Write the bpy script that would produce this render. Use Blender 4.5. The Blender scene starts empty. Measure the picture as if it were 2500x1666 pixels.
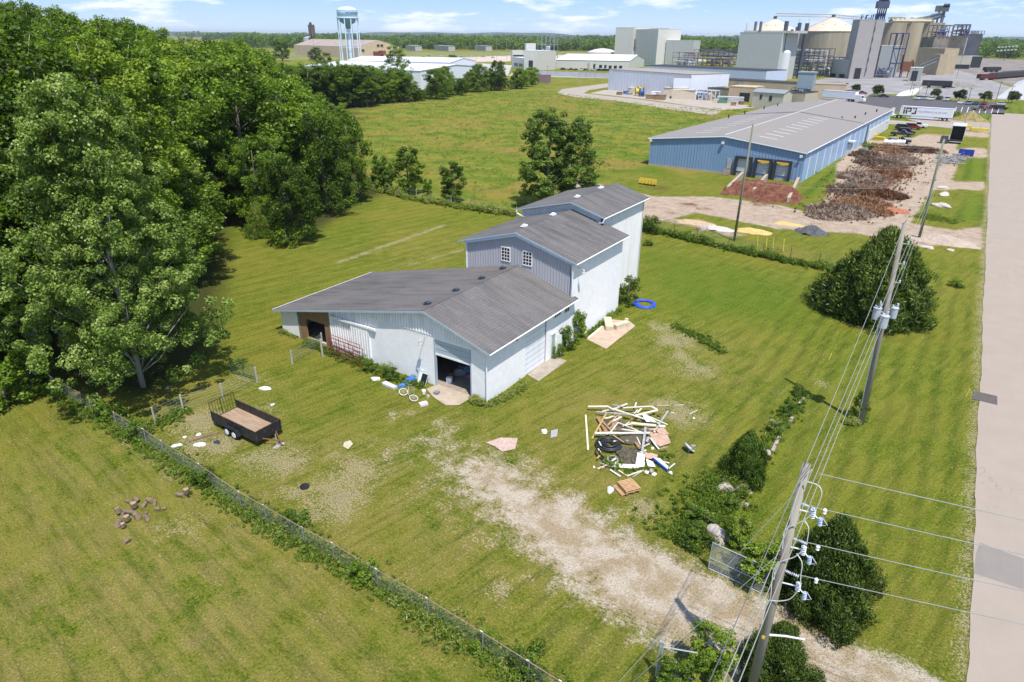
import bpy, math, random
import numpy as np
from mathutils import Matrix, Vector
random.seed(7); RNG=np.random.default_rng(11)
SC=bpy.context.scene; COL=SC.collection
# ---------------- camera ----------------
F_PX,CH=1615.0,26.0
_p,_r,_y=[math.radians(a) for a in (24.80,0.389,33.417)]
_F=np.array([-math.sin(_y)*math.cos(_p),math.cos(_y)*math.cos(_p),-math.sin(_p)])
_R=np.array([math.cos(_y),math.sin(_y),0.]);_U=np.cross(_R,_F)
_c,_s=math.cos(_r),math.sin(_r)
CM=np.array([_c*_R+_s*_U,-_s*_R+_c*_U,_F])
cam=bpy.data.cameras.new('camera'); camo=bpy.data.objects.new('camera',cam); COL.objects.link(camo)
cam.sensor_width=36; cam.lens=F_PX/2500*36; cam.clip_start=.5; cam.clip_end=40000
mw=Matrix.Identity(4)
for i in range(3):
    mw[i][0]=CM[0][i]; mw[i][1]=CM[1][i]; mw[i][2]=-CM[2][i]
mw[2][3]=CH; camo.matrix_world=mw; SC.camera=camo
# ---------------- sun, sky, exposure ----------------
SUN_EL,SUN_AZ=64.5,126.0
w=bpy.data.worlds.new('World'); SC.world=w; w.use_nodes=True
def N(nt,t,**k):
    n=nt.nodes.new(t)
    for a,b in k.items():
        if a=='i':
            for q,v in b.items(): n.inputs[q].default_value=v
        else: setattr(n,a,b)
    return n
def LK(nt,a,b): nt.links.new(a,b)
nt=w.node_tree; nt.nodes.clear()
sky=N(nt,'ShaderNodeTexSky'); sky.sky_type='NISHITA'; sky.sun_disc=False
sky.sun_elevation=math.radians(SUN_EL); sky.sun_rotation=math.radians(SUN_AZ)
sky.altitude=0; sky.air_density=1.0; sky.dust_density=.3; sky.ozone_density=2.5
tc=N(nt,'ShaderNodeTexCoord'); sep=N(nt,'ShaderNodeSeparateXYZ'); LK(nt,tc.outputs['Generated'],sep.inputs[0])
# clouds: flat layers of small cumulus low over the horizon
mpc=N(nt,'ShaderNodeMapping'); mpc.inputs['Scale'].default_value=(1,1,5.5); LK(nt,tc.outputs['Generated'],mpc.inputs[0])
n1=N(nt,'ShaderNodeTexNoise',i={'Scale':9.0,'Detail':7.0,'Roughness':.58}); LK(nt,mpc.outputs[0],n1.inputs[0])
cr=N(nt,'ShaderNodeValToRGB'); cr.color_ramp.elements[0].position=.53; cr.color_ramp.elements[1].position=.64
LK(nt,n1.outputs['Fac'],cr.inputs[0])
mr=N(nt,'ShaderNodeMapRange',i={'From Min':.09,'From Max':.22,'To Min':1.,'To Max':.0}); LK(nt,sep.outputs['Z'],mr.inputs[0])
lowc=ramp_=N(nt,'ShaderNodeValToRGB'); e_=lowc.color_ramp.elements; e_[0].position=0.; e_[0].color=(.66,.80,.96,1); e_[1].position=.09; e_[1].color=(.32,.55,.95,1); e_.new(.035).color=(.47,.68,.96,1); LK(nt,sep.outputs['Z'],lowc.inputs[0])
lw=N(nt,'ShaderNodeVectorMath',operation='SCALE'); lw.inputs['Scale'].default_value=5.4; LK(nt,lowc.outputs[0],lw.inputs[0])
hor=N(nt,'ShaderNodeMix',data_type='RGBA'); LK(nt,mr.outputs[0],hor.inputs['Factor'])
gain=N(nt,'ShaderNodeMix',data_type='RGBA',blend_type='MULTIPLY'); gain.inputs['Factor'].default_value=1
gain.inputs['B'].default_value=(.80,.86,.95,1); LK(nt,sky.outputs[0],gain.inputs['A'])
LK(nt,gain.outputs['Result'],hor.inputs['A']); LK(nt,lw.outputs[0],hor.inputs['B'])
cm=N(nt,'ShaderNodeMix',data_type='RGBA'); LK(nt,hor.outputs['Result'],cm.inputs['A']); cm.inputs['B'].default_value=(5.6,5.7,6.0,1)
cf=N(nt,'ShaderNodeMath',operation='MULTIPLY',i={1:.75}); LK(nt,cr.outputs[0],cf.inputs[0]); LK(nt,cf.outputs[0],cm.inputs['Factor'])
bg=N(nt,'ShaderNodeBackground',i={'Strength':.14}); LK(nt,cm.outputs['Result'],bg.inputs[0])
wo=N(nt,'ShaderNodeOutputWorld'); LK(nt,bg.outputs[0],wo.inputs[0])
sl=bpy.data.lights.new('sun','SUN'); sl.energy=4.0; sl.angle=math.radians(.5); sl.color=(1,.95,.86)
so=bpy.data.objects.new('sun',sl); COL.objects.link(so)
_e,_a=math.radians(SUN_EL),math.radians(SUN_AZ)
so.rotation_euler=Vector((math.cos(_e)*math.sin(_a),math.cos(_e)*math.cos(_a),math.sin(_e))).to_track_quat('Z','Y').to_euler()
SC.view_settings.view_transform='Standard'; SC.view_settings.look='None'; SC.view_settings.exposure=0.6; SC.view_settings.gamma=1
SC.cycles.max_bounces=6; SC.cycles.diffuse_bounces=3; SC.cycles.transparent_max_bounces=8
# ---------------- survey: points on the ground plane from sight lines ----------------
def RAY(a,b): return CM.T@np.array([(a-1250)/F_PX,-(b-833)/F_PX,1.])
def G(a,b,z=0.): d=RAY(a,b); t=(z-CH)/d[2]; return np.array([d[0]*t,d[1]*t,z])
def HZ(a,b,P): d=RAY(a,b); return CH+d[2]/math.hypot(d[0],d[1])*math.hypot(P[0],P[1])
def GX(a,b,X): d=RAY(a,b); return np.array([0,0,CH])+d*(X/d[0])
def GY(a,b,Y): d=RAY(a,b); return np.array([0,0,CH])+d*(Y/d[1])
def GP(l,z=0.): return [tuple(G(a,b,z)[:2]) for a,b in l]
def PX(P):
    v=CM@(np.array(P,float)-[0,0,CH]); return 1250+F_PX*v[0]/v[2],833-F_PX*v[1]/v[2]
# ---------------- materials ----------------
MATS={}
def lin(c): return tuple(((x/12.92) if x<=.04045 else ((x+.055)/1.055)**2.4) for x in c)
def ramp(nt,src,stops):
    r=N(nt,'ShaderNodeValToRGB'); e=r.color_ramp.elements
    while len(e)<len(stops): e.new(.5)
    for k,(p,c) in enumerate(stops): e[k].position=p; e[k].color=(*c[:3],1)
    LK(nt,src,r.inputs[0]); return r.outputs[0]
def mixc(nt,f,a,b,bt='MIX'):
    m=N(nt,'ShaderNodeMix',data_type='RGBA',blend_type=bt)
    for s,v in (('Factor',f),('A',a),('B',b)):
        if isinstance(v,(int,float)): m.inputs[s].default_value=v
        elif isinstance(v,tuple): m.inputs[s].default_value=(*v[:3],1)
        else: LK(nt,v,m.inputs[s])
    return m.outputs['Result']
def math_(nt,op,a,b=None,c=None,clamp=False):
    m=N(nt,'ShaderNodeMath',operation=op,use_clamp=clamp)
    for k,v in enumerate((a,b,c)):
        if v is None: continue
        if isinstance(v,(int,float)): m.inputs[k].default_value=v
        else: LK(nt,v,m.inputs[k])
    return m.outputs[0]
def newmat(n):
    m=bpy.data.materials.new(n); m.use_nodes=True; nt=m.node_tree; nt.nodes.clear()
    o=N(nt,'ShaderNodeOutputMaterial'); b=N(nt,'ShaderNodeBsdfPrincipled'); LK(nt,b.outputs[0],o.inputs[0]); return m,nt,b
def noise(nt,vec,scale,detail=4.,rough=.6,dist=0.):
    n=N(nt,'ShaderNodeTexNoise',i={'Scale':scale,'Detail':detail,'Roughness':rough,'Distortion':dist}); LK(nt,vec,n.inputs[0]); return n.outputs['Fac']
def M(n,c=(.5,.5,.5),rough=.8,var=.12,scale=2.,metal=0.,bump=0.,stain=None,spec=.3,fine=25.,stretch=(1,1,1)):
    """plain weathered surface: base colour with broad and fine variation, optional stain colour"""
    if n in MATS: return MATS[n]
    m,nt,b=newmat(n); g=N(nt,'ShaderNodeNewGeometry'); mp=N(nt,'ShaderNodeMapping'); mp.inputs['Scale'].default_value=stretch
    LK(nt,g.outputs['Position'],mp.inputs[0]); v=mp.outputs[0]
    a=noise(nt,v,scale,5.); f=noise(nt,v,fine,3.)
    lo=tuple(x*(1-var*1.6) for x in c); hi=tuple(min(1,x*(1+var)) for x in c)
    col=ramp(nt,a,[(.3,lo),(.7,hi)])
    col=mixc(nt,math_(nt,'MULTIPLY',f,.5),col,ramp(nt,f,[(.3,lo),(.72,hi)]))
    if stain:
        s=noise(nt,v,scale*.7,6.,.7); col=mixc(nt,ramp(nt,s,[(.5,(0,0,0)),(.72,(.8,.8,.8))]),col,stain)
    LK(nt,col,b.inputs['Base Color']); b.inputs['Roughness'].default_value=rough; b.inputs['Metallic'].default_value=metal
    b.inputs['Specular IOR Level'].default_value=spec
    if bump:
        bp=N(nt,'ShaderNodeBump',i={'Strength':bump,'Distance':.05}); LK(nt,f,bp.inputs['Height']); LK(nt,bp.outputs[0],b.inputs['Normal'])
    MATS[n]=m; return m
def block_mat(n,c,mort,bw=.4,bh=.2,patch=None,rough=.85):
    if n in MATS: return MATS[n]
    m,nt,b=newmat(n); g=N(nt,'ShaderNodeNewGeometry'); s=N(nt,'ShaderNodeSeparateXYZ'); LK(nt,g.outputs['Position'],s.inputs[0])
    u=math_(nt,'ADD',s.outputs[0],s.outputs[1]); cv=N(nt,'ShaderNodeCombineXYZ'); LK(nt,u,cv.inputs[0]); LK(nt,s.outputs[2],cv.inputs[1])
    br=N(nt,'ShaderNodeTexBrick',i={'Scale':1.,'Brick Width':bw,'Row Height':bh,'Mortar Size':.006,'Mortar Smooth':.3,'Color1':(*c,1),'Color2':(*[x*.95 for x in c],1),'Mortar':(*mort,1)})
    LK(nt,cv.outputs[0],br.inputs[0]); v=g.outputs['Position']
    a=noise(nt,v,1.3,6.,.7); f=noise(nt,v,7.,5.,.7)
    col=mixc(nt,ramp(nt,a,[(.35,(0,0,0)),(.8,(.5,.5,.5))]),br.outputs['Color'],tuple(x*.75 for x in c))
    if patch: # flaked paint showing an older coat
        f1=ramp(nt,noise(nt,v,.55,6.,.75),[(.63,(0,0,0)),(.67,(1,1,1))]); f2=ramp(nt,f,[(.5,(0,0,0)),(.56,(1,1,1))])
        col=mixc(nt,math_(nt,'MULTIPLY',math_(nt,'MULTIPLY',f1,f2),.55),col,patch)
        f3=ramp(nt,noise(nt,v,14.,3.,.7),[(.67,(0,0,0)),(.72,(1,1,1))]); col=mixc(nt,math_(nt,'MULTIPLY',f3,.5),col,(.32,.34,.36))
    LK(nt,col,b.inputs['Base Color']); b.inputs['Roughness'].default_value=rough; b.inputs['Specular IOR Level'].default_value=.25
    bp=N(nt,'ShaderNodeBump',i={'Strength':.5,'Distance':.02}); LK(nt,math_(nt,'SUBTRACT',1.,br.outputs['Fac']),bp.inputs['Height']); LK(nt,bp.outputs[0],b.inputs['Normal'])
    MATS[n]=m; return m
def rib_mat(n,c,period=.3,rough=.5,depth=.02,horiz=False,dirt=(.4,.38,.34),metal=0.,line=.78):
    """sheet cladding with narrow ribs (vertical unless horiz)"""
    if n in MATS: return MATS[n]
    m,nt,b=newmat(n); g=N(nt,'ShaderNodeNewGeometry'); s=N(nt,'ShaderNodeSeparateXYZ'); LK(nt,g.outputs['Position'],s.inputs[0])
    u=s.outputs[2] if horiz else math_(nt,'ADD',s.outputs[0],s.outputs[1])
    fr=math_(nt,'FRACT',math_(nt,'DIVIDE',u,period)); pk=ramp(nt,fr,[(.0,(1,1,1)),(.12,(.2,.2,.2)),(.2,(0,0,0)),(.86,(0,0,0)),(1.,(1,1,1))])
    v=g.outputs['Position']; a=noise(nt,v,.35,5.,.65)
    mp=N(nt,'ShaderNodeMapping'); mp.inputs['Scale'].default_value=(1.5,1.5,.12); LK(nt,v,mp.inputs[0]); st=noise(nt,mp.outputs[0],1.2,5.,.65)
    col=mixc(nt,ramp(nt,st,[(.45,(0,0,0)),(.8,(.35,.35,.35))]),c,dirt)
    col=mixc(nt,ramp(nt,a,[(.3,(0,0,0)),(.8,(.25,.25,.25))]),col,tuple(x*.7 for x in c))
    col=mixc(nt,math_(nt,'MULTIPLY',pk,1-line),col,tuple(x*.35 for x in c))
    LK(nt,col,b.inputs['Base Color']); b.inputs['Roughness'].default_value=rough; b.inputs['Metallic'].default_value=metal
    bp=N(nt,'ShaderNodeBump',i={'Strength':.9,'Distance':depth}); LK(nt,pk,bp.inputs['Height']); LK(nt,bp.outputs[0],b.inputs['Normal'])
    MATS[n]=m; return m
# ---------------- mesh helper ----------------
class MB:
    def __init__(s): s.v=[]; s.f=[]; s.m=[]
    def add(s,vs,fs,mi=0):
        o=len(s.v); s.v.extend([tuple(map(float,p)) for p in vs]); s.f.extend([tuple(o+i for i in f) for f in fs]); s.m.extend([mi]*len(fs)); return s
    def box(s,x0,x1,y0,y1,z0,z1,mi=0,T=None):
        vs=[(x,y,z) for z in (z0,z1) for x,y in ((x0,y0),(x1,y0),(x1,y1),(x0,y1))]
        if T is not None: vs=[tuple(T@Vector(p)) for p in vs]
        return s.add(vs,[(3,2,1,0),(4,5,6,7),(0,1,5,4),(1,2,6,5),(2,3,7,6),(3,0,4,7)],mi)
    def obox(s,c,size,rz=0,mi=0,rx=0,ry=0):
        T=Matrix.Translation(Vector(c))@Matrix.Rotation(rz,4,'Z')@Matrix.Rotation(ry,4,'Y')@Matrix.Rotation(rx,4,'X')
        a,b,h=[k/2 for k in size]; return s.box(-a,a,-b,b,-h,h,mi,T)
    def tube(s,pts,r,n=7,mi=0,cap=True):
        pts=[Vector(p) for p in pts]; k=len(pts); rs=r if isinstance(r,(list,tuple)) else [r]*k; o=len(s.v); up=None
        for i,p in enumerate(pts):
            d=(pts[min(i+1,k-1)]-pts[max(i-1,0)]); d=d.normalized() if d.length>1e-9 else Vector((0,0,1))
            if up is None: up=Vector((0,0,1)) if abs(d.z)<.9 else Vector((1,0,0))
            a=d.cross(up); a=a.normalized() if a.length>1e-6 else Vector((1,0,0)); b=a.cross(d).normalized(); up=b
            for j in range(n):
                t=2*math.pi*j/n; s.v.append(tuple(p+a*math.cos(t)*rs[i]+b*math.sin(t)*rs[i]))
        for i in range(k-1):
            for j in range(n):
                s.f.append((o+i*n+j,o+(i+1)*n+j,o+(i+1)*n+(j+1)%n,o+i*n+(j+1)%n)); s.m.append(mi)
        if cap:
            s.f.append(tuple(o+j for j in range(n))); s.f.append(tuple(o+(k-1)*n+j for j in reversed(range(n)))); s.m+= [mi,mi]
        return s
    def lathe(s,prof,c=(0,0,0),n=24,mi=0,ph=0.):
        o=len(s.v)
        for r,z in prof:
            for j in range(n):
                t=2*math.pi*j/n+ph; s.v.append((c[0]+r*math.cos(t),c[1]+r*math.sin(t),c[2]+z))
        for i in range(len(prof)-1):
            for j in range(n): s.f.append((o+i*n+j,o+i*n+(j+1)%n,o+(i+1)*n+(j+1)%n,o+(i+1)*n+j)); s.m.append(mi)
        s.f.append(tuple(o+(len(prof)-1)*n+j for j in range(n))); s.f.append(tuple(o+j for j in reversed(range(n)))); s.m+=[mi,mi]
        return s
    def prism(s,poly,z0,z1,mi=0):
        n=len(poly); ar=sum(poly[i][0]*poly[(i+1)%n][1]-poly[(i+1)%n][0]*poly[i][1] for i in range(n))
        if ar<0: poly=poly[::-1]
        vs=[(x,y,z0) for x,y in poly]+[(x,y,z1) for x,y in poly]
        return s.add(vs,[tuple(reversed(range(n))),tuple(range(n,2*n))]+[(i,(i+1)%n,n+(i+1)%n,n+i) for i in range(n)],mi)
    def slab(s,pts,th,mi=0):
        """polygon in 3-D, thickened downwards"""
        n=len(pts); vs=list(pts)+[(p[0],p[1],p[2]-th) for p in pts]
        return s.add(vs,[tuple(range(n)),tuple(reversed(range(n,2*n)))]+[(i,n+i,n+(i+1)%n,(i+1)%n) for i in range(n)],mi)
    def quad(s,*p,mi=0): return s.add(p,[tuple(range(len(p)))],mi)
    def xf(s,T): s.v=[tuple(T@Vector(p)) for p in s.v]; return s
    def build(s,name,mats,parent=None,smooth=False,keep=False):
        """mesh object; vertices given in world coordinates unless the parent is local (keep)"""
        me=bpy.data.meshes.new(name); V=np.array(s.v)
        if parent is not None: off=np.array([0,0,0.]) if keep else np.array(worldloc(parent))
        else: off=np.array([0,0,0.]) if keep else np.array([(V[:,0].min()+V[:,0].max())/2,(V[:,1].min()+V[:,1].max())/2,V[:,2].min()])
        me.from_pydata([tuple(p) for p in V-off],[],s.f); mats=mats if isinstance(mats,(list,tuple)) else [mats]
        for m in mats: me.materials.append(m)
        if len(mats)>1: me.polygons.foreach_set('material_index',s.m)
        if smooth: me.polygons.foreach_set('use_smooth',[True]*len(me.polygons))
        me.update(); o=bpy.data.objects.new(name,me); COL.objects.link(o)
        if parent is not None: o.parent=parent
        else: o.location=off
        return o
def worldloc(o):
    v=Vector((0,0,0))
    while o is not None: v=v+o.location; o=o.parent
    return v
def tag(o,label=None,cat=None,group=None,kind=None):
    if label: o['label']=label
    if cat: o['category']=cat
    if group: o['group']=group
    if kind: o['kind']=kind
    return o
def thing(name,label,cat,loc=(0,0,0),rz=0,group=None):
    o=bpy.data.objects.new(name,None); COL.objects.link(o); o.location=tuple(map(float,loc)); o.rotation_euler=(0,0,rz); o.empty_display_size=.3
    return tag(o,label,cat,group)
def struct(o): o['kind']='structure'; return o
def ctree(o,parent=None):
    c=o.copy(); COL.objects.link(c)
    if parent is not None: c.parent=parent
    for ch in list(o.children): ctree(ch,c)
    return c
def smooth(me): me.polygons.foreach_set('use_smooth',[True]*len(me.polygons))
# ---------------- ground: one sheet to the horizon ----------------
def axis(lo,hi,step,far0,far1):
    a=list(np.arange(lo,hi+1e-6,step)); s=step; x=a[-1]
    while x<far1: s=s*1.12; x+=s; a.append(x)
    s=step; x=a[0]; b=[]
    while x>far0: s=s*1.12; x-=s; b.append(x)
    return np.array(b[::-1]+a)
gx=axis(-70,12,.4,-14000,9000); gy=axis(13,126,.4,-3000,16000)
X,Y=np.meshgrid(gx,gy); P2=np.stack([X.ravel(),Y.ravel()],1)
def sdpoly(P,poly):
    poly=np.array(poly); n=len(poly); d=np.full(len(P),1e9); ins=np.zeros(len(P),bool)
    for i in range(n):
        a,b=poly[i],poly[(i+1)%n]; e=b-a; w_=P-a; t=np.clip((w_@e)/(e@e+1e-9),0,1)[:,None]; d=np.minimum(d,np.linalg.norm(w_-e*t,axis=1))
        c1=(a[1]<=P[:,1])&(b[1]>P[:,1])|(b[1]<=P[:,1])&(a[1]>P[:,1])
        xi=a[0]+(P[:,1]-a[1])/(b[1]-a[1]+1e-12)*(b[0]-a[0]); ins^=c1&(P[:,0]<xi)
    return np.where(ins,-d,d)
def dline(P,pts):
    pts=np.array(pts); d=np.full(len(P),1e9)
    for a,b in zip(pts[:-1],pts[1:]):
        e=b-a; w_=P-a; t=np.clip((w_@e)/(e@e+1e-9),0,1)[:,None]; d=np.minimum(d,np.linalg.norm(w_-e*t,axis=1))
    return d
def poly(px,soft): return np.clip(.5-sdpoly(P2,GP(px))/soft/2,0,1)
def line(px,wid,soft): return np.clip(.5-(dline(P2,GP(px))-wid)/soft/2,0,1)
def spot(px,rx,amp=1.):
    c=G(*px)[:2]; return amp*np.exp(-((P2[:,0]-c[0])**2+(P2[:,1]-c[1])**2)/rx**2)
mx=lambda *a: np.maximum.reduce(a)
gravel=mx(line([(1900,1590),(1720,1500),(1560,1420)],3.0,1.6)*.98,poly([(2330,1700),(2290,1650),(2000,1540),(1830,1470),(1780,1530),(1990,1710)],.9)*.96,
  line([(1560,1420),(1420,1330),(1330,1265)],3.0,2.4)*.95,line([(1330,1265),(1240,1200),(1190,1160)],3.0,3.)*.84,line([(1260,1215),(1120,1120),(1060,1085)],1.8,2.8)*.68,line([(960,1110),(1090,1180)],.5,1.6)*.42,
  spot((950,1110),1.6,.46),spot((980,1010),1.8,.42),spot((1090,1050),2.2,.46),spot((1420,1300),3.5,.3),spot((1220,1290),1.5,.45),spot((900,1090),1.4,.42))
dirt=mx(poly([(1380,430),(1600,480),(1740,480),(1900,500),(1975,520),(2100,440),(2170,345),(2200,334),(2416,322),(2418,336),(2345,338),(2335,364),(2412,366),(2412,384),(2345,390),(2325,440),(2406,446),(2404,464),(2280,464),(2250,505),(2225,545),(2330,562),(2402,552),(2402,612),(2330,600),(2230,600),(2100,572),(1900,560),(1700,520),(1600,545),(1500,500),(1380,470)],.9)*1.,
  poly([(2040,400),(2110,340),(2290,335),(2270,420),(2200,520),(1980,530),(2040,450)],1.)*.95,
  spot((1700,545),3.,.8),spot((1780,570),3.,.7),spot((1650,540),2.5,.7))
# bare yard joining the brush piles is one surface with the yard track
dry=mx(np.clip(.5-(np.abs(P2[:,0]-5.5)-.35)/.5,0,1)*(P2[:,1]<300)*.62,spot((820,1220),2.2,.9),spot((860,1160),2.2,.8),spot((700,1130),2.,.7),spot((640,1120),1.8,.7),spot((720,1200),1.6,.55),spot((1650,830),2.3,.85),spot((1620,800),1.8,.7),spot((1700,900),1.8,.75),spot((1660,870),1.5,.7),
  spot((490,1030),1.9,.95),spot((540,1085),1.6,.95),spot((470,1080),1.3,.8),spot((440,1120),1.2,.7),spot((640,1000),1.4,.5),spot((430,1290),1.6,.45),spot((1670,1010),2.0,.8),spot((1630,990),1.5,.7),
  line([(830,640),(1085,550)],.5,.35)*.75,line([(990,650),(1130,610)],.4,.35)*.6,spot((1225,1440),.7,.9),spot((1570,1240),1.1,.9),spot((1560,1225),.8,.6),spot((2005,935),.8,.6),
  line([(250,1000),(350,1100),(440,1180)],.4,.5)*.5,line([(900,1400),(1150,1560)],.5,.4)*.25,spot((600,930),1.5,.5),spot((1090,1040),1.2,.3),
  line([(1010,1180),(1110,1260),(1200,1330)],.5,.5)*.3,line([(940,1160),(1060,1260),(1160,1330)],.4,.5)*.25,line([(1880,395),(1970,500)],.3,.4)*.3,spot((850,1080),.9,.5),spot((820,1110),.8,.4))
mulch=mx(poly([(1790,470),(1840,440),(1900,445),(1925,480),(1900,505),(1840,505)],.9)*.6,spot((1680,500),2.2,.75),spot((1720,510),1.6,.7),spot((1610,460),3.0,.65),spot((1640,520),1.6,.6),
  poly([(2010,500),(2060,440),(2130,400),(2160,360),(2230,370),(2230,420),(2170,470),(2130,530),(2000,530)],1.2)*.75,spot((1860,490),2.,.7))
far=np.hypot(P2[:,0],P2[:,1])
meadow=mx(poly([(850,440),(1000,478),(1250,520),(1500,430),(1590,400),(1700,440),(1900,260),(1640,255),(1340,215),(1240,215),(1080,225),(850,265),(700,300)],1.5),
  np.clip((far-330)/60,0,1)*.8)
mstrip=np.clip(.5-sdpoly(P2,[(-12.5,-20),(5.6,-20),(5.6,92),(-12.5,92)])/2,0,1)
mleft=np.clip(.5-sdpoly(P2,GP([(690,620),(930,465),(1200,520),(1130,650),(900,660),(650,760),(560,700),(560,560)]))/4,0,1)
mfront=np.clip(.5-sdpoly(P2,[(-70,-10),(5,-10),(-4,13),(-12,16.5),(-58,18.5),(-70,18)])/2,0,1)
mfarx=mx(poly([(2150,288),(2330,305),(2500,312),(2520,245),(2455,250),(2452,281),(2340,276),(2330,292),(2190,281)],1.),poly([(2330,535),(2400,540),(2405,475),(2370,470)],.8),poly([(2340,440),(2410,445),(2412,385),(2370,385)],.8),poly([(1970,500),(2100,385),(2060,380),(1955,470)],1.))
lush=mx(poly([(1560,600),(1750,650),(2000,700),(1960,800),(1760,780),(1560,720)],4.)*.75,spot((1160,370),9,.9),spot((850,500),5,.3),mfarx*.6,poly([(1240,195),(1500,205),(1360,205),(1300,245),(1200,235)],2.)*.8,
  poly([(1590,395),(1700,440),(1540,420),(1390,400)],2.)*.7,spot((1040,1110),3,.3),spot((1380,850),2,.4),spot((600,1150),2,.4),spot((760,1240),2,.35),poly([(1760,1240),(1960,900),(2080,900),(1900,1300)],2.)*.2)
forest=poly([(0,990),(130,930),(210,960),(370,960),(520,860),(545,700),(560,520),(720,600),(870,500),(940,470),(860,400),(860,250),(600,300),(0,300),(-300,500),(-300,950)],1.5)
worn=np.clip(mx(spot((1250,1250),9,.9),spot((1050,1150),8,.8),spot((1500,1000),6,.7),spot((1620,1060),5,.6),spot((800,1180),8,.7),spot((300,1500),16,1.),spot((700,1550),11,.8),spot((150,1200),10,.8),spot((500,1350),9,.8),spot((1500,1400),7,.8),spot((1900,1500),6,.5),spot((1700,900),7,.6),spot((500,1000),6,.6),spot((1050,620),9,.4),spot((1950,700),5,.25)),0,1)
gm=bpy.data.meshes.new('ground'); nX,nY=len(gx),len(gy)
gz=(np.sin(P2[:,0]*.13+1.)*np.sin(P2[:,1]*.11)*.0)
co=np.stack([P2[:,0],P2[:,1],gz],1).astype(np.float32)
ii=np.arange(nX*nY).reshape(nY,nX); q=np.stack([ii[:-1,:-1],ii[:-1,1:],ii[1:,1:],ii[1:,:-1]],-1).reshape(-1,4)
def npmesh(me,co,q,k=4):
    me.vertices.add(len(co)); me.vertices.foreach_set('co',np.ascontiguousarray(co,dtype=np.float32).ravel())
    me.loops.add(q.size); me.loops.foreach_set('vertex_index',q.astype(np.int32).ravel()); me.polygons.add(len(q))
    me.polygons.foreach_set('loop_start',np.arange(0,q.size,k,dtype=np.int32)); me.update(calc_edges=True)
npmesh(gm,co,q)
def att(me,n,a,b,c,d=None):
    A=me.color_attributes.new(n,'FLOAT_COLOR','POINT'); z=np.ones(len(a)) if d is None else d
    A.data.foreach_set('color',np.stack([a,b,c,z],1).astype(np.float32).ravel())
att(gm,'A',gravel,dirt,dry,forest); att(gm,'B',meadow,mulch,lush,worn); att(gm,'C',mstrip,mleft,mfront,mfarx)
m,nt,b=newmat('ground_cover'); geo=N(nt,'ShaderNodeNewGeometry'); pos=geo.outputs['Position']
def attr(n):
    a=N(nt,'ShaderNodeAttribute',attribute_name=n); s=N(nt,'ShaderNodeSeparateColor'); LK(nt,a.outputs['Color'],s.inputs[0]); return (*s.outputs[:3],a.outputs['Alpha'])
gr,di,dy,fo=attr('A'); me_,mu,lu,wn=attr('B'); s1,s2,s3,s4=attr('C')
nbig=noise(nt,pos,.09,5.,.6); nmid=noise(nt,pos,.7,5.,.65); nf=noise(nt,pos,4.5,4.,.7); nff=noise(nt,pos,9.,5.,.85); nblade=noise(nt,pos,34.,2.,.8)
GREEN=(.096,.150,.010); GDK=(.036,.074,.007); GYL=(.24,.212,.034); GBR=(.235,.17,.065); nmid2=noise(nt,pos,.35,4.,.6)
base=ramp(nt,math_(nt,'ADD',math_(nt,'MULTIPLY',nmid,.55),math_(nt,'MULTIPLY',nf,.45)),[(.34,GDK),(.47,GREEN),(.58,(.150,.180,.016)),(.66,GYL)])
base=mixc(nt,ramp(nt,nf,[(.42,(0,0,0)),(.72,(.75,.75,.75))]),base,GYL)
base=mixc(nt,ramp(nt,nbig,[(.42,(0,0,0)),(.66,(.75,.75,.75))]),base,mixc(nt,nf,(.17,.155,.025),(.27,.235,.04)))
base=mixc(nt,math_(nt,'MULTIPLY',ramp(nt,noise(nt,pos,1.7,5.,.7),[(.56,(0,0,0)),(.7,(1,1,1))]),.45),base,GBR)
base=mixc(nt,math_(nt,'MULTIPLY',math_(nt,'MULTIPLY',wn,.85),ramp(nt,math_(nt,'ADD',math_(nt,'MULTIPLY',nmid,.5),math_(nt,'MULTIPLY',nmid2,.5)),[(.38,(0,0,0)),(.58,(1,1,1))])),base,mixc(nt,nf,(.215,.165,.05),(.33,.27,.09)))
sp=N(nt,'ShaderNodeSeparateXYZ'); LK(nt,pos,sp.inputs[0])
def stripes(ang,per,w_,amp):
    ca,sa=math.cos(ang),math.sin(ang)
    u=math_(nt,'ADD',math_(nt,'MULTIPLY',sp.outputs[0],-sa),math_(nt,'MULTIPLY',sp.outputs[1],ca))
    u=math_(nt,'ADD',u,math_(nt,'ADD',math_(nt,'MULTIPLY',nbig,1.6),math_(nt,'MULTIPLY',nmid,.3))); sn=math_(nt,'SINE',math_(nt,'MULTIPLY',u,2*math.pi/per))
    return math_(nt,'MULTIPLY',math_(nt,'MULTIPLY',math_(nt,'MULTIPLY',sn,w_),amp),math_(nt,'MULTIPLY',nmid2,2.))
def streak(ang,a_=.22,c_=2.2,sc=1.):
    mp=N(nt,'ShaderNodeMapping'); mp.inputs['Rotation'].default_value=(0,0,-math.radians(ang)); LK(nt,pos,mp.inputs[0]); m2=N(nt,'ShaderNodeMapping'); m2.inputs['Scale'].default_value=(a_,c_,1); LK(nt,mp.outputs[0],m2.inputs[0]); return math_(nt,'SUBTRACT',noise(nt,m2.outputs[0],sc,5.,.65,.4),.5)
sk=math_(nt,'MULTIPLY',math_(nt,'ADD',math_(nt,'MULTIPLY',streak(77),math_(nt,'SUBTRACT',1.,s3)),math_(nt,'MULTIPLY',streak(-8),s3)),2.6)
base=mixc(nt,math_(nt,'MULTIPLY',math_(nt,'MAXIMUM',sk,0.),1.,clamp=True),base,(.255,.235,.045)); base=mixc(nt,math_(nt,'MULTIPLY',math_(nt,'MAXIMUM',math_(nt,'MULTIPLY',sk,-1.),0.),1.,clamp=True),base,(.034,.075,.006))
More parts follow.
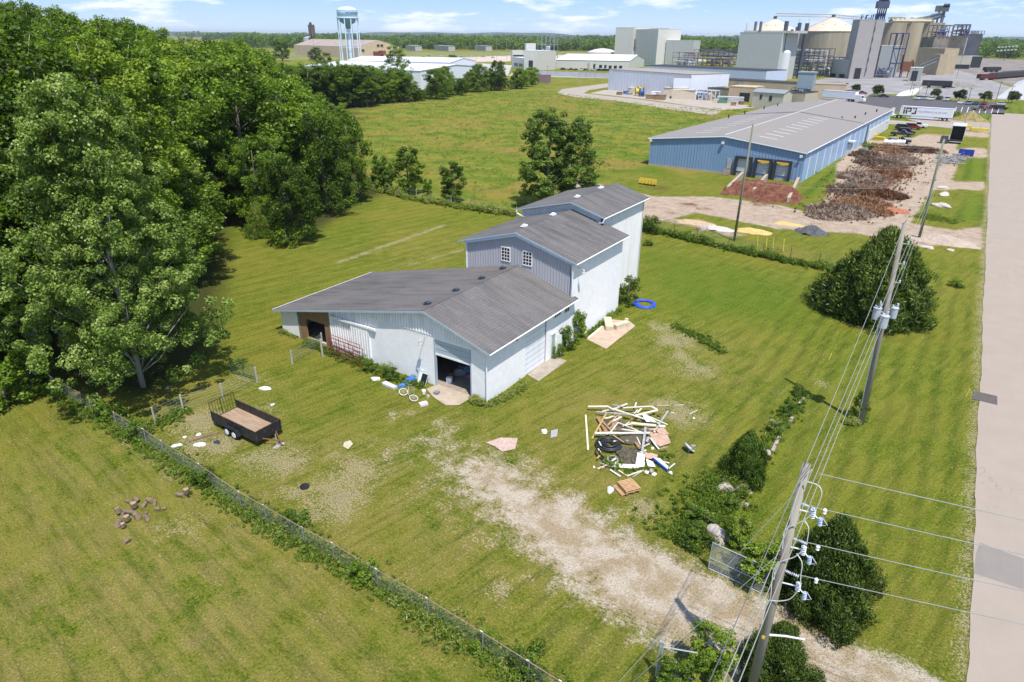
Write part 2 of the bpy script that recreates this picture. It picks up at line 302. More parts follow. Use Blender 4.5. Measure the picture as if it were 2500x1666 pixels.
st=math_(nt,'ADD',math_(nt,'ADD',stripes(math.pi/2,1.55,s1,.27),stripes(math.radians(77),2.1,s2,.13)),math_(nt,'ADD',stripes(math.radians(-7),2.3,s3,.12),stripes(math.pi/2,3.4,s4,.60)))
lf=math_(nt,'ADD',st,.0)
base=mixc(nt,math_(nt,'MAXIMUM',lf,0.),base,(.185,.225,.022)); base=mixc(nt,math_(nt,'MAXIMUM',math_(nt,'MULTIPLY',lf,-1.),0.),base,(.035,.085,.006))
base=mixc(nt,math_(nt,'MULTIPLY',lu,.72),base,ramp(nt,nf,[(.3,(.048,.105,.006)),(.6,(.088,.17,.010)),(.8,(.16,.22,.016))]))
# tall rough meadow
mea=ramp(nt,noise(nt,pos,.16,7.,.68),[(.34,(.07,.115,.012)),(.47,(.13,.185,.018)),(.58,(.25,.225,.035)),(.70,(.16,.24,.016))])
mea=mixc(nt,ramp(nt,nf,[(.4,(0,0,0)),(.8,(.6,.6,.6))]),mea,(.085,.115,.018))
mea=mixc(nt,ramp(nt,nff,[(.66,(0,0,0)),(.74,(.8,.8,.8))]),mea,(.30,.33,.20))
base=mixc(nt,math_(nt,'MULTIPLY',me_,math_(nt,'SUBTRACT',1.,math_(nt,'MULTIPLY',lu,.7))),base,mea)
# brownish tall strips across the meadow
base=mixc(nt,math_(nt,'MULTIPLY',me_,ramp(nt,noise(nt,pos,.045,4.,.6,1.),[(.50,(0,0,0)),(.60,(.75,.75,.75))])),base,mixc(nt,nf,(.22,.15,.035),(.30,.23,.06)))
def brk(msk,n,k=.9): # break the mask edge up with noise
    t=math_(nt,'ADD',msk,math_(nt,'MULTIPLY',math_(nt,'SUBTRACT',n,.5),k*2.2)); return math_(nt,'MULTIPLY',math_(nt,'SUBTRACT',t,.42),3.2,clamp=True)
nmix=math_(nt,'ADD',math_(nt,'MULTIPLY',nmid,.3),math_(nt,'ADD',math_(nt,'MULTIPLY',nf,.35),math_(nt,'MULTIPLY',nff,.35)))
base=mixc(nt,math_(nt,'MULTIPLY',brk(dy,nmix,2.3),.7),base,ramp(nt,nff,[(.3,(.20,.16,.07)),(.7,(.50,.42,.27))]))
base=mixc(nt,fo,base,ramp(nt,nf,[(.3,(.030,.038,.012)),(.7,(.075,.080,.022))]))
dcol=ramp(nt,nmid,[(.3,(.29,.20,.135)),(.5,(.41,.31,.225)),(.7,(.49,.395,.31))])
dcol=mixc(nt,ramp(nt,nf,[(.45,(0,0,0)),(.75,(.5,.5,.5))]),dcol,(.60,.54,.49))
dcol=mixc(nt,ramp(nt,noise(nt,pos,.33,6.,.7,.6),[(.56,(0,0,0)),(.68,(.6,.6,.6))]),dcol,(.22,.15,.095))
base=mixc(nt,brk(di,nmix,.9),base,dcol)
base=mixc(nt,math_(nt,'MULTIPLY',brk(mu,math_(nt,'ADD',math_(nt,'MULTIPLY',nmid,.6),math_(nt,'MULTIPLY',nf,.4)),1.6),.9),base,ramp(nt,nf,[(.3,(.085,.032,.018)),(.7,(.22,.10,.06))]))
gcol=ramp(nt,noise(nt,pos,30.,3.,.85),[(.36,(.26,.19,.125)),(.48,(.54,.455,.36)),(.60,(.70,.63,.54))]); gcol=mixc(nt,ramp(nt,nmid,[(.44,(.75,.75,.75)),(.58,(0,0,0))]),gcol,(.36,.265,.155))
ngr=noise(nt,pos,24.,3.,.8); base=mixc(nt,math_(nt,'MULTIPLY',brk(gr,math_(nt,'ADD',math_(nt,'MULTIPLY',nmid,.35),math_(nt,'ADD',math_(nt,'MULTIPLY',nf,.30),math_(nt,'MULTIPLY',ngr,.35))),1.45),.92),base,gcol)
vr=N(nt,'ShaderNodeTexVoronoi',i={'Scale':2.3}); LK(nt,pos,vr.inputs[0]); clov=ramp(nt,vr.outputs['Distance'],[(.0,(1,1,1)),(.05,(.7,.7,.7)),(.075,(0,0,0))])
base=mixc(nt,math_(nt,'MULTIPLY',clov,math_(nt,'MULTIPLY',ramp(nt,nmid,[(.5,(0,0,0)),(.6,(1,1,1))]),.5)),base,(.5,.5,.36))
tex=math_(nt,'ADD',math_(nt,'MULTIPLY',nblade,.7),math_(nt,'MULTIPLY',nff,.4))
base=mixc(nt,1.,base,ramp(nt,math_(nt,'ADD',math_(nt,'MULTIPLY',nff,.7),math_(nt,'MULTIPLY',nblade,.3)),[(.38,(.36,.40,.36)),(.47,(.85,.86,.85)),(.53,(1.,1.,1.)),(.63,(1.,1.,1.))]),'MULTIPLY'); base=mixc(nt,ramp(nt,nff,[(.54,(0,0,0)),(.66,(.45,.45,.45))]),base,mixc(nt,1.,base,(1.9,1.7,1.9),'MULTIPLY'))
LK(nt,base,b.inputs['Base Color']); b.inputs['Roughness'].default_value=1.; b.inputs['Specular IOR Level'].default_value=.08
hsum=math_(nt,'ADD',math_(nt,'MULTIPLY',nf,.8),math_(nt,'MULTIPLY',nff,.5)); bp=N(nt,'ShaderNodeBump',i={'Strength':1.,'Distance':.14}); LK(nt,hsum,bp.inputs['Height']); LK(nt,bp.outputs[0],b.inputs['Normal'])
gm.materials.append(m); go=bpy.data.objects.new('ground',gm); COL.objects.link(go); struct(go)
# ---------------- roads and paved sheets ----------------
def paved(n,c,dark,scale=.4,crack=True):
    m,nt,b=newmat(n); g=N(nt,'ShaderNodeNewGeometry'); v=g.outputs['Position']
    col=ramp(nt,noise(nt,v,scale,6.,.65),[(.3,tuple(x*.93 for x in c)),(.7,tuple(x*1.05 for x in c))])
    col=mixc(nt,ramp(nt,noise(nt,v,30.,2.,.8),[(.4,(.45,.45,.45)),(.6,(0,0,0))]),col,dark)
    mp=N(nt,'ShaderNodeMapping'); mp.inputs['Scale'].default_value=(1.2,.12,1); LK(nt,v,mp.inputs[0])
    col=mixc(nt,ramp(nt,noise(nt,mp.outputs[0],1.,5.,.6),[(.45,(0,0,0)),(.7,(.25,.25,.25))]),col,tuple(x*.85 for x in c))
    if crack:
        vo=N(nt,'ShaderNodeTexVoronoi',feature='DISTANCE_TO_EDGE',i={'Scale':.16}); wv=N(nt,'ShaderNodeMix',data_type='VECTOR'); wv.inputs['Factor'].default_value=.03
        nn=N(nt,'ShaderNodeTexNoise',i={'Scale':.9,'Detail':6.}); LK(nt,v,nn.inputs[0]); ad=N(nt,'ShaderNodeVectorMath',operation='MULTIPLY_ADD'); ad.inputs[1].default_value=(3,3,3); LK(nt,nn.outputs['Color'],ad.inputs[0]); LK(nt,v,ad.inputs[2]); LK(nt,ad.outputs[0],vo.inputs[0])
        cw=math_(nt,'MULTIPLY',ramp(nt,vo.outputs['Distance'],[(0.,(1,1,1)),(.006,(0,0,0))]),ramp(nt,noise(nt,v,.12,3.),[(.5,(0,0,0)),(.62,(.8,.8,.8))]))
        col=mixc(nt,math_(nt,'MULTIPLY',cw,.6),col,tuple(x*.4 for x in dark))
    LK(nt,col,b.inputs['Base Color']); b.inputs['Roughness'].default_value=.95; b.inputs['Specular IOR Level'].default_value=.15
    MATS[n]=m; return m
asph=paved('worn_asphalt',(.345,.29,.24),(.25,.215,.19)); asph2=paved('patched_asphalt',(.24,.215,.19),(.2,.19,.185),.9,False); lotm=paved('dark_asphalt',(.105,.10,.105),(.07,.07,.075),.2,False)
conc=paved('yard_concrete',(.36,.35,.34),(.28,.27,.26),.1,False); apron=M('apron_concrete',(.43,.35,.275),.9,.14,1.2,stain=(.30,.25,.21),fine=12)
def sheet(name,pts,z,m):
    o=MB(); o.add([(x,y,z) for x,y in pts],[tuple(range(len(pts)))]); ob=o.build(name,m)
    if ob.data.polygons[0].normal.z<0: ob.data.flip_normals()
    return struct(ob)
rx0=5.75
# road edge wanders a little: built as a strip with an irregular left edge
rs=[];Yr=-15.
while Yr<330: rs.append(Yr); Yr+=.5 if Yr<140 else 2.5
mbr=MB(); L=[(rx0+RNG.normal(0,.012)+.05*math.sin(y*.21)+.03*math.sin(y*1.1)+(.0 if y<100 else 0),y) for y in rs]
for k in range(len(rs)-1): mbr.add([(L[k][0],L[k][1],.03),(17.5,rs[k],.03),(17.5,rs[k+1],.03),(L[k+1][0],L[k+1][1],.03)],[(0,1,2,3)])
struct(mbr.build('road',asph))
sheet('road_patch',GP([(2383,1350),(2393,1325),(2500,1365),(2500,1440),(2378,1400)],.034),.034,asph2)
# ---------------- the barn: three joined sections ----------------
def shingle(n,c):
    m,nt,b=newmat(n); g=N(nt,'ShaderNodeNewGeometry'); v=g.outputs['Position']; s=N(nt,'ShaderNodeSeparateXYZ'); LK(nt,v,s.inputs[0])
    fr=math_(nt,'FRACT',math_(nt,'DIVIDE',math_(nt,'ADD',s.outputs[0],math_(nt,'MULTIPLY',noise(nt,v,.8,2.),.05)),.29))
    mp=N(nt,'ShaderNodeMapping'); mp.inputs['Scale'].default_value=(.16,1.1,.16); LK(nt,v,mp.inputs[0]); stv=noise(nt,mp.outputs[0],1.3,6.,.62)
    mp2=N(nt,'ShaderNodeMapping'); mp2.inputs['Scale'].default_value=(3.4,1.2,1); LK(nt,v,mp2.inputs[0]); tab=noise(nt,mp2.outputs[0],2.5,2.,.7)
    col=ramp(nt,tab,[(.3,tuple(x*.8 for x in c)),(.7,tuple(x*1.2 for x in c))])
    col=mixc(nt,ramp(nt,stv,[(.42,(0,0,0)),(.68,(.8,.8,.8))]),col,tuple(x*.5 for x in c))
    col=mixc(nt,ramp(nt,noise(nt,v,.16,3.),[(.4,(0,0,0)),(.7,(.45,.45,.45))]),col,(c[0]*1.45,c[1]*1.36,c[2]*1.32))
    col=mixc(nt,math_(nt,'MULTIPLY',ramp(nt,fr,[(0.,(1,1,1)),(.16,(.3,.3,.3)),(.3,(0,0,0))]),.5),col,tuple(x*.45 for x in c))
    LK(nt,col,b.inputs['Base Color']); b.inputs['Roughness'].default_value=.92; b.inputs['Specular IOR Level'].default_value=.25
    bp=N(nt,'ShaderNodeBump',i={'Strength':.5,'Distance':.015}); LK(nt,fr,bp.inputs['Height']); LK(nt,bp.outputs[0],b.inputs['Normal']); MATS[n]=m; return m
roofm=shingle('grey_shingle',(.138,.131,.130))
WB=block_mat('white_block',(.90,.89,.90),(.74,.75,.79),.4,.2,(.42,.62,.60)); WR=rib_mat('white_ribbed',(.90,.89,.90),.30,.45,.03,line=.72)
GR=rib_mat('grey_ribbed',(.42,.42,.455),.30,.4,.03,dirt=(.55,.55,.58),line=.65); WT=M('white_trim',(.78,.80,.83),.5,.06); TB=M('blue_grey_trim',(.36,.43,.50),.5,.08)
OSB=M('plywood',(.27,.17,.085),.85,.22,1.5,stain=(.15,.10,.06),stretch=(6,6,.6)); WDRM=rib_mat('white_door_panel',(.80,.82,.87),.5,.5,.015,True,line=.6); INT=M('interior_wall',(.16,.13,.10),.95,.2)
WS=rib_mat('white_siding',(.78,.81,.85),.22,.6,.02,True,line=.75); GL=M('dark_glass',(.015,.017,.02),.08,.2,spec=.8); WH=M('white_paint',(.80,.80,.79),.6,.08); BLK=M('black_paint',(.018,.018,.02),.45,.3,spec=.5)
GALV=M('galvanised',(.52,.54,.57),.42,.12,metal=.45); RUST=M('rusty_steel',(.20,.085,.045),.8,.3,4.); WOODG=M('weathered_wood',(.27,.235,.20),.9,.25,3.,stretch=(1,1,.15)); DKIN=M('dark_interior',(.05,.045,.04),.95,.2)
barn=thing('barn','white block and metal barn stepping up in three sections with grey shingle roofs','barn',(-38,42,0))
X0,X1,YF=-50.2,-26.2,36.25
def zr(x): return 2.42+.222*(x+50.2) if x<-31.9 else 6.48-.315*(x+31.9)   # underside of the near roof
mb=MB()
def wall_y(mb,x0,x1,y,z0,top,mi=0,th=.2,n=1,back=1):
    """wall facing -Y; top is a number or a function of x"""
    for k in range(n):
        a,b_=x0+(x1-x0)*k/n,x0+(x1-x0)*(k+1)/n; t0=top(a) if callable(top) else top; t1=top(b_) if callable(top) else top
        vs=[(a,y,z0),(b_,y,z0),(b_,y,t1),(a,y,t0),(a,y+th*back,z0),(b_,y+th*back,z0),(b_,y+th*back,t1),(a,y+th*back,t0)]
        mb.add(vs,[(0,1,2,3),(5,4,7,6),(4,0,3,7),(1,5,6,2),(3,2,6,7),(0,4,5,1)],mi)
ZG=4.42
wall_y(mb,X0,-47.6,YF,0,zr); mb.build('wall',WB,barn); mb=MB(); wall_y(mb,-38.4,-31.3,YF,0,ZG); wall_y(mb,-27.7,X1,YF,0,ZG-.05); wall_y(mb,-31.3,-27.7,YF,4.18,ZG)
mb.box(X1-.2,X1,YF+.2,41.7,0,4.45); mb.box(X1-.2,X1,45.0,49.3,0,4.45); mb.box(X1-.2,X1+.06,45.0,45.75,0,4.44); mb.box(X0,X0+.2,YF+.2,49.0,0,zr(X0)-.02); mb.box(X0+.2,-37.9,48.8,49.0,0,2.4)
mb.build('wall',WB,barn)
mb=MB(); wall_y(mb,-43.4,-38.4,YF,.5,zr,th=.15); wall_y(mb,-38.4,-31.9,YF-.03,ZG,zr,th=.15); wall_y(mb,-31.9,X1,YF-.03,ZG,lambda x:max(ZG+.02,zr(x)),th=.15)
x=-43.3
while x<X1: 
    if zr(x)>ZG+.1 or x<-38.5: mb.box(x,x+.045,YF-.075,YF+.02,(.5 if x<-38.5 else ZG),zr(x)-.03)
    x+=.3
tag(mb.build('wall_cladding',WR,barn),'white ribbed metal on the front gable')
mb=MB(); mb.box(-43.4,-38.4,YF+.0,YF+.15,0,.5); mb.build('plinth',block_mat('pale_block',(.66,.66,.62),(.5,.5,.47)),barn)
mb=MB(); wall_y(mb,-47.6,-43.4,YF,2.28,zr,th=.12); mb.box(-47.6,-46.65,YF,YF+.12,0,2.28); mb.box(-44.15,-43.4,YF,YF+.12,0,2.28); tag(mb.build('plywood_panel',OSB,barn),'bare brown plywood round the left doorway')
mb=MB(); mb.box(-46.65,-44.15,YF-.1,YF+.1,0,.42); mb.build('sill',M('tan_concrete',(.52,.44,.34),.9,.12),barn)
mb=MB(); mb.box(-47.7,-47.55,YF-.07,YF+.1,0,2.85); mb.build('door_post',WOODG,barn); mb=MB(); mb.box(-43.47,-43.33,YF-.06,YF+.1,0,3.8); mb.build('door_post',WOODG,barn)
# overhead doors
d=MB(); d.box(-31.28,-27.72,YF+.1,YF+.16,2.92,4.18); od=d.build('garage_door',rib_mat('blue_grey_panel',(.42,.49,.56),.42,.5,.02,True,line=.55),barn); od['label']='half raised pale blue overhead door'
d=MB(); d.box(-31.28,-27.74,YF+.07,YF+.17,2.78,2.94); d.build('bottom_rail',WH,od)
d=MB(); d.box(-31.36,-31.26,YF-.02,YF+.2,0,4.2); d.box(-27.76,-27.66,YF-.02,YF+.2,0,4.2); d.build('door_frame',TB,barn)
d=MB(); d.box(X1-.1,X1-.05,41.7,45.0,0,4.45); d.build('garage_door',WDRM,barn)
d=MB(); d.box(X1,X1+.04,45.9,46.55,.05,2.15); dd=d.build('door',M('faded_green_paint',(.33,.43,.40),.7,.35,6.),barn)
d=MB(); d.box(X1,X1+.08,46.58,46.72,0,2.25); d.box(X1,X1+.08,45.8,45.9,0,2.25); d.box(X1,X1+.1,45.8,46.75,2.2,2.34); d.build('frame',WH,dd)
d=MB(); d.obox((X1+.3,46.75,1.05),(.6,.05,2.05)); d.build('door_leaf',WH,barn)
# sliding door track, pipe and small fittings on the front wall
d=MB(); d.box(-42.95,-37.6,YF-.24,YF-.08,3.32,3.52); d.build('door_track',WH,barn)
d=MB(); d.box(-40.6,-38.45,YF-.17,YF-.1,.25,3.3)
x=-40.55
while x<-38.5: d.box(x,x+.04,YF-.2,YF-.17,.25,3.3); x+=.3
d.build('sliding_door',WR,barn)
d=MB(); d.box(-33.05,-32.8,YF-.03,YF,1.55,1.85); d.lathe([(.05,0),(.05,.2)],(-33.1,YF-.1,1.0),8); d.box(-32.75,-32.65,YF-.1,YF,.95,1.1); d.build('socket_box',WH,barn)
def arm_lamp(a,dirv,name='wall_lamp'):
    a=Vector(a); dv=Vector(dirv); t=MB(); t.tube([a,a+dv*.35+Vector((0,0,.06)),a+dv*.66+Vector((0,0,-.05))],.028); lp=t.build(name,GALV,barn)
    c=a+dv*.68+Vector((0,0,-.42)); s=MB(); s.lathe([(.10,.05),(.19,.0),(.20,.03),(.12,.2),(.10,.36),(.04,.40)],c,12); s.build('lamp_shade',M('lamp_grey',(.45,.46,.46),.5),lp)
arm_lamp((-32.18,YF,4.15),(0,-1,0)); arm_lamp((X1+.03,50.1,7.25),(1,0,0))
d=MB(); d.lathe([(.05,0),(.12,.06),(.10,.16)],(X1+.12,40.2,3.9),10); d.build('flood_light',BLK,barn)
# near roof
d=MB(); th=.11; Yb=49.32
d.slab([(-50.65,35.8,2.45),(-31.9,35.8,6.62),(-31.9,Yb,6.62),(-50.65,48.85,2.45)],th); d.slab([(-31.9,35.8,6.62),(-25.6,35.8,4.62),(-25.6,49.62,4.62),(-26.0,49.62,4.75),(-26.0,Yb,4.75),(-31.9,Yb,6.62)],th)
rn=d.build('roof',roofm,barn); rn['label']='lowest roof, long left slope and ridge above the garage door'
d=MB()
d.slab([(-50.7,35.76,2.40),(-31.9,35.76,6.58),(-31.9,35.8-.005,6.58),(-50.7,35.795,2.40)],.2); d.slab([(-31.9,35.76,6.58),(-25.6,35.76,4.58),(-25.6,35.795,4.58),(-31.9,35.795,6.58)],.2); d.build('fascia',TB,rn)
d=MB(); d.tube([(-31.9,35.8,6.64),(-31.9,Yb,6.64)],.06,6); d.build('ridge_cap',roofm,rn)
def gutter(par,pts,r=.075): t=MB(); t.tube(pts,r,6); return t.build('gutter',WT,par)
gutter(rn,[(-25.56,35.8,4.5),(-25.56,49.62,4.5)],.06); gutter(rn,[(-50.68,35.8,2.4),(-50.68,48.9,2.4)],.06)
d=MB(); d.tube([(-25.6,36.05,4.45),(-26.05,36.1,4.25),(-26.12,36.12,4.0),(-26.12,36.12,.1)],.055,6); d.build('downspout',WT,barn)
def vent(par,x,y,z,mat_,s=1.): 
    t=MB(); t.obox((x,y,z+.12*s),(.42*s,.38*s,.2*s),0,0,0,.1); t.obox((x-.16*s,y,z+.05*s),(.42*s,.48*s,.05*s),0); t.build('roof_vent',mat_,par)
for q in ((1228.6,658),(1177.6,683),(1114.5,712.6),(1045,744.6)): 
    p=GX(*q,-32.75); vent(rn,-32.75,p[1],6.42,M('dark_vent',(.045,.06,.075),.4))
# middle section
MX0,MX1,MY0,MY1=-37.9,-26.14,49.3,59.6
def zm(x): return 9.72-.262*abs(x+32.03)
d=MB(); wall_y(d,MX0,-32.03,MY0,5.2,lambda x:zm(x)-.02,th=.15); wall_y(d,-32.03,MX1-.12,MY0,4.6,lambda x:zm(x)-.02,th=.15)
x=MX0+.25
while x<MX1-.35: d.box(x,x+.05,MY0-.05,MY0+.02,max(4.6,zr(x)-.1),zm(x)-.1); x+=.3
tag(d.build('wall',GR,barn),'grey ribbed metal gable wall with two windows')
d=MB(); d.box(MX1-.25,MX1,MY0+.0,MY1,0,8.05); d.build('wall',WB,barn); d=MB(); d.box(MX0,MX0+.2,MY0+.16,MY1,0,8.05); d.build('wall',WB,barn)
d=MB(); d.box(MX1-.14,MX1+.03,MY0-.06,MY0+.12,4.5,8.0); d.box(MX0-.03,MX0+.12,MY0-.06,MY0+.12,5.0,8.05); d.build('corner_trim',WT,barn)
for (a,c) in ((-33.72,-32.82),(-31.32,-30.42)):
    f=MB(); z0,z1,y=6.85,8.08,MY0-.09
    f.box(a-.06,c+.06,y,y+.08,z0-.08,z0); f.box(a-.06,c+.06,y,y+.08,z1,z1+.07); f.box(a-.06,a,y,y+.08,z0,z1); f.box(c,c+.06,y,y+.08,z0,z1)
    for k in (1,2): xx=a+(c-a)*k/3; f.box(xx-.02,xx+.02,y+.01,y+.08,z0,z1)
    for k in (1,2,3): zz=z0+(z1-z0)*k/4; f.box(a,c,y+.013,y+.078,zz-.02,zz+.02)
    fo_=f.build('window',WH,barn); p=MB(); p.box(a,c,y+.035,y+.07,z0,z1); p.build('pane',GL,fo_)
d=MB(); d.slab([(-38.6,48.95,8.02),(-32.03,48.95,9.85),(-32.03,59.55,9.85),(-38.6,59.4,8.02)],.1); d.slab([(-32.03,48.95,9.85),(-25.6,48.95,8.06),(-25.6,59.85,8.06),(-28.0,59.85,8.73),(-28.0,59.5,8.73),(-32.03,59.5,9.85)],.1)
rm=d.build('roof',roofm,barn); rm['label']='middle roof with two white vents'
d=MB()
for (a,b_,z) in ((TB,0,0),): pass
d.slab([(-38.65,48.9,7.98),(-32.03,48.9,9.82),(-32.03,48.945,9.82),(-38.65,48.945,7.98)],.14); d.slab([(-32.03,48.9,9.82),(-25.6,48.9,8.02),(-25.6,48.945,8.02),(-32.03,48.945,9.82)],.14); d.build('fascia',TB,rm)
d=MB(); d.slab([(MX0,49.0,8.06),(-32.03,49.0,9.66),(-32.03,49.28,9.66),(MX0,49.28,8.06)],.26); d.slab([(-32.03,49.0,9.66),(MX1,49.0,8.06),(MX1,49.28,8.06),(-32.03,49.28,9.66)],.26); d.build('gable_board',M('pale_blue_trim',(.60,.68,.78),.5,.06),rm)
gutter(rm,[(-25.57,48.9,7.94),(-25.57,59.8,7.94)],.06); gutter(rm,[(-38.63,48.9,7.9),(-38.63,59.4,7.9)],.06)
d=MB(); d.tube([(-25.6,49.05,7.9),(-26.0,49.1,7.7),(-26.06,49.14,7.4),(-26.06,49.14,4.8)],.055,6); d.build('downspout',WT,barn)
WV=M('white_vent',(.85,.85,.86),.5)
for q in ((1281.7,550.5),(1351.8,522.9)): p=GX(*q,-32.5); vent(rm,-32.5,p[1],9.72,WV)
# far section
FX0,FX1,FY0,FY1=-38.1,-28.5,59.62,70.0
def zf(x): return (10.62-.245*abs(x+32)) if x<-32 else (10.62-.285*(x+32))
d=MB(); wall_y(d,FX0,-32,FY0,7.8,lambda x:zf(x)-.02,th=.15); wall_y(d,-32,FX1,FY0,7.8,lambda x:zf(x)-.02,th=.15); tag(d.build('wall',WS,barn),'narrow white siding band above the middle roof')
d=MB(); d.box(FX1-.2,FX1,FY0,FY1,0,9.55); d.box(FX0,FX0+.2,FY0+.16,FY1,0,9.1); d.box(FX0,FX1,FY1-.2,FY1-.003,0,9.05)
y=FY0+.1
while y<FY1: d.box(FX1-.02,FX1+.035,y,y+.045,0,9.5); y+=.3
tag(d.build('wall',WR,barn),'tall white ribbed metal wall of the rear section')
d=MB(); d.slab([(-38.5,59.1,9.12),(-32,59.1,10.74),(-32,70.25,10.74),(-38.5,70.25,9.12)],.1); d.slab([(-32,59.1,10.74),(-28.05,59.1,9.62),(-28.05,70.25,9.62),(-32,70.25,10.74)],.1)
rf=d.build('roof',roofm,barn); rf['label']='highest roof on the rear section'
d=MB(); d.slab([(-38.55,59.04,9.07),(-32,59.04,10.7),(-32,59.095,10.7),(-38.55,59.095,9.07)],.14); d.slab([(-32,59.04,10.7),(-28.05,59.04,9.58),(-28.05,59.095,9.58),(-32,59.095,10.7)],.14); d.build('fascia',TB,rf)
gutter(rf,[(-28.02,59.05,9.5),(-28.02,70.25,9.5)],.06); gutter(rf,[(-38.53,59.05,9.0),(-38.53,70.25,9.0)],.06)
d=MB(); d.tube([(-28.05,59.05,9.45),(-28.2,59.0,9.1),(-28.6,59.2,8.95),(-29.0,59.45,9.05)],.07,6); d.build('downspout',WT,barn)
d=MB(); d.tube([(-38.5,59.05,8.95),(-38.45,59.1,8.6),(-37.9,59.3,8.35),(-37.4,59.45,8.3)],.07,6); d.build('downspout',WT,barn)
for q in ((1411,481),(1468.7,458.7)): p=GX(*q,-32.5); vent(rf,-32.5,p[1],10.6,WV)
# high windows on the right wall
for (y0,y1,z0,z1,n) in ((46.3,47.4,3.72,4.25,3),(48.15,48.95,3.55,4.25,2)):
    f=MB(); xx=X1+.02; f.box(xx-.02,xx+.05,y0-.05,y1+.05,z0-.05,z0); f.box(xx-.02,xx+.05,y0-.05,y1+.05,z1,z1+.05)
    for k in range(n+1): yy=y0+(y1-y0)*k/n; f.box(xx-.02,xx+.05,yy-.025,yy+.025,z0,z1)
    fo_=f.build('window',WH,barn); p=MB(); p.box(xx-.01,xx+.03,y0,y1,z0,z1); p.build('pane',GL,fo_)
# inside: floor and partitions seen through the doorways
d=MB(); d.box(X0+.2,X1-.2,YF+.2,48.8,.0,.03); d.build('floor',M('barn_floor',(.30,.25,.20),.9,.15),barn)
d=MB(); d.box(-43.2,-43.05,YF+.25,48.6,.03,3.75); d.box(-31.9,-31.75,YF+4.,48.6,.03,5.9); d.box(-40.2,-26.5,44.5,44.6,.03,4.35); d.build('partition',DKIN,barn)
struct(sheet('concrete_apron',[(-31.35,36.45),(-31.55,35.3),(-30.2,34.6),(-28.6,34.15),(-27.8,34.75),(-27.66,36.45)],.045,apron))
sheet('concrete_apron',GP([(1288,915),(1315,931),(1384,881),(1360,872),(1346,868),(1332,880)],.03),.03,M('door_slab',(.36,.31,.25),.9,.15,1.5,stain=(.22,.19,.16),fine=12))
sheet('concrete_pad',GP([(1432,828),(1480,852),(1551,796),(1538,785),(1495,780)],.03),.03,M('pad_concrete',(.47,.36,.27),.9,.12,1.5,stain=(.36,.27,.2),fine=12))
# ---------------- vegetation ----------------
def leafmat(n,stops,trans=.35,hue=.5):
    if n in MATS: return MATS[n]
    m=bpy.data.materials.new(n); m.use_nodes=True; nt=m.node_tree; nt.nodes.clear(); o=N(nt,'ShaderNodeOutputMaterial')
    a=N(nt,'ShaderNodeAttribute',attribute_name='tone'); oi=N(nt,'ShaderNodeObjectInfo')
    t=math_(nt,'ADD',a.outputs['Fac'],math_(nt,'MULTIPLY',math_(nt,'SUBTRACT',oi.outputs['Random'],.45),.46))
    col=ramp(nt,t,stops)
    d=N(nt,'ShaderNodeBsdfDiffuse'); LK(nt,col,d.inputs[0]); tr=N(nt,'ShaderNodeBsdfTranslucent'); LK(nt,mixc(nt,1.,col,(1.15,1.2,.5),'MULTIPLY'),tr.inputs[0])
    ms=N(nt,'ShaderNodeMixShader'); ms.inputs[0].default_value=trans; LK(nt,d.outputs[0],ms.inputs[1]); LK(nt,tr.outputs[0],ms.inputs[2])
    gl=N(nt,'ShaderNodeBsdfGlossy',i={'Roughness':.45}); gl.inputs[0].default_value=(.9,.95,.9,1); m2=N(nt,'ShaderNodeMixShader'); m2.inputs[0].default_value=.018
    LK(nt,ms.outputs[0],m2.inputs[1]); LK(nt,gl.outputs[0],m2.inputs[2]); LK(nt,m2.outputs[0],o.inputs[0]); MATS[n]=m; return m
LF=leafmat('leaves',[(.1,(.036,.070,.006)),(.4,(.092,.165,.011)),(.65,(.17,.26,.02)),(.95,(.30,.38,.045))],.42)
LFL=leafmat('leaves_light',[(.1,(.06,.115,.010)),(.45,(.14,.235,.018)),(.75,(.22,.33,.03)),(.95,(.32,.40,.05))],.42)
LFC=leafmat('leaves_cottonwood',[(.1,(.05,.088,.011)),(.45,(.125,.20,.03)),(.7,(.21,.30,.055)),(.95,(.38,.46,.14))],.38)
LCE=leafmat('cedar_sprays',[(.1,(.028,.050,.008)),(.45,(.078,.125,.015)),(.75,(.15,.20,.026)),(.95,(.24,.26,.05))],.25)
LW=leafmat('weeds',[(.1,(.05,.10,.010)),(.4,(.11,.19,.016)),(.7,(.19,.26,.03)),(.92,(.32,.34,.10))],.4)
BARK=M('bark',(.17,.145,.12),.95,.25,3.,stretch=(1,1,.25)); BARKP=M('pale_bark',(.33,.31,.27),.9,.2,3.,stretch=(1,1,.25))
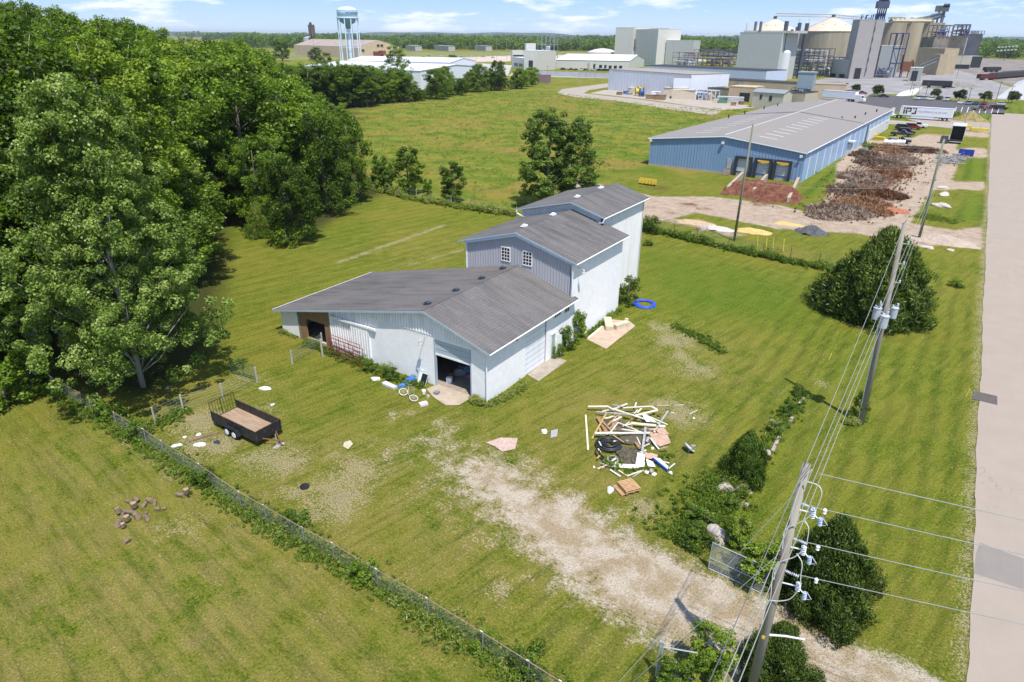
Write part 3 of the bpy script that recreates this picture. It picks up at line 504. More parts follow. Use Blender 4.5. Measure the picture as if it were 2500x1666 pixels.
def leaves(centres,radii,tones,n,size,flat=.75,upbias=.6,rng=RNG,elong=1.,outc=None):
    """n leaf faces scattered round each clump centre; returns mesh-ready arrays"""
    K=len(centres); c=np.repeat(centres,n,0); r=np.repeat(radii,n)[:,None]; d=rng.normal(size=(K*n,3)); d/=np.linalg.norm(d,axis=1)[:,None]
    rad=rng.uniform(.35,1.,(K*n,1))**.6; p=c+d*r*rad*np.array([1,1,flat])
    nrm=d*.7+rng.normal(size=(K*n,3))*.55+np.array([0,0,upbias]); nrm/=np.linalg.norm(nrm,axis=1)[:,None]
    a=np.cross(nrm,rng.normal(size=(K*n,3))); a/=np.linalg.norm(a,axis=1)[:,None]; 
    if outc is not None:
        oc=p-np.repeat(outc[None],len(p),0); oc/=np.linalg.norm(oc,axis=1)[:,None]+1e-9; oc[:,2]+=.5; a=oc+rng.normal(size=a.shape)*.35; a-=nrm*(a*nrm).sum(1)[:,None]; a/=np.linalg.norm(a,axis=1)[:,None]+1e-9
    b=np.cross(nrm,a); s=(size*rng.uniform(.6,1.3,K*n))[:,None]; a=a*s*.5*elong; b=b*s*.5/max(1,elong**.5)
    bend=nrm*s*.12
    V=np.stack([p-a,p-b*.8+bend,p+a,p+b*.8+bend],1).reshape(-1,3); tn=np.repeat(np.clip(np.repeat(tones,n)+rng.normal(0,.13,K*n)+(d[:,2]*rad[:,0])*.08,0,1),4)
    return V,tn
def leafmesh(name,V,tn,mat_):
    me=bpy.data.meshes.new(name); q=np.arange(len(V)).reshape(-1,4); npmesh(me,V,q)
    A=me.attributes.new('tone','FLOAT','POINT'); A.data.foreach_set('value',tn.astype(np.float32)); me.materials.append(mat_); return me
def crown_tree(name,h,w,crown0=.18,lobes=9,clumps=90,n=130,leaf=.34,cr=.95,trunk=.3,mat_=None,bark=None,shape='round',rng=None,gap=0.):
    """mesh data for trunk and crown of a broadleaf tree of height h and crown width w"""
    rng=rng or RNG; tk=MB(); top=h*.86; bend=rng.normal(0,.03*h,2); path=[]
    for k in range(6): t=k/5; path.append((bend[0]*t*t,bend[1]*t*t,top*t))
    tk.tube(path,[trunk*(1-.86*k/5)+.02 for k in range(6)],8); C=[];Rr=[];T=[]
    for L in range(lobes):
        t=(L+.5)/lobes; zc=h*(crown0+(1-crown0)*(.08+.84*t)); 
        if shape=='round': prof=math.sin(math.pi*min(.97,.16+.80*t))**.6
        elif shape=='column': prof=.62+.35*math.sin(math.pi*t)
        elif shape=='vase': prof=.30+.70*t**.8 if t<.8 else .95
        elif shape=='spire': prof=(.72+1.1*t) if t<.28 else 1.03-.82*(t-.28)/.72
        else: prof=1.02-t*.85
        for s_ in range(3 if L<lobes-1 else 2):
            an=L*2.4+s_*2.1+rng.uniform(-.5,.5); rr=w/2*prof*rng.uniform(.45,.80); cx,cy=rr*math.cos(an),rr*math.sin(an)
            z0=max(h*crown0*.7,zc-h*.16); tt=z0/top; st=Vector((bend[0]*tt*tt,bend[1]*tt*tt,z0)); en=Vector((cx,cy,zc+h*.03))
            tk.tube([st,st.lerp(en,.5)+Vector((0,0,-.02*h)),en],[trunk*.26*(1-.6*t),trunk*.22*(1-.5*t),.02],5)
            lr=w*.21*rng.uniform(.75,1.25)*(1.-.35*t if shape!='vase' else 1.); k2=max(3,int(clumps/(lobes*3)))
            for _ in range(k2):
                d=rng.normal(size=3); d/=np.linalg.norm(d); q=np.array([cx,cy,zc])+d*lr*np.array([1,1,.8])*rng.uniform(.5,1.)
                if rng.random()<gap: continue
                q[2]=min(q[2],h*.97+rng.uniform(-.5,.3)); q[2]=max(q[2],h*crown0*.8); C.append(q); Rr.append(cr*rng.uniform(.6,1.25)); T.append(.42+rng.normal(0,.14))
    V,tn=leaves(np.array(C),np.array(Rr),np.array(T),n,leaf,rng=rng); cm=leafmesh(name+'_crown',V,tn,mat_ or LF)
    tm=bpy.data.meshes.new('trunk'); tm.from_pydata(tk.v,[],tk.f); tm.materials.append(bark or BARK); smooth(tm); return tm,cm,h,w
def put_tree(var,loc,h,name,label,cat='tree',group=None,wscale=1.,rz=None):
    tm,cm,h0,w0=var; t=thing(name,label,cat,(loc[0],loc[1],0),random.uniform(0,6.28) if rz is None else rz,group); s=h/h0; t.scale=(s*wscale,s*wscale,s)
    a=bpy.data.objects.new('trunk',tm); COL.objects.link(a); a.parent=t; c=bpy.data.objects.new('crown',cm); COL.objects.link(c); c.parent=t; return t
def cedar(name,h,w,clumps=260,n=70,leaf=.3,rng=None,lobed=.15,base=.02):
    rng=rng or RNG; tk=MB(); tk.tube([(0,0,0),(0,0,h*.9)],[.06*w*.5+.05,.03],7); C=[];R_=[];T=[]
    for k in range(clumps):
        t=rng.uniform(0,1)**1.25; z=h*(base+(1-base)*t); an=rng.uniform(0,6.28); pr=(1-t)**.70*(1+lobed*math.sin(an*3+t*5)+lobed*.8*math.sin(an*7+t*9)+lobed*.6*math.sin(an*13+t*17)); 
        if t<.12: pr*=.82+t*1.5
        rr=w/2*pr*rng.uniform(.42,1.12)**.6; C.append((rr*math.cos(an),rr*math.sin(an),z)); R_.append(w*.062*rng.uniform(.5,1.4)+.06); T.append(.40+rng.normal(0,.15)+.12*t)
        if k%8==0: tk.tube([(0,0,max(.1,z-.25*rr)),(rr*.8*math.cos(an),rr*.8*math.sin(an),z)],[.04,.01],4)
    V,tn=leaves(np.array(C),np.array(R_),np.array(T),n,leaf,flat=.9,upbias=.25,rng=rng,elong=2.0,outc=np.array([0,0,-h*.2])); cm=leafmesh(name+'_crown',V,tn,LCE)
    tm=bpy.data.meshes.new('trunk'); tm.from_pydata(tk.v,[],tk.f); tm.materials.append(BARK); return tm,cm,h,w
R=np.random.default_rng
_o1='first second third fourth fifth sixth seventh eighth ninth tenth eleventh twelfth thirteenth fourteenth fifteenth sixteenth seventeenth eighteenth nineteenth'.split(); _o10={2:'twent',3:'thirt',4:'fort',5:'fift',6:'sixt',7:'sevent',8:'eight',9:'ninet',10:'hundred',11:'hundred'}
def ordn(k):
    if k<=19: return _o1[k-1]
    t,u=divmod(k,10); return _o10[t]+('ieth' if u==0 else 'y-'+_o1[u-1])
VT=[crown_tree('maple',18,12,.08,9,190,110,.34,1.15,.32,LF,rng=R(1)),crown_tree('ash',20,11,.08,10,200,105,.34,1.1,.32,LF,rng=R(2)),
    crown_tree('elm',17,13,.06,8,190,110,.34,1.15,.34,LFL,rng=R(3),shape='vase'),crown_tree('locust',19,11,.06,10,200,110,.31,1.05,.3,LFL,rng=R(4)),
    crown_tree('cottonwood',26,13,.12,12,240,105,.34,1.1,.42,LFC,BARKP,rng=R(5),gap=.12),crown_tree('oak',18,13,.05,9,210,110,.34,1.2,.36,LF,rng=R(6))]
VT+=[crown_tree('tall_cottonwood',34,17,.12,15,430,105,.36,1.35,.5,LF,BARKP,rng=R(7),gap=.06),crown_tree('tall_ash',32,15,.1,14,400,105,.34,1.25,.5,LFL,rng=R(8))]
VS=[crown_tree('small_maple',9,5.5,.08,8,110,85,.24,.6,.14,LF,rng=R(11)),crown_tree('small_elm',8,4.2,.06,8,100,85,.24,.55,.12,LFL,rng=R(12),shape='column'),crown_tree('young_cottonwood',15,8.5,.03,12,300,95,.24,.68,.16,LFC,BARKP,rng=R(13),shape='round',gap=.05)]
VB=[crown_tree('bush',2.2,2.6,.02,4,40,70,.14,.36,.05,LW,rng=R(21)),crown_tree('bush_b',2.4,2.2,.02,4,40,70,.15,.36,.05,LFL,rng=R(22)),crown_tree('bush_c',2.0,2.4,.02,4,44,75,.12,.34,.05,LF,rng=R(23))]
# the big cottonwood in front of the woods
big=crown_tree('big_cottonwood',22,16.5,.07,18,1250,135,.19,.62,.22,LFC,BARKP,rng=R(31),gap=.10,shape='spire')
t=put_tree(big,G(350,945),24,'cottonwood_tree','tall open cottonwood with a pale trunk in front of the woods, nearest the wire fence',wscale=.86,rz=.5)
WG='trees of the woods on the left'
def hfor(px,py,P): return HZ(px,py,P)
# named trees along the edge of the woods
edge=[((720,590),(720,365),5,'rounded tree with bare grey lower branches at the corner of the woods',.95,0),((860,495),(850,275),0,'dense dark tree at the right end of the woods, casting shade on the mown grass',.85,0),
 ((800,520),(790,260),5,'broad dark green tree standing behind the grey branched tree',.9,0),((640,560),(620,330),2,'light green tree at the edge of the mown lawn, left of the grey branched tree',.8,0),
 ((930,462),(905,375),None,'small bright green tree at the far corner of the lawn',1,1)]
for b_,tp,vi,lab,ws,sm in edge:
    P=G(*b_); h=HZ(*tp,P); put_tree(VS[1] if sm else VT[vi],P,h,'small_tree' if sm else 'broadleaf_tree',lab,'tree',None if sm else WG,ws)
cA=cedar('cedar_a',9.,12.,1500,75,.21,R(41),.13); cB=cedar('cedar_b',4.5,6.,900,60,.13,R(42),.2); cB[1].materials[0]=leafmat('juniper_sprays',[(.1,(.035,.065,.008)),(.45,(.085,.15,.016)),(.75,(.16,.24,.03)),(.95,(.26,.31,.05))],.3); 
put_tree(cB,G(637,578),4.6,'cedar_tree','dark cedar under the trees at the corner of the woods','tree',wscale=.62)
put_tree(VB[2],G(700,600),3.2,'shrub','dark green shrub at the foot of the grey branched tree','shrub',wscale=1.2)
# rest of the woods: profile of the tree tops against the sky (pixel x -> pixel y)
prof=[(-900,-60),(0,-25),(150,-12),(240,5),(300,12),(420,28),(470,60),(520,25),(600,35),(640,100),(690,140),(740,190),(800,235),(850,290),(900,360)]
def pt(x): return float(np.interp(x,[a for a,_ in prof],[b for _,b in prof]))
front=[(-300,1010),(0,985),(130,925),(250,900),(420,860),(500,760),(540,640),(575,560),(700,560),(800,520),(880,470)]
fedge=np.array([G(*q)[:2] for q in front]); k=0; placed=[tuple(G(350,945)[:2])]; cnt=0
desc={0:'mid green maple-like tree',1:'tall narrow leafy tree',2:'spreading light green tree',3:'feathery light green tree',4:'tall cottonwood with an open top',5:'broad dark green tree',6:'very tall full crowned tree',7:'very tall light green tree'}
backpoly=[tuple(p) for p in fedge]+[tuple(G(*q)[:2]) for q in [(900,400),(880,330),(820,268),(740,262),(600,300)]]+[(-215,120),(-205,60),(-150,-5),(-75,-15)]
zone=lambda u: 'leftmost' if u<60 else ''
cands=[]
for gy_ in np.arange(-10,200,7.3):
    for gx_ in np.arange(-230,-50,7.3):
        p=np.array([gx_+RNG.uniform(-2.4,2.4),gy_+RNG.uniform(-2.4,2.4)]); cands.append(p)
C_=np.array(cands); sd=sdpoly(C_,backpoly); order=np.argsort(np.hypot(C_[:,0],C_[:,1]))
wl=[]
for i_ in order:
    p=C_[i_]
    if sd[i_]>-2.2: continue
    u,v=PX((p[0],p[1],0))
    if u<-330 or u>960: continue
    D=math.hypot(p[0],p[1])
    if D>135 and RNG.random()<.35 : continue
    if math.hypot(p[0]-placed[0][0],p[1]-placed[0][1])<5.5: continue
    hs=HZ(max(u,-100),pt(u)+RNG.uniform(0,45 if RNG.random()<.6 else 110),(p[0],p[1])); h=min(hs,RNG.uniform(23,38 if u<480 else 26)) if not (u<440 and RNG.random()<.6) else min(hs,42)
    if sd[i_]>-6: h*=RNG.uniform(.5,.8)
    h=max(h,6); vi=int(RNG.integers(0,6)) if h>11 else int(RNG.choice([0,2,3,5]))
    if h>25: vi=6 if RNG.random()<.65 else 7
    wl.append((u,D,desc[vi],put_tree(VT[vi],p,h,'broadleaf_tree','x','tree',WG,RNG.uniform(.95,1.2)*(1 if h>12 else 1.2)))); cnt+=1
rows=[(0,66,'front'),(66,80,'second'),(80,96,'third'),(96,114,'fourth'),(114,134,'fifth'),(134,150,'sixth'),(150,168,'seventh'),(168,190,'eighth'),(190,999,'rearmost')]
for a,b_,rn_ in rows:
    for k,(u,D,ds,o) in enumerate(sorted([w_ for w_ in wl if a<=w_[1]<b_],key=lambda w_:w_[0])): o['label']=f"{ds}, {ordn(k+1)} from left, {rn_} row of the woods"
print('woods',cnt)
# line of trees beside the meadow, far end
HG='trees in the hedgerow beyond the meadow'
hr=[((720,262),(705,150),2,.8,'tree left of the leaning grey pole in the hedgerow'),((660,280),(650,110),3,.9,'pale green tree in the hedgerow nearest the woods'),((765,262),(760,165),0,.9,'rounded hedgerow tree just right of the leaning grey pole'),((805,258),(808,122),4,.62,'slim tall hedgerow tree below the water tower legs, left one'),
 ((840,262),(838,143),4,.6,'slim hedgerow tree right under the water tower'),((868,258),(866,185),1,.8,'thin hedgerow tree with a pale crown'),((905,255),(915,160),3,.9,'bright green hedgerow tree in front of the white factory roof'),((945,250),(948,175),0,.9,'dark leafy hedgerow tree beside the tall pair'),
 ((975,245),(985,105),4,.8,'tallest hedgerow tree, left of the white factory end wall'),((1020,245),(1020,215),2,1.,'low yellow green hedgerow bush-like tree'),((1085,232),(1082,158),5,.75,'dark round tree right of the white factory end wall'),((1125,228),(1120,190),0,1.1,'low dark tree below the red trailer'),
 ((1172,225),(1168,152),5,.8,'dark tree, left one of the tall dark pair by the meadow road'),((1215,222),(1220,144),0,.75,'dark tree, taller of the pair by the meadow road'),((1262,218),(1258,165),5,.7,'dark narrow tree near the right end of the hedgerow'),((1300,212),(1302,175),3,.7,'lighter tree that ends the hedgerow on the right'),
 ((1105,176),(1105,132),5,1.,'small dark tree behind the red trailer'),((690,150),(690,92),1,1.2,'tree standing left of the tan warehouse'),((772,150),(773,114),5,1.2,'dark round tree in front of the tan warehouse'),((948,160),(948,138),0,1.2,'small tree beside the rusty machine by the tan warehouse')]
for b_,tp,vi,ws,lab in hr:
    P=G(*b_); put_tree(VT[vi],P,max(2.5,HZ(*tp,P)),'hedgerow_tree',lab,'tree',HG,ws*1.45)
rg=R(88); line_=[(600,300),(660,285),(730,270),(800,262),(880,262),(960,250),(1040,243),(1120,232),(1200,224),(1300,214)]; k=0
for u in np.arange(610,1305,13.):
    v=float(np.interp(u,[a for a,_ in line_],[b for _,b in line_]))+rg.uniform(-9,3); top=(rg.uniform(148,195) if u<930 else rg.uniform(158,205)); 
    if 1000<u<1062: top=rg.uniform(205,225)
    P=G(u,v); k+=1; put_tree(VT[int(rg.integers(0,6))],P,max(3.2,HZ(u,top,P)),'hedgerow_tree',f"leafy thicket tree, {ordn(k)} from the left in the hedgerow undergrowth",'tree',HG,rg.uniform(1.3,1.8))
# single trees by the lawn
for b_,tp,v_,ws,nm,lab in [((1335,505),(1300,252),2,1.15,'poplar_tree','tall multi-stemmed poplar behind the barn, left of its pair'),((1398,500),(1405,275),2,1.15,'poplar_tree','shorter right-hand poplar of the pair behind the barn'),
  ((998,474),(1003,352),0,1.25,'small_tree','dark bushy tree on the field fence, left of the one with the post'),((1105,494),(1105,390),0,1.15,'small_tree','dark bushy tree on the field fence beside the pale post'),((1045,482),(1045,435),1,1.1,'small_tree','low sapling between the two fence line trees'),((948,466),(945,392),1,.8,'small_tree','thin pale tree at the left end of the field fence')]:
    P=G(*b_); put_tree(VS[v_],P,HZ(*tp,P),nm,lab,wscale=ws)
# cedars
put_tree(cA,G(2130,765),HZ(2130,565,G(2130,765)),'cedar_tree','huge dark rounded cedar behind the pole with three transformers','tree',wscale=.98)
put_tree(cB,G(1815,1165),3.3,'cedar_tree','small dark cedar between the rubble bed and the mown strip','tree',wscale=.66,rz=1)
cC=cedar('cedar_c',5.5,7.,900,70,.12,R(43),.2); put_tree(cC,G(2005,1470),5.1,'cedar_tree','dark cedar under the cross wires beside the leaning gate','tree',wscale=.74)
put_tree(cC,G(1890,1650),3.0,'cedar_tree','dark cedar at the bottom edge behind the nearest pole','tree',wscale=.85,rz=2)
yt=crown_tree('sapling',4,2.6,.05,6,90,80,.13,.3,.05,LF,rng=R(51),shape='column'); put_tree(yt,G(1725,1660),3.4,'sapling','bright green sapling beside the pipe gate frame at the bottom edge','tree',wscale=.95)
put_tree(yt,G(1640,1690),2.0,'shrub','low green shrub behind the pipe gate frame','shrub',wscale=1.3)
put_tree(yt,G(1850,1420),2.8,'shrub','light green bush growing through the chain link gate','shrub',wscale=1.5); put_tree(yt,G(1800,1330),2.2,'shrub','leafy bush behind the top of the chain link gate','shrub',wscale=1.2)
# shrubs against the barn and in the beds
for b_,h,ws,v_,lab in [((1378,852),2.5,.75,2,'tall dark green shrub against the barn beside the small door'),((1410,835),3.4,.55,1,'tallest shrub by the small barn door'),((1362,872),1.3,.9,2,'low shrub at the foot of the small barn door'),((1532,742),3.1,.75,2,'bushy shrub at the barn corner beside the blue hose'),((1590,570),2.8,.9,2,'round shrub at the far corner of the barn'),((1582,600),1.0,1.3,2,'low shrub below the far barn corner'),
  ((885,1420),1.6,1.,1,'bright green bush growing over the chain link fence'),((270,1030),1.9,1.2,1,'yellow green bush on the fence, upper of two'),((335,1075),1.7,1.,1,'yellow green bush on the fence, lower of two'),((720,1285),1.3,1.3,1,'lime green bush spilling over the fence beside the dark mesh'),((500,1185),1.3,1.1,2,'green bush on the fence with white flowers'),((1290,1630),1.2,1.4,2,'bushy clump on the fence at the bottom edge'),((1180,1585),1.1,1.1,2,'green clump on the fence near the bottom edge'),
  ((80,950),4.0,1.2,1,'bright green tree-like bush at the edge of the woods shadow'),((20,990),3.6,1.2,1,'leafy bush at the left edge of the picture'),((1725,1290),1.1,1.6,0,'sprawling vine covered shrub in the rubble bed'),((1700,1330),1.2,1.5,2,'dark shrub at the low end of the rubble bed'),((1785,1240),.7,1.5,0,'leafy mound among the boulders'),((1690,1260),.8,1.4,0,'vine mound on the left of the rubble bed'),
  ((1925,1010),1.1,1.1,0,'vine clump along the stone edging, upper'),((1895,1055),1.1,1.2,0,'vine clump along the stone edging, middle'),((1950,965),.9,1.1,2,'weedy clump at the pole shadow'),((2335,700),1.0,1.6,2,'low dark shrub near the road'),((2095,1025),2.4,.5,2,'vine climbing the foot of the pole with transformers'),((905,905),1.,1.2,0,'weedy bush against the barn front by the junk'),((955,925),1.1,1.1,0,'bush with the bicycle leaning beside it')]:
    put_tree(VB[v_],G(*b_),h,'shrub',lab,'shrub',wscale=ws)
# weeds: strips of tall growth along fences and walls
def weeds(pts,wid,n,h,name='weeds',mat_=LW,z=0.,label=None,dens=1.,sz=.09):
    pts=np.array(pts); seg=np.linalg.norm(np.diff(pts,axis=0),axis=1); cum=np.r_[0,np.cumsum(seg)]; tot=cum[-1]; s=RNG.uniform(0,tot,n); i=np.clip(np.searchsorted(cum,s)-1,0,len(seg)-1)
    f=((s-cum[i])/seg[i])[:,None]; p=pts[i]*(1-f)+pts[i+1]*f; d=(pts[i+1]-pts[i])/seg[i][:,None]; nn=np.stack([-d[:,1],d[:,0]],1); cl=.5+.5*np.sin(s*1.3+np.sin(s*.7)*2)
    p=p+nn*RNG.normal(0,wid/2.6,(n,1)); hh=h*RNG.uniform(.15,1.,n)*(.45+.75*cl)
    c=np.stack([p[:,0],p[:,1],z+hh*.6],1); V,tn=leaves(c,np.maximum(.1,hh*.42),(.52+.16*cl+RNG.normal(0,.13,n)),26,sz,flat=1.1,upbias=.2,elong=1.9); V[:,2]=np.maximum(V[:,2],.01)
    o=bpy.data.objects.new(name,leafmesh(name,V,tn,mat_)); COL.objects.link(o); o['kind']='stuff'; return o
fenceP=[G(*q,1.25)[:2] for q in [(120,918),(213,971),(348,1048),(393,1077),(485,1134),(583,1202),(644,1235),(738,1289),(811,1327),(919,1391),(1043,1462),(1177,1544),(1290,1615),(1370,1665)]]
weeds(fenceP,1.15,3000,.6); weeds([G(*q)[:2] for q in [(905,460),(1000,487),(1110,505),(1200,520),(1262,528)]],1.3,620,1.5,sz=.2); weeds([G(*q)[:2] for q in [(1575,560),(1700,590),(1860,628),(2000,655),(2060,668)]],1.2,800,1.3,sz=.17)
weeds([G(*q)[:2] for q in [(2010,535),(2080,500),(2130,450),(2170,400),(2200,365)]],9.,1500,.7,name='brush_litter',mat_=leafmat('litter_twigs',[(.1,(.06,.035,.022)),(.5,(.19,.11,.07)),(.9,(.36,.27,.20))],.05),sz=.16); weeds([(-46.2,35.6),(-42,35.6),(-38,35.4),(-34.5,35.3),(-32,35.6)],.9,520,.9); weeds([(-27.4,35.9),(-26.2,35.7),(-25.7,36.6),(-25.4,38.2),(-25.3,40.5)],.6,300,.7); weeds([(-25.9,50),(-25.8,53),(-25.8,56),(-26,59.6)],.5,120,.7)
weeds([G(*q)[:2] for q in [(1640,795),(1700,820),(1770,865)]],.9,330,.45); weeds([G(*q)[:2] for q in [(1960,965),(1905,1040),(1850,1110),(1840,1180)]],1.0,330,.6); weeds([G(*q)[:2] for q in [(1650,1330),(1700,1260),(1760,1200),(1790,1180)]],2.6,750,.7)
weeds([G(*q)[:2] for q in [(330,1060),(400,1030),(460,1000)]],1.1,260,.6); weeds([G(*q)[:2] for q in [(2240,525),(2290,535),(2340,545)]],3.,350,.5); weeds([G(*q)[:2] for q in [(2060,360),(2100,350),(2140,365)]],2.,200,.9,sz=.25)
weeds([G(*q)[:2] for q in [(1470,1130),(1560,1150),(1640,1110)]],.9,120,.35); weeds([G(*q)[:2] for q in [(2060,1035),(2095,1035)]],.4,60,.5); weeds([(-50.5,36.1),(-48,36.1)],.4,70,.5)
# rough grass standing in the meadow
mp_=np.array([G(*q)[:2] for q in [(880,440),(1000,470),(1250,510),(1480,430),(1590,400),(1880,270),(1640,262),(1340,225),(1080,230),(860,270)]])
bb0,bb1=mp_.min(0),mp_.max(0); pp=RNG.uniform(bb0,bb1,(9000,2)); pp=pp[sdpoly(pp,mp_)<0][:5200]
V,tn=leaves(np.stack([pp[:,0],pp[:,1],np.full(len(pp),.25)],1),RNG.uniform(.3,1.1,len(pp)),.68+RNG.normal(0,.14,len(pp)),12,.2,flat=.3,upbias=.1,elong=1.3)
o=bpy.data.objects.new('meadow_grass',leafmesh('meadow_grass',V,tn,LW)); COL.objects.link(o); o['kind']='stuff'
# far woods: a belt of tree crowns read as one mass
def belt(name,pts,depth,h,n,lf,mat_,seed=0,hvar=.3):
    rg=R(90+seed); pts=np.array(pts); seg=np.linalg.norm(np.diff(pts,axis=0),axis=1); cum=np.r_[0,np.cumsum(seg)]; s=rg.uniform(0,cum[-1],n); i=np.clip(np.searchsorted(cum,s)-1,0,len(seg)-1); f=((s-cum[i])/seg[i])[:,None]
    p=pts[i]*(1-f)+pts[i+1]*f; out=p/np.linalg.norm(p,axis=1)[:,None]; p=p+out*rg.uniform(0,depth,(n,1)); hh=h*(1+hvar*(rg.random(n)-.5)*2)*(1+.15*np.sin(s/60)+.1*np.sin(s/23))
    C=[];Rr=[];T=[]
    for a in range(n):
        tone=.42+rg.normal(0,.10)
        for q in range(5):
            z=hh[a]*rg.uniform(.2,.85); r=hh[a]*.26*rg.uniform(.7,1.2)*(1.15-z/hh[a]*.55); C.append((p[a,0]+rg.normal(0,hh[a]*.22),p[a,1]+rg.normal(0,hh[a]*.22),z)); Rr.append(r); T.append(tone+rg.normal(0,.07))
    V,tn=leaves(np.array(C),np.array(Rr),np.array(T),26,lf,rng=rg,flat=.9); o=bpy.data.objects.new(name,leafmesh(name,V,tn,mat_)); COL.objects.link(o); o['kind']='stuff'; return o
def arc(px,py0): return [tuple(G(a,py0(a))[:2]) for a in px]
belt('far_woods',[tuple(G(a,b)[:2]) for a,b in [(560,118),(700,118),(900,120),(1100,122),(1300,124),(1560,128),(1900,134),(2150,138),(2600,146)]],260,19,2300,2.4,LF,1)
belt('far_woods',[tuple(G(a,b)[:2]) for a,b in [(500,100),(900,102),(1300,106),(1800,111),(2300,116),(2700,122)]],1500,22,2200,5.5,LF,2)
belt('far_woods',[tuple(G(a,b)[:2]) for a,b in [(300,90.2),(900,93.2),(1300,96),(1900,100),(2700,106)]],4500,30,1800,17.,LF,3,.2)
# low wooded hills on the horizon
d=MB(); n=160; prev=None
for k in range(n):
    a=math.radians(-100+k*150/(n-1)); rr=9500; hgt=44+18*math.sin(k*.21)+10*math.sin(k*.53+1)+5*math.sin(k*1.3)
    row=[(rr*math.sin(a),rr*math.cos(a),0),((rr+900)*math.sin(a),(rr+900)*math.cos(a),hgt),((rr+3500)*math.sin(a),(rr+3500)*math.cos(a),0)]
    o_=len(d.v); d.v.extend(row)
    if k: d.f+= [(o_-3,o_,o_+1,o_-2),(o_-2,o_+1,o_+2,o_-1)]; d.m+=[0,0]
hm=M('far_hill_woods',(.030,.055,.022),1.,.3,.004,fine=.02); struct(d.build('hills',hm,smooth=True))
# ---------------- foreground objects ----------------
PW=M('pole_wood',(.30,.27,.225),.9,.22,2.,stretch=(1,1,.12),stain=(.17,.15,.12)); WIRE=M('wire_metal',(.36,.37,.34),.5,.1,metal=.3); PORC=M('grey_porcelain',(.55,.58,.64),.25,.08,spec=.6); BRN=M('brown_insulator',(.13,.06,.035),.3,.2,spec=.6); TRF=M('transformer_grey',(.40,.43,.48),.4,.08)
def sag(a,b,s=.4,n=14):
    a,b=Vector(a),Vector(b); return [a.lerp(b,k/n)+Vector((0,0,-s*4*(k/n)*(1-k/n))) for k in range(n+1)]
def pole(bp,tp,label,r0=.19,r1=.13,name='utility_pole',mat_=None,grp='utility poles'):
    b_=G(*bp) ; t_=GY(*tp,b_[1]); th_=thing(name,label,'utility pole',b_,group=grp); d=MB(); d.tube([b_-np.array([0,0,.1]),(b_+t_)/2,t_],[r0,(r0+r1)/2,r1],12); d.build('pole_shaft',mat_ or PW,th_,smooth=True); return th_,b_,t_
def insul(par,c,dirv,L=.32,r=.075,n=5,mat_=None,name='insulator'):
    c=Vector(c); dv=Vector(dirv).normalized(); d=MB(); d.tube([c,c+dv*L],r*.4,8)
    for k in range(n): p=c+dv*(L*(k+.5)/n); d.tube([p-dv*.012,p,p+dv*.02],[r*.6,r,r*.5],10)
    return d.build(name,mat_ or PORC,par,smooth=False)
p1,b1,t1=pole((1830,1700),(1969,1134),'nearest weathered pole with three cross line insulators on its right side',.20,.15)
p2,b2,t2=pole((2102,1035),(2209,545),'tall leaning pole carrying three grey transformers in front of the huge cedar',.2,.13)
p3,b3,t3=pole((2243,585),(2305,340),'tall greenish pole at the gravel yard entrance',.2,.13,mat_=M('green_pole',(.20,.21,.15),.9,.2,2.,stretch=(1,1,.12)))
p4,b4,t4=pole((1792,588),(1839,303),'green tinted pole standing alone in front of the blue warehouse loading doors',.18,.12,mat_=MATS['green_pole'])
def zr_(px_,x): d=RAY(*px_); return CH+d[2]/d[0]*x
# standoff arms on the second pole
st=[]
for (q,zq) in (((2217,595.6),0),((2206,644.5),0),((2196,690),0)):
    pt_=GY(*q,b2[1]+0.0); ax=b2[0]+(t2[0]-b2[0])*pt_[2]/t2[2]; d=MB(); d.tube([(ax+.1,b2[1],pt_[2]-.05),(pt_[0],b2[1],pt_[2]-.02)],.03,6); d.build('standoff_bracket',GALV,p2); insul(p2,(pt_[0],b2[1],pt_[2]-.05),(0,0,1),.22,.08,3); st.append(pt_)
d=MB(); d.tube([t2,t2+np.array([0.05,0,.25])],.03); d.build('top_pin',BRN,p2)
TOP2=tuple(t2+np.array([.05,0,.27]))
# transformers
for k,(q,off,s_) in enumerate([((2133,762),(-.50,-.1),.85),((2153,778),(.05,-.45),.92),((2171,762),(.50,.1),.78)]):
    zc=HZ(*q,b2); ax=b2[0]+(t2[0]-b2[0])*zc/t2[2]; c=(ax+off[0],b2[1]+off[1],zc-.55*s_); d=MB(); d.lathe([(.28*s_,0),(.30*s_,.06),(.30*s_,.92*s_),(.33*s_,.94*s_),(.33*s_,1.0*s_),(.18*s_,1.09*s_)],c,18)
    tr_=d.build('transformer',TRF,p2); tr_['label']=['left transformer can','front transformer can','right transformer can'][k]
    insul(tr_,(c[0]+.1,c[1],c[2]+1.05*s_),(.1,0,1),.3,.08,4,name='bushing'); insul(tr_,(c[0]-.1,c[1]-.05,c[2]+1.0*s_),(-.3,0,1),.2,.06,3,name='bushing'); d=MB(); d.obox(((c[0]+ax)/2,(c[1]+b2[1])/2,c[2]+.6),(.5,.12,.1),math.atan2(off[1],off[0])); d.build('bracket',GALV,tr_)
for q in ((2150,735),(2140,752)): # cutouts above the cans
    p_=GY(*q,b2[1]-.3); insul(p2,p_,(.4,0,-1),.35,.07,4,name='fuse_cutout')
d=MB(); zz=[1.2,3,5,7]; ax=lambda z:b2[0]+(t2[0]-b2[0])*z/t2[2]
d.tube([(ax(z)-.22,b2[1]-.02,z) for z in (.2,3,6,8)],.035,6); d.build('riser_conduit',WT,p2)
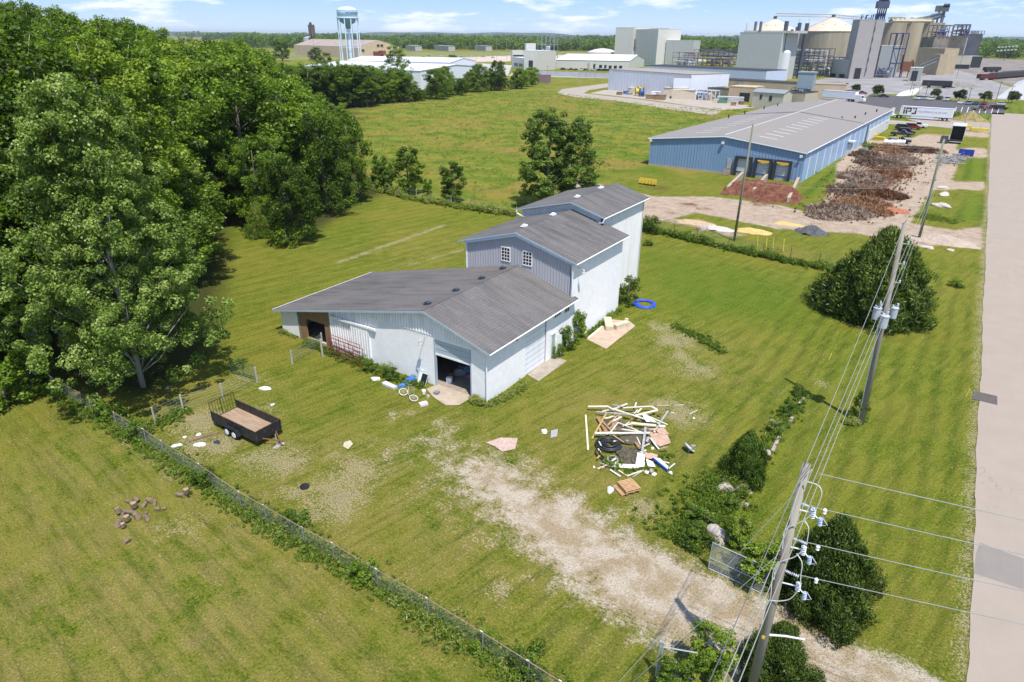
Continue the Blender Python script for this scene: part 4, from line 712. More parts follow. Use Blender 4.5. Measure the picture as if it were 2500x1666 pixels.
# first pole hardware
y1=b1[1]; ax1=lambda z:b1[0]+(t1[0]-b1[0])*z/t1[2]
AE=[]
for k,(qi,qw,qe) in enumerate([((1960,1231),(1979,1237),(2378,1325)),((1938,1315),(1972,1325),(2365,1411)),((1918,1394),(1950,1404),(2365,1493))]):
    a=GY(*qi,y1); e=GY(*qw,y1); ax=ax1(a[2]); insul(p1,(ax+.17,y1,a[2]),(1,0,-.05),.5,.085,7); AE.append((e,a))
for q in ((1929,1270),(1908,1354),(1891,1436)):
    a=GY(*q,y1); insul(p1,(a[0],y1-.1,a[2]+.13),(.05,0,-1),.3,.1,3,BRN)
for (qa,qb,qc) in (((1951,1245),(1984,1253),(2002,1272)),((1930,1336),(1961,1343),(1976,1366)),((1911,1424),(1948,1432),(1964,1453))):
    a,b_,c=GY(*qa,y1),GY(*qb,y1-.1),GY(*qc,y1-.1); d=MB(); d.tube([(ax1(a[2])+.1,y1,a[2]),(b_[0],y1-.1,b_[2])],.03,6); d.tube([tuple(b_),tuple(c)],.02,6); ar=d.build('cutout_arm',WH,p1)
    insul(ar,(b_[0],b_[1],b_[2]+.2),(.05,0,-1),.42,.10,5,name='arrester'); insul(ar,(c[0],c[1],c[2]+.15),(.05,0,-1),.36,.085,5,M('blue_grey_porcelain',(.42,.50,.66),.25,spec=.6),name='fuse_cutout'); d=MB(); d.tube([(c[0]+.05,c[1],c[2]+.18),(c[0]+.26,c[1],c[2]-.08)],.02,6); d.tube([(c[0],c[1],c[2]-.2),(c[0]+.22,c[1],c[2]-.12)],.014,6); d.build('fuse_tube',GALV,ar)
JW=M('pale_jumper',(.62,.64,.62),.5)
def bez(pts,n=10):
    pts=[Vector(p) for p in pts]; out=[]
    for i in range(len(pts)-1):
        p0=pts[max(i-1,0)];p1_=pts[i];p2_=pts[i+1];p3_=pts[min(i+2,len(pts)-1)]
        for k in range(n):
            t=k/n; out.append(.5*((2*p1_)+(-p0+p2_)*t+(2*p0-5*p1_+4*p2_-p3_)*t*t+(-p0+3*p1_-3*p2_+p3_)*t**3))
    return out+[pts[-1]]
for l in ([(1970,1176),(1998,1186),(2006,1205),(1998,1232),(1990,1247)],[(1985,1253),(1960,1272),(1925,1288),(1912,1303),(1913,1312),(1904,1335)],[(1964,1271),(1974,1290),(1971,1318),(1968,1330)],[(1962,1341),(1940,1360),(1905,1373),(1892,1395),(1890,1415)],[(1945,1352),(1958,1375),(1955,1405),(1954,1428)],[(1953,1435),(1930,1462),(1900,1468),(1876,1467),(1868,1487)],[(1982,1147),(1955,1185),(1940,1230),(1932,1262)],[(1960,1168),(1945,1210),(1928,1262),(1915,1300),(1910,1340)],[(1900,1372),(1888,1395),(1884,1425),(1880,1462),(1866,1490),(1860,1520)]):
    d=MB(); d.tube(bez([GY(*q,y1-.22) for q in l],6),.019,6); d.build('jumper_wire',JW,p1)
d=MB(); e0,e1=GY(1872,1550,y1),GY(1965,1562,y1); d.tube([tuple(e0),tuple((e0+e1)/2+np.array([0,0,.05])),tuple(e1)],[.05,.045,.035],8); d.build('street_light_arm',WH,p1)
d=MB(); d.obox((ax1(3.)+.0,y1-.2,GY(1866,1548,y1)[2]),(.12,.02,.16)); d.build('yellow_tag',M('yellow_paint',(.75,.55,.04),.5),p1)
# conductors along the road
def cond(pts,r=.012,label='',g='overhead wires',mat_=None,s=.5,name='overhead_wire'):
    d=MB(); 
    for a,b_ in zip(pts[:-1],pts[1:]): d.tube(sag(a,b_,s),r,5)
    return tag(d.build(name,mat_ or WIRE),label,'wire',g)
XW=-1.45
A1=(t1[0],y1,t1[2]+.15)
cond([(A1[0]-.1,-14,A1[2]-.1),A1,TOP2,(t3[0],b3[1],t3[2]+.1)],.012,'topmost wire from the nearest pole top to the transformer pole top',s=.25)
names=['second wire from the left between the two nearest poles','third wire from the left between the two nearest poles','rightmost wire between the two nearest poles']
for k,(q,xo) in enumerate([((1989,1134),-1.62),((2003,1134),-1.45),((2016,1134),-1.28)]):
    z=zr_(q,xo); zb=zr_([(1762,1666),(1771,1666),(1797,1666)][k],xo); s2=st[k]
    cond([(xo,-14,zb),(xo,y1,z),(s2[0],b2[1],s2[2]+.17),(b3[0]+.6,b3[1],t3[2]-1.2-1.3*k)],.012,names[k],s=.18)
# cross wires over the road
cr_l=['uppermost wire crossing over the road from the nearest pole','second wire crossing the road, below the uppermost','third wire crossing the road','lowest wire crossing the road from the nearest pole']
for k,(qa,qb) in enumerate([((2000,1157),(2378,1240)),((1979,1237),(2378,1325)),((1972,1325),(2365,1411)),((1950,1404),(2365,1493))]):
    a,b_=GY(*qa,y1),GY(*qb,y1); e=a+(b_-a)*3.2; cond([tuple(a),tuple(e)],.016,cr_l[k],'wires crossing the road',s=.05)
for q,wd_ in (((2014,1248),'upper'),((1997,1337),'middle'),((1993,1417),'lower')):
    a=GY(*q,y1); d=MB(); d.lathe([(.03,.1),(.08,.04),(.05,-.02),(.07,-.1),(.03,-.14)],tuple(a),8); tag(d.build('wire_clamp',WH),wd_+' small white clamp hanging from a wire that crosses the road','clamp','clamps on the crossing wires')
GW=M('guy_wire_metal',(.30,.32,.31),.5,.1)
for qa,qb,lab in (((1940,1205),(1511,1664),'upper thin guy wire running from the nearest pole to the lower left'),((1905,1350),(1546,1665),'lower thin guy wire running from the nearest pole to the lower left')):
    a=GY(*qa,y1); b_=G(*qb,1.2 if qa[0]>1930 else 1.0); e=a+(b_-a)*1.12; d=MB(); d.tube([tuple(a),tuple(e)],.011,5); tag(d.build('guy_wire',GW),lab,'wire')
a=t3; cond([tuple(t4+np.array([0,0,-.2])),(b4[0]-30,b4[1]-6,t4[2]-1)],.012,'thin service wire leaving the lone green pole to the left',s=.3)
for k,dz in enumerate((.2,3.,5.)): cond([tuple(GY(1839-k*12,303+k*70,b4[1])),(t3[0],b3[1],t3[2]-1-dz)],.012,['highest wire between the lone green pole and the yard pole','middle wire between the lone green pole and the yard pole','lowest wire between the lone green pole and the yard pole'][k],s=.8)
# fences
def mesh_panel(d,a,b_,h,sp=.14,r=.0014,z0=.05):
    a,b_=np.array(a[:2],float),np.array(b_[:2],float); L=np.linalg.norm(b_-a); e=(b_-a)/L; nrm=np.array([-e[1],e[0]])
    for sg in (1,-1):
        s=-h
        while s<L+h:
            t0,t1_=(0,1); x0,x1=(s,s+h) if sg>0 else (s+h,s)
            lo,hi=0.,1.
            for bnd,sgn in ((0,1),(L,-1)):
                f0=(x0-bnd)*sgn; f1=(x1-bnd)*sgn
                if f0<0 and f1<0: lo=2
                elif f0<0: lo=max(lo,f0/(f0-f1))
                elif f1<0: hi=min(hi,f0/(f0-f1))
            if lo<hi:
                p=[a+e*(x0+(x1-x0)*t) for t in (lo,hi)]; z=[z0+(h-z0)*t for t in (lo,hi)]
                o=nrm*r; q0,q1=p; v=[(q0[0],q0[1],z[0]-r*1.4),(q1[0],q1[1],z[1]-r*1.4),(q1[0]+o[0]*2,q1[1]+o[1]*2,z[1]+r),(q0[0]+o[0]*2,q0[1]+o[1]*2,z[0]+r),(q0[0]-o[0]*2,q0[1]-o[1]*2,z[0]+r),(q1[0]-o[0]*2,q1[1]-o[1]*2,z[1]+r)]
                d.add(v,[(0,1,2,3),(3,2,5,4),(4,5,1,0)])
            s+=sp
def fence(name,label,P,h,post_r=.035,rail='pipe',spacing=None,mesh_=True,mat_=None,pmat=None,wires=0,lean=0.,sp=.14,tops=None):
    mat_=mat_ or GALV; t=thing(name,label,'fence',(P[0][0],P[0][1],0)); pts=[np.array(P[0][:2],float)]
    for a,b_ in zip(P[:-1],P[1:]):
        a,b_=np.array(a[:2],float),np.array(b_[:2],float); n=max(1,int(round(np.linalg.norm(b_-a)/(spacing or 1e9)))); pts+=[a+(b_-a)*(k+1)/n for k in range(n)]
    for i,q in enumerate(pts):
        ln=RNG.normal(0,.03,2); d=MB(); d.tube([(q[0],q[1],-.05),(q[0]+ln[0],q[1]+ln[1],h*RNG.uniform(1.,1.06))],post_r,7); d.build('post',pmat or mat_,t)
        if tops: d=MB(); d.tube([(q[0]-.12,q[1]+.02,h*1.02),(q[0]+.02,q[1],h*1.03)],.02,5); d.build('rail_clamp',WH,t)
    if rail: d=MB(); d.tube([(q[0],q[1],h) for q in pts],.024,6); d.build('top_rail',rail if not isinstance(rail,str) else mat_,t)
    if mesh_:
        d=MB(); 
        for a,b_ in zip(pts[:-1],pts[1:]): mesh_panel(d,a,b_,h*.98,sp)
        d.build('wire_mesh',mat_,t)
    for k in range(wires):
        d=MB(); d.tube([(q[0],q[1],h*(k+.6)/wires) for q in pts],.008,4); d.build('fence_wire',mat_,t)
    return t
RP=M('rusty_pipe',(.27,.19,.15),.8,.25,3.)
fence('chain_link_fence','long rusty chain link fence across the foreground lawn, overgrown with weeds',fenceP,1.25,.03,rail=RP,spacing=4.2,mat_=M('dull_wire',(.24,.25,.25),.6,.1,metal=.2),tops=True,sp=.19)
WPG=M('grey_post',(.40,.38,.33),.9,.2,3.,stretch=(1,1,.2)); DW=MATS['dull_wire']
fp=[G(*q)[:2] for q in ((380,1035),(448,1003),(545,973),(628,934))]
fence('wire_fence','woven wire fence on grey wooden posts beside the black trailer',fp,1.35,.07,rail=None,mesh_=False,mat_=DW,pmat=WPG,wires=6)
fence('wire_fence','short woven wire fence from a grey post to the barn doorway',[G(*q)[:2] for q in ((714,889),(788,845))],1.3,.075,rail=None,mesh_=True,mat_=DW,pmat=WPG,wires=4,sp=.16)
hedge_f=[G(*q)[:2] for q in ((905,455),(975,478),(1060,492),(1145,506),(1262,530))]
fence('field_fence','wire field fence behind the lawn left of the barn, overgrown by tall grass',hedge_f,1.5,.06,rail=None,mesh_=False,mat_=GALV,pmat=WPG,wires=3,spacing=4)
fence('field_fence','rusty field fence along the weeds right of the barn, ending at the huge cedar',[G(*q)[:2] for q in ((1590,565),(1700,592),(1860,630),(2070,668))],1.9,.045,rail=RP,mesh_=True,mat_=DW,pmat=MATS['rusty_steel'],wires=1,spacing=4,sp=.2)
for k,(q,tp) in enumerate([((1871,603),(1865,580)),((1887,607),(1882,580)),((1912,613),(1905,583)),((1849,600),(1848,578))]):
    P=G(*q); h=HZ(*tp,P); d=MB(); d.tube([P,(P[0]-.15,P[1],h)],.05,6); tag(d.build('marker_pole',M('yellow_plastic',(.72,.62,.10),.5)),['second','third','rightmost','leftmost'][k]+' thin yellow marker pole behind the rusty field fence','marker','yellow marker poles behind the fence')
d=MB(); P=G(788,872); d.tube([P,(P[0],P[1],1.75)],.09,8); tag(d.build('gate_post',WPG),'pale wooden gate post by the plywood doorway of the barn','post')
def tube_gate(name,label,A,B,h,mat_,bars=5,braces=2,z0=.15,lean=(0,0)):
    A,B=np.array([*A[:2],0.]),np.array([*B[:2],0.]); t=thing(name,label,'gate',A); L=lambda s,z:tuple(A+(B-A)*s+np.array([lean[0]*z/h,lean[1]*z/h,z0+z]))
    d=MB(); d.tube([L(0,0),L(0,h),L(1,h),L(1,0),L(0,0)],.03,6); d.build('gate_frame',mat_,t); 
    for k in range(1,bars): d=MB(); d.tube([L(0,h*k/bars),L(1,h*k/bars)],.018,5); d.build('rail',mat_,t)
    for k in range(1,braces+1): d=MB(); d.obox(L(k/(braces+1),h/2),(.06,.03,h),math.atan2(B[1]-A[1],B[0]-A[0])); d.build('brace',mat_,t)
    return t
tube_gate('tube_gate','dark green tube gate standing open at the edge of the tree shade',G(565,912),G(628,930),1.25,M('green_paint',(.025,.10,.055),.5,.15),6,1)
RD=M('red_pipe_paint',(.24,.045,.06),.6,.25,4.)
tube_gate('livestock_gate','red pipe livestock gate leaning on the barn front, outer one',(-42.95,35.25),(-38.55,35.05),1.5,RD,5,3,lean=(0,.35)); tube_gate('livestock_gate','red pipe livestock gate leaning on the barn front, behind the outer one',(-43.15,35.6),(-39.3,35.5),1.55,RD,5,2,lean=(0,.3))
# chain link swing gate lower right and pipe frame at the bottom edge
A_,B_=G(1729,1389),G(1862,1452); t=thing('chain_link_gate','open chain link swing gate standing in bushes beside the gravel drive','gate',A_); h=HZ(1744,1326,A_)
d=MB(); dl=lambda s,z:tuple(A_+(B_-A_)*s+np.array([0,0,z])); d.tube([dl(0,.05),dl(0,h),dl(1,h),dl(1,.05),dl(0,.05)],.028,6); d.tube([dl(0,h*.42),dl(1,h*.42)],.024,6); d.build('gate_frame',GALV,t); d=MB(); mesh_panel(d,A_,B_,h,.07,.003); d.build('wire_mesh',GALV,t)
A_,B_=G(1601,1652),G(1690,1668); t=thing('pipe_gate','galvanised pipe gate frame at the bottom edge beside the drive','gate',A_); h=HZ(1611,1567,A_)
for s_ in (0,.07): d=MB(); d.tube([dl(s_,0),dl(s_,h)],.045,7); d.build('post',GALV,t)
for z_ in (.12,.5,.87): d=MB(); d.tube([dl(0,h*z_),dl(1,h*z_)],.032,6); d.build('rail',GALV,t)
# equipment trailer
tx0,tx1,ty0,ty1=-40.75,-35.72,22.35,24.45; zt=.62; ht=.66
t=thing('utility_trailer','black tandem axle utility trailer with plank deck and raised ramp gate','trailer',((tx0+tx1)/2,(ty0+ty1)/2,0))
TBK=M('trailer_black',(.016,.018,.024),.5,.35,3.,spec=.45,stain=(.06,.04,.03)); PLK=None
m,nt,b=newmat('worn_planks'); g_=N(nt,'ShaderNodeNewGeometry'); s_=N(nt,'ShaderNodeSeparateXYZ'); LK(nt,g_.outputs['Position'],s_.inputs[0]); pf=math_(nt,'DIVIDE',s_.outputs[1],.17); fr=math_(nt,'FRACT',pf)
mp=N(nt,'ShaderNodeMapping'); mp.inputs['Scale'].default_value=(.6,6,1); LK(nt,g_.outputs['Position'],mp.inputs[0]); col=ramp(nt,noise(nt,mp.outputs[0],1.3,6.,.7),[(.3,(.20,.13,.08)),(.5,(.34,.24,.16)),(.7,(.42,.33,.24))])
col=mixc(nt,ramp(nt,noise(nt,g_.outputs['Position'],1.2,5.,.7),[(.5,(0,0,0)),(.68,(.7,.7,.7))]),col,(.40,.20,.13)); col=mixc(nt,ramp(nt,fr,[(0,(1,1,1)),(.08,(0,0,0)),(.93,(0,0,0)),(1,(1,1,1))]),col,(.05,.035,.025)); LK(nt,col,b.inputs['Base Color']); b.inputs['Roughness'].default_value=.9; PLK=m
d=MB(); d.box(tx0+.05,tx1-.05,ty0+.06,ty1-.06,zt-.05,zt); d.build('deck',PLK,t)
d=MB(); d.box(tx0,tx1,ty0,ty0+.06,zt-.18,zt+.0); d.box(tx0,tx1,ty1-.06,ty1,zt-.18,zt); d.box(tx1-.06,tx1,ty0+.06,ty1-.06,zt-.18,zt); d.box(tx0,tx0+.06,ty0+.06,ty1-.06,zt-.18,zt-.06); d.build('frame',TBK,t)
def sidepanel(x0,x1,y0,y1):
    d=MB(); lx=x1-x0>y1-y0; d.box(x0+(.0 if lx else .02),x1-(.0 if lx else .02),y0+(.02 if lx else 0),y1-(.02 if lx else 0),zt,zt+ht-.05); o=d.build('side_panel',TBK,t); d=MB(); d.box(x0,x1,y0,y1,zt+ht-.05,zt+ht); 
    n=6 if lx else 3
    for k in range(n+1):
        if lx: xx=x0+(x1-x0)*k/n; d.box(xx-.025,xx+.025,y0-.01,y1+.01,zt-.02,zt+ht-.05)
        else: yy=y0+(y1-y0)*k/n; d.box(x0-.01,x1+.01,yy-.025,yy+.025,zt-.02,zt+ht-.05)
    d.build('side_rail',M('trailer_black_worn',(.03,.03,.033),.45,.4,5.,stain=(.16,.12,.09)),o)
sidepanel(tx0,tx1,ty0,ty0+.06); sidepanel(tx0,tx1,ty1-.06,ty1); sidepanel(tx1-.06,tx1,ty0+.06,ty1-.06)
d=MB(); gh=1.25; xg=tx0-.02; d.tube([(xg,ty0+.05,zt),(xg-.1,ty0+.05,zt+gh),(xg-.1,ty1-.05,zt+gh),(xg,ty1-.05,zt),(xg,ty0+.05,zt)],.03,6)
for k in range(1,9): yy=ty0+.05+(ty1-ty0-.1)*k/9; d.tube([(xg,yy,zt),(xg-.1,yy,zt+gh)],.016 if k!=4 else .035,5)
d.build('ramp_gate',TBK,t)
wx=[G(551,1066)[0],G(573,1076)[0]]; wx=[(sum(wx)/2)-.40,(sum(wx)/2)+.40]; TYR=M('tyre_rubber',(.02,.02,.021),.85,.3); RIM=M('white_rim',(.72,.73,.74),.4)
for y_,sg in ((ty0-.14,-1),(ty1+.14,1)):
    for x_ in wx:
        d=MB(); d.lathe([(.20,-.1),(.33,-.11),(.36,-.06),(.36,.06),(.33,.11),(.20,.1)],(0,0,0),20); d.xf(Matrix.Translation((x_,y_,.36))@Matrix.Rotation(math.pi/2,4,'X')); w_=d.build('wheel',TYR,t); d=MB(); d.tube([(x_,y_+sg*.09,.36),(x_,y_+sg*.125,.36)],[.235,.20],16); d.build('rim',RIM,w_)
    d=MB(); xm=sum(wx)/2; pf_=[(xm-.92,.42),(xm-.72,.80),(xm+.72,.80),(xm+.92,.42)]
    d.slab([(pf_[0][0],y_-.14,pf_[0][1]),(pf_[0][0],y_+.14,pf_[0][1]),(pf_[1][0],y_+.14,pf_[1][1]),(pf_[1][0],y_-.14,pf_[1][1])],.03); d.slab([(pf_[1][0],y_-.14,pf_[1][1]),(pf_[1][0],y_+.14,pf_[1][1]),(pf_[2][0],y_+.14,pf_[2][1]),(pf_[2][0],y_-.14,pf_[2][1])],.03); d.slab([(pf_[2][0],y_-.14,pf_[2][1]),(pf_[2][0],y_+.14,pf_[2][1]),(pf_[3][0],y_+.14,pf_[3][1]),(pf_[3][0],y_-.14,pf_[3][1])],.03); d.build('fender',TBK,t)
d=MB(); ym=(ty0+ty1)/2; d.tube([(tx1,ty0+.5,zt-.1),(tx1+1.1,ym,zt-.15)],.045,6); d.tube([(tx1,ty1-.5,zt-.1),(tx1+1.1,ym,zt-.15)],.045,6); d.tube([(tx1+1.05,ym,zt-.15),(tx1+1.4,ym,zt-.15)],.06,8); d.build('tongue',RUST,t); d=MB(); d.tube([(tx1+.85,ym-.1,.02),(tx1+.85,ym-.1,.95)],.035,8); d.obox((tx1+.85,ym-.1,.03),(.2,.2,.04)); d.build('jack',GALV,t)
# small finds round the trailer
def blobmesh(name,c,size,mat_,seed=0,flat=.5,n=2,label=None,cat=None,group=None,rough=.25,z=0.):
    rg=R(seed); bm=__import__('bmesh').new(); __import__('bmesh').ops.create_icosphere(bm,subdivisions=n,radius=1.); ph=rg.uniform(0,6,6)
    for v in bm.verts:
        p=v.co; k=1+rough*(math.sin(p.x*3+ph[0])*math.cos(p.y*2.5+ph[1])+.5*math.sin(p.z*5+ph[2]+p.x*4)); v.co=Vector((p.x*size[0]*k,p.y*size[1]*k,max(-.25,p.z)*size[2]*k))
    me=bpy.data.meshes.new(name); bm.to_mesh(me); bm.free(); me.materials.append(mat_); o=bpy.data.objects.new(name,me); COL.objects.link(o); o.location=(c[0],c[1],z+.2*size[2]); o.rotation_euler=(0,0,rg.uniform(0,6)); return tag(o,label,cat,group)
PLW=M('white_plastic',(.80,.81,.82),.5,.06); PLB=M('blue_plastic',(.03,.08,.42),.45,.1); CRD=M('tan_board',(.52,.38,.26),.9,.15); STN=M('stone',(.40,.34,.30),.9,.25,5.,bump=.5)
def plank(a,b_,wd,th,mat_,label,name='board',cat='board',group=None,za=0.,zb=0.,z0=None):
    a,b_=Vector((a[0],a[1],za+th/2)),Vector((b_[0],b_[1],zb+th/2)); dv=b_-a; d=MB(); rz=math.atan2(dv.y,dv.x); ry=-math.atan2(dv.z,math.hypot(dv.x,dv.y)); c=(a+b_)/2
    d.obox(c,(dv.length,wd,th),rz,0,0,ry); return tag(d.build(name,mat_),label,cat,group)
for q,s_,mt,lab,nm,ct in [((647,950),(.5,.25,.16),PLW,'crumpled white sheet on the grass behind the trailer','plastic_sheet','sheet'),((432,1089),(.40,.22,.1),PLW,'crumpled white bag by the chain link fence','plastic_bag','bag'),((487,1086),(.40,.26,.06),PLW,'flat white scrap beside the rotten beam, nearer the trailer','plastic_scrap','scrap'),((530,1080),(.28,.2,.06),M('navy_cloth',(.03,.04,.07),.8),'small dark blue scrap beside the trailer wheels','cloth_scrap','scrap'),((485,1062),(.2,.15,.1),PLW,'small white lump beside the rotten beam','plastic_scrap','scrap'),((451,1068),(.14,.12,.08),PLW,'tiny white lump left of the rotten beam','plastic_scrap','scrap'),
  ((665,989),(.2,.14,.06),M('grey_scrap',(.5,.54,.58),.6),'pale grey scrap on bare ground beside the trailer','scrap','scrap'),((675,1093),(.28,.18,.1),STN,'flat tan stone under the trailer tongue, nearer one','stone','stone'),((688,1085),(.22,.16,.1),STN,'flat tan stone under the trailer tongue, farther one','stone','stone'),((409,949),(.18,.15,.18),STN,'grey stone in the shade near the big tree trunk','stone','stone'),((917,927),(.35,.25,.2),PLW,'white lump on the grass before the barn front','plastic_bag','bag'),((946,905),(.3,.2,.22),PLW,'white bag in the weeds against the barn front','plastic_bag','bag'),((940,890),(.25,.2,.3),M('grey_scrap',(.5,.54,.58),.6),'grey metal scrap standing in the weeds by the barn','scrap','scrap')]:
    blobmesh(nm,G(*q),s_,mt,int(q[0]),label=lab,cat=ct)
plank(G(462,1080),G(535,1058),.16,.14,M('rotten_wood',(.23,.16,.11),.95,.3,4.),'rotten brown beam lying beside the trailer wheels','beam','beam')
plank(G(447,1108),G(470,1098),.04,.03,MATS['rotten_wood'],'thin stick on bare ground near the chain link fence','stick','stick')
d=MB(); c=G(744,1190); d.lathe([(.10,.04),(.2,.02),(.3,.04),(.31,.08),(.27,.14),(.15,.14),(.1,.08)],tuple(c),18); tag(d.build('old_tyre',TYR),'dark old tyre lying flat on the straw coloured ground','tyre')
# firewood
LOG=M('log_bark',(.20,.15,.10),.95,.35,6.,bump=.6,stain=(.33,.22,.13)); CUT=M('cut_wood',(.36,.26,.17),.9,.2,8.)
def log(q,L,r,ang,z=None,tilt=0.,lab='',split=False):
    L*=.85; r*=.8; c=G(*q); d=MB(); n=12; rs_=[r*(1+.08*math.sin(j*1.7+L)) for j in range(n)]
    o0=len(d.v)
    for s_ in (-.5,-.46,0,.46,.5):
        for j in range(n): 
            t_=2*math.pi*j/n; k=.9 if abs(s_)==.5 else 1.; d.v.append((s_*L,rs_[j]*k*math.cos(t_),rs_[j]*k*math.sin(t_)))
    for i in range(4):
        for j in range(n): d.f.append((i*n+j,(i+1)*n+j,(i+1)*n+(j+1)%n,i*n+(j+1)%n)); d.m.append(0)
    d.f+=[tuple(range(n)),tuple(4*n+j for j in reversed(range(n)))]; d.m+=[1,1]
    T=Matrix.Translation((c[0],c[1],(r if z is None else z+r)+abs(math.sin(tilt))*L*.4))@Matrix.Rotation(ang,4,'Z')@Matrix.Rotation(tilt,4,'Y'); d.xf(T); tag(d.build('log',[LOG,CUT]),lab,'log','cut logs on the foreground lawn')
HT=math.pi/2
for a in [((440,1212),.62,.17,.35,None,0,'long log lying apart near the fence, left of two'),((457,1208),.35,.22,0,None,HT,'short log standing on end near the fence'),((311,1324),.42,.15,-1.4,None,0,'single log lying alone below the pile'),((316,1228),.5,.14,.1,None,0,'reddish log at the top left of the pile'),((334,1227),.38,.18,.2,None,.9,'brown log beside the reddish one'),((367,1226),.5,.2,.2,None,0,'thick bark covered log at the top right of the pile'),((379,1230),.55,.12,-.6,None,0,'slim log leaning beside the thick one'),((353,1236),.5,.14,-.9,None,0,'grey split log in the middle of the pile'),((329,1243),.38,.22,0,None,HT,'hollow log standing on end in the middle'),((291,1256),.4,.2,0,None,1.2,'grey round log at the left side of the pile'),((308,1254),.36,.16,.9,None,.3,'short brown log between two grey ones'),((322,1258),.4,.17,.4,.1,0,'short log resting in the heart of the pile'),((334,1264),.75,.2,-.15,None,0,'thick orange brown log at the front of the pile'),((358,1268),.62,.16,-.2,None,0,'grey log end to end with the orange one'),((385,1246),.35,.14,.5,None,0,'small dark log right of the pile'),((402,1245),.3,.12,.8,None,0,'smallest grey log farthest right of the pile'),((312,1275),.38,.21,0,None,HT,'pale log standing on end at the front of the pile'),((290,1283),.6,.19,-.7,None,0,'tan log at the lower left of the pile'),((302,1290),.3,.17,0,None,HT,'low pale log at the bottom of the pile'),((355,1255),.3,.1,1.,None,0,'dark short stick of wood near the middle'),((300,1262),.5,.13,2.5,None,0,'thin log wedged at the left of the pile')]:
    log(*a[:6],lab=a[6])
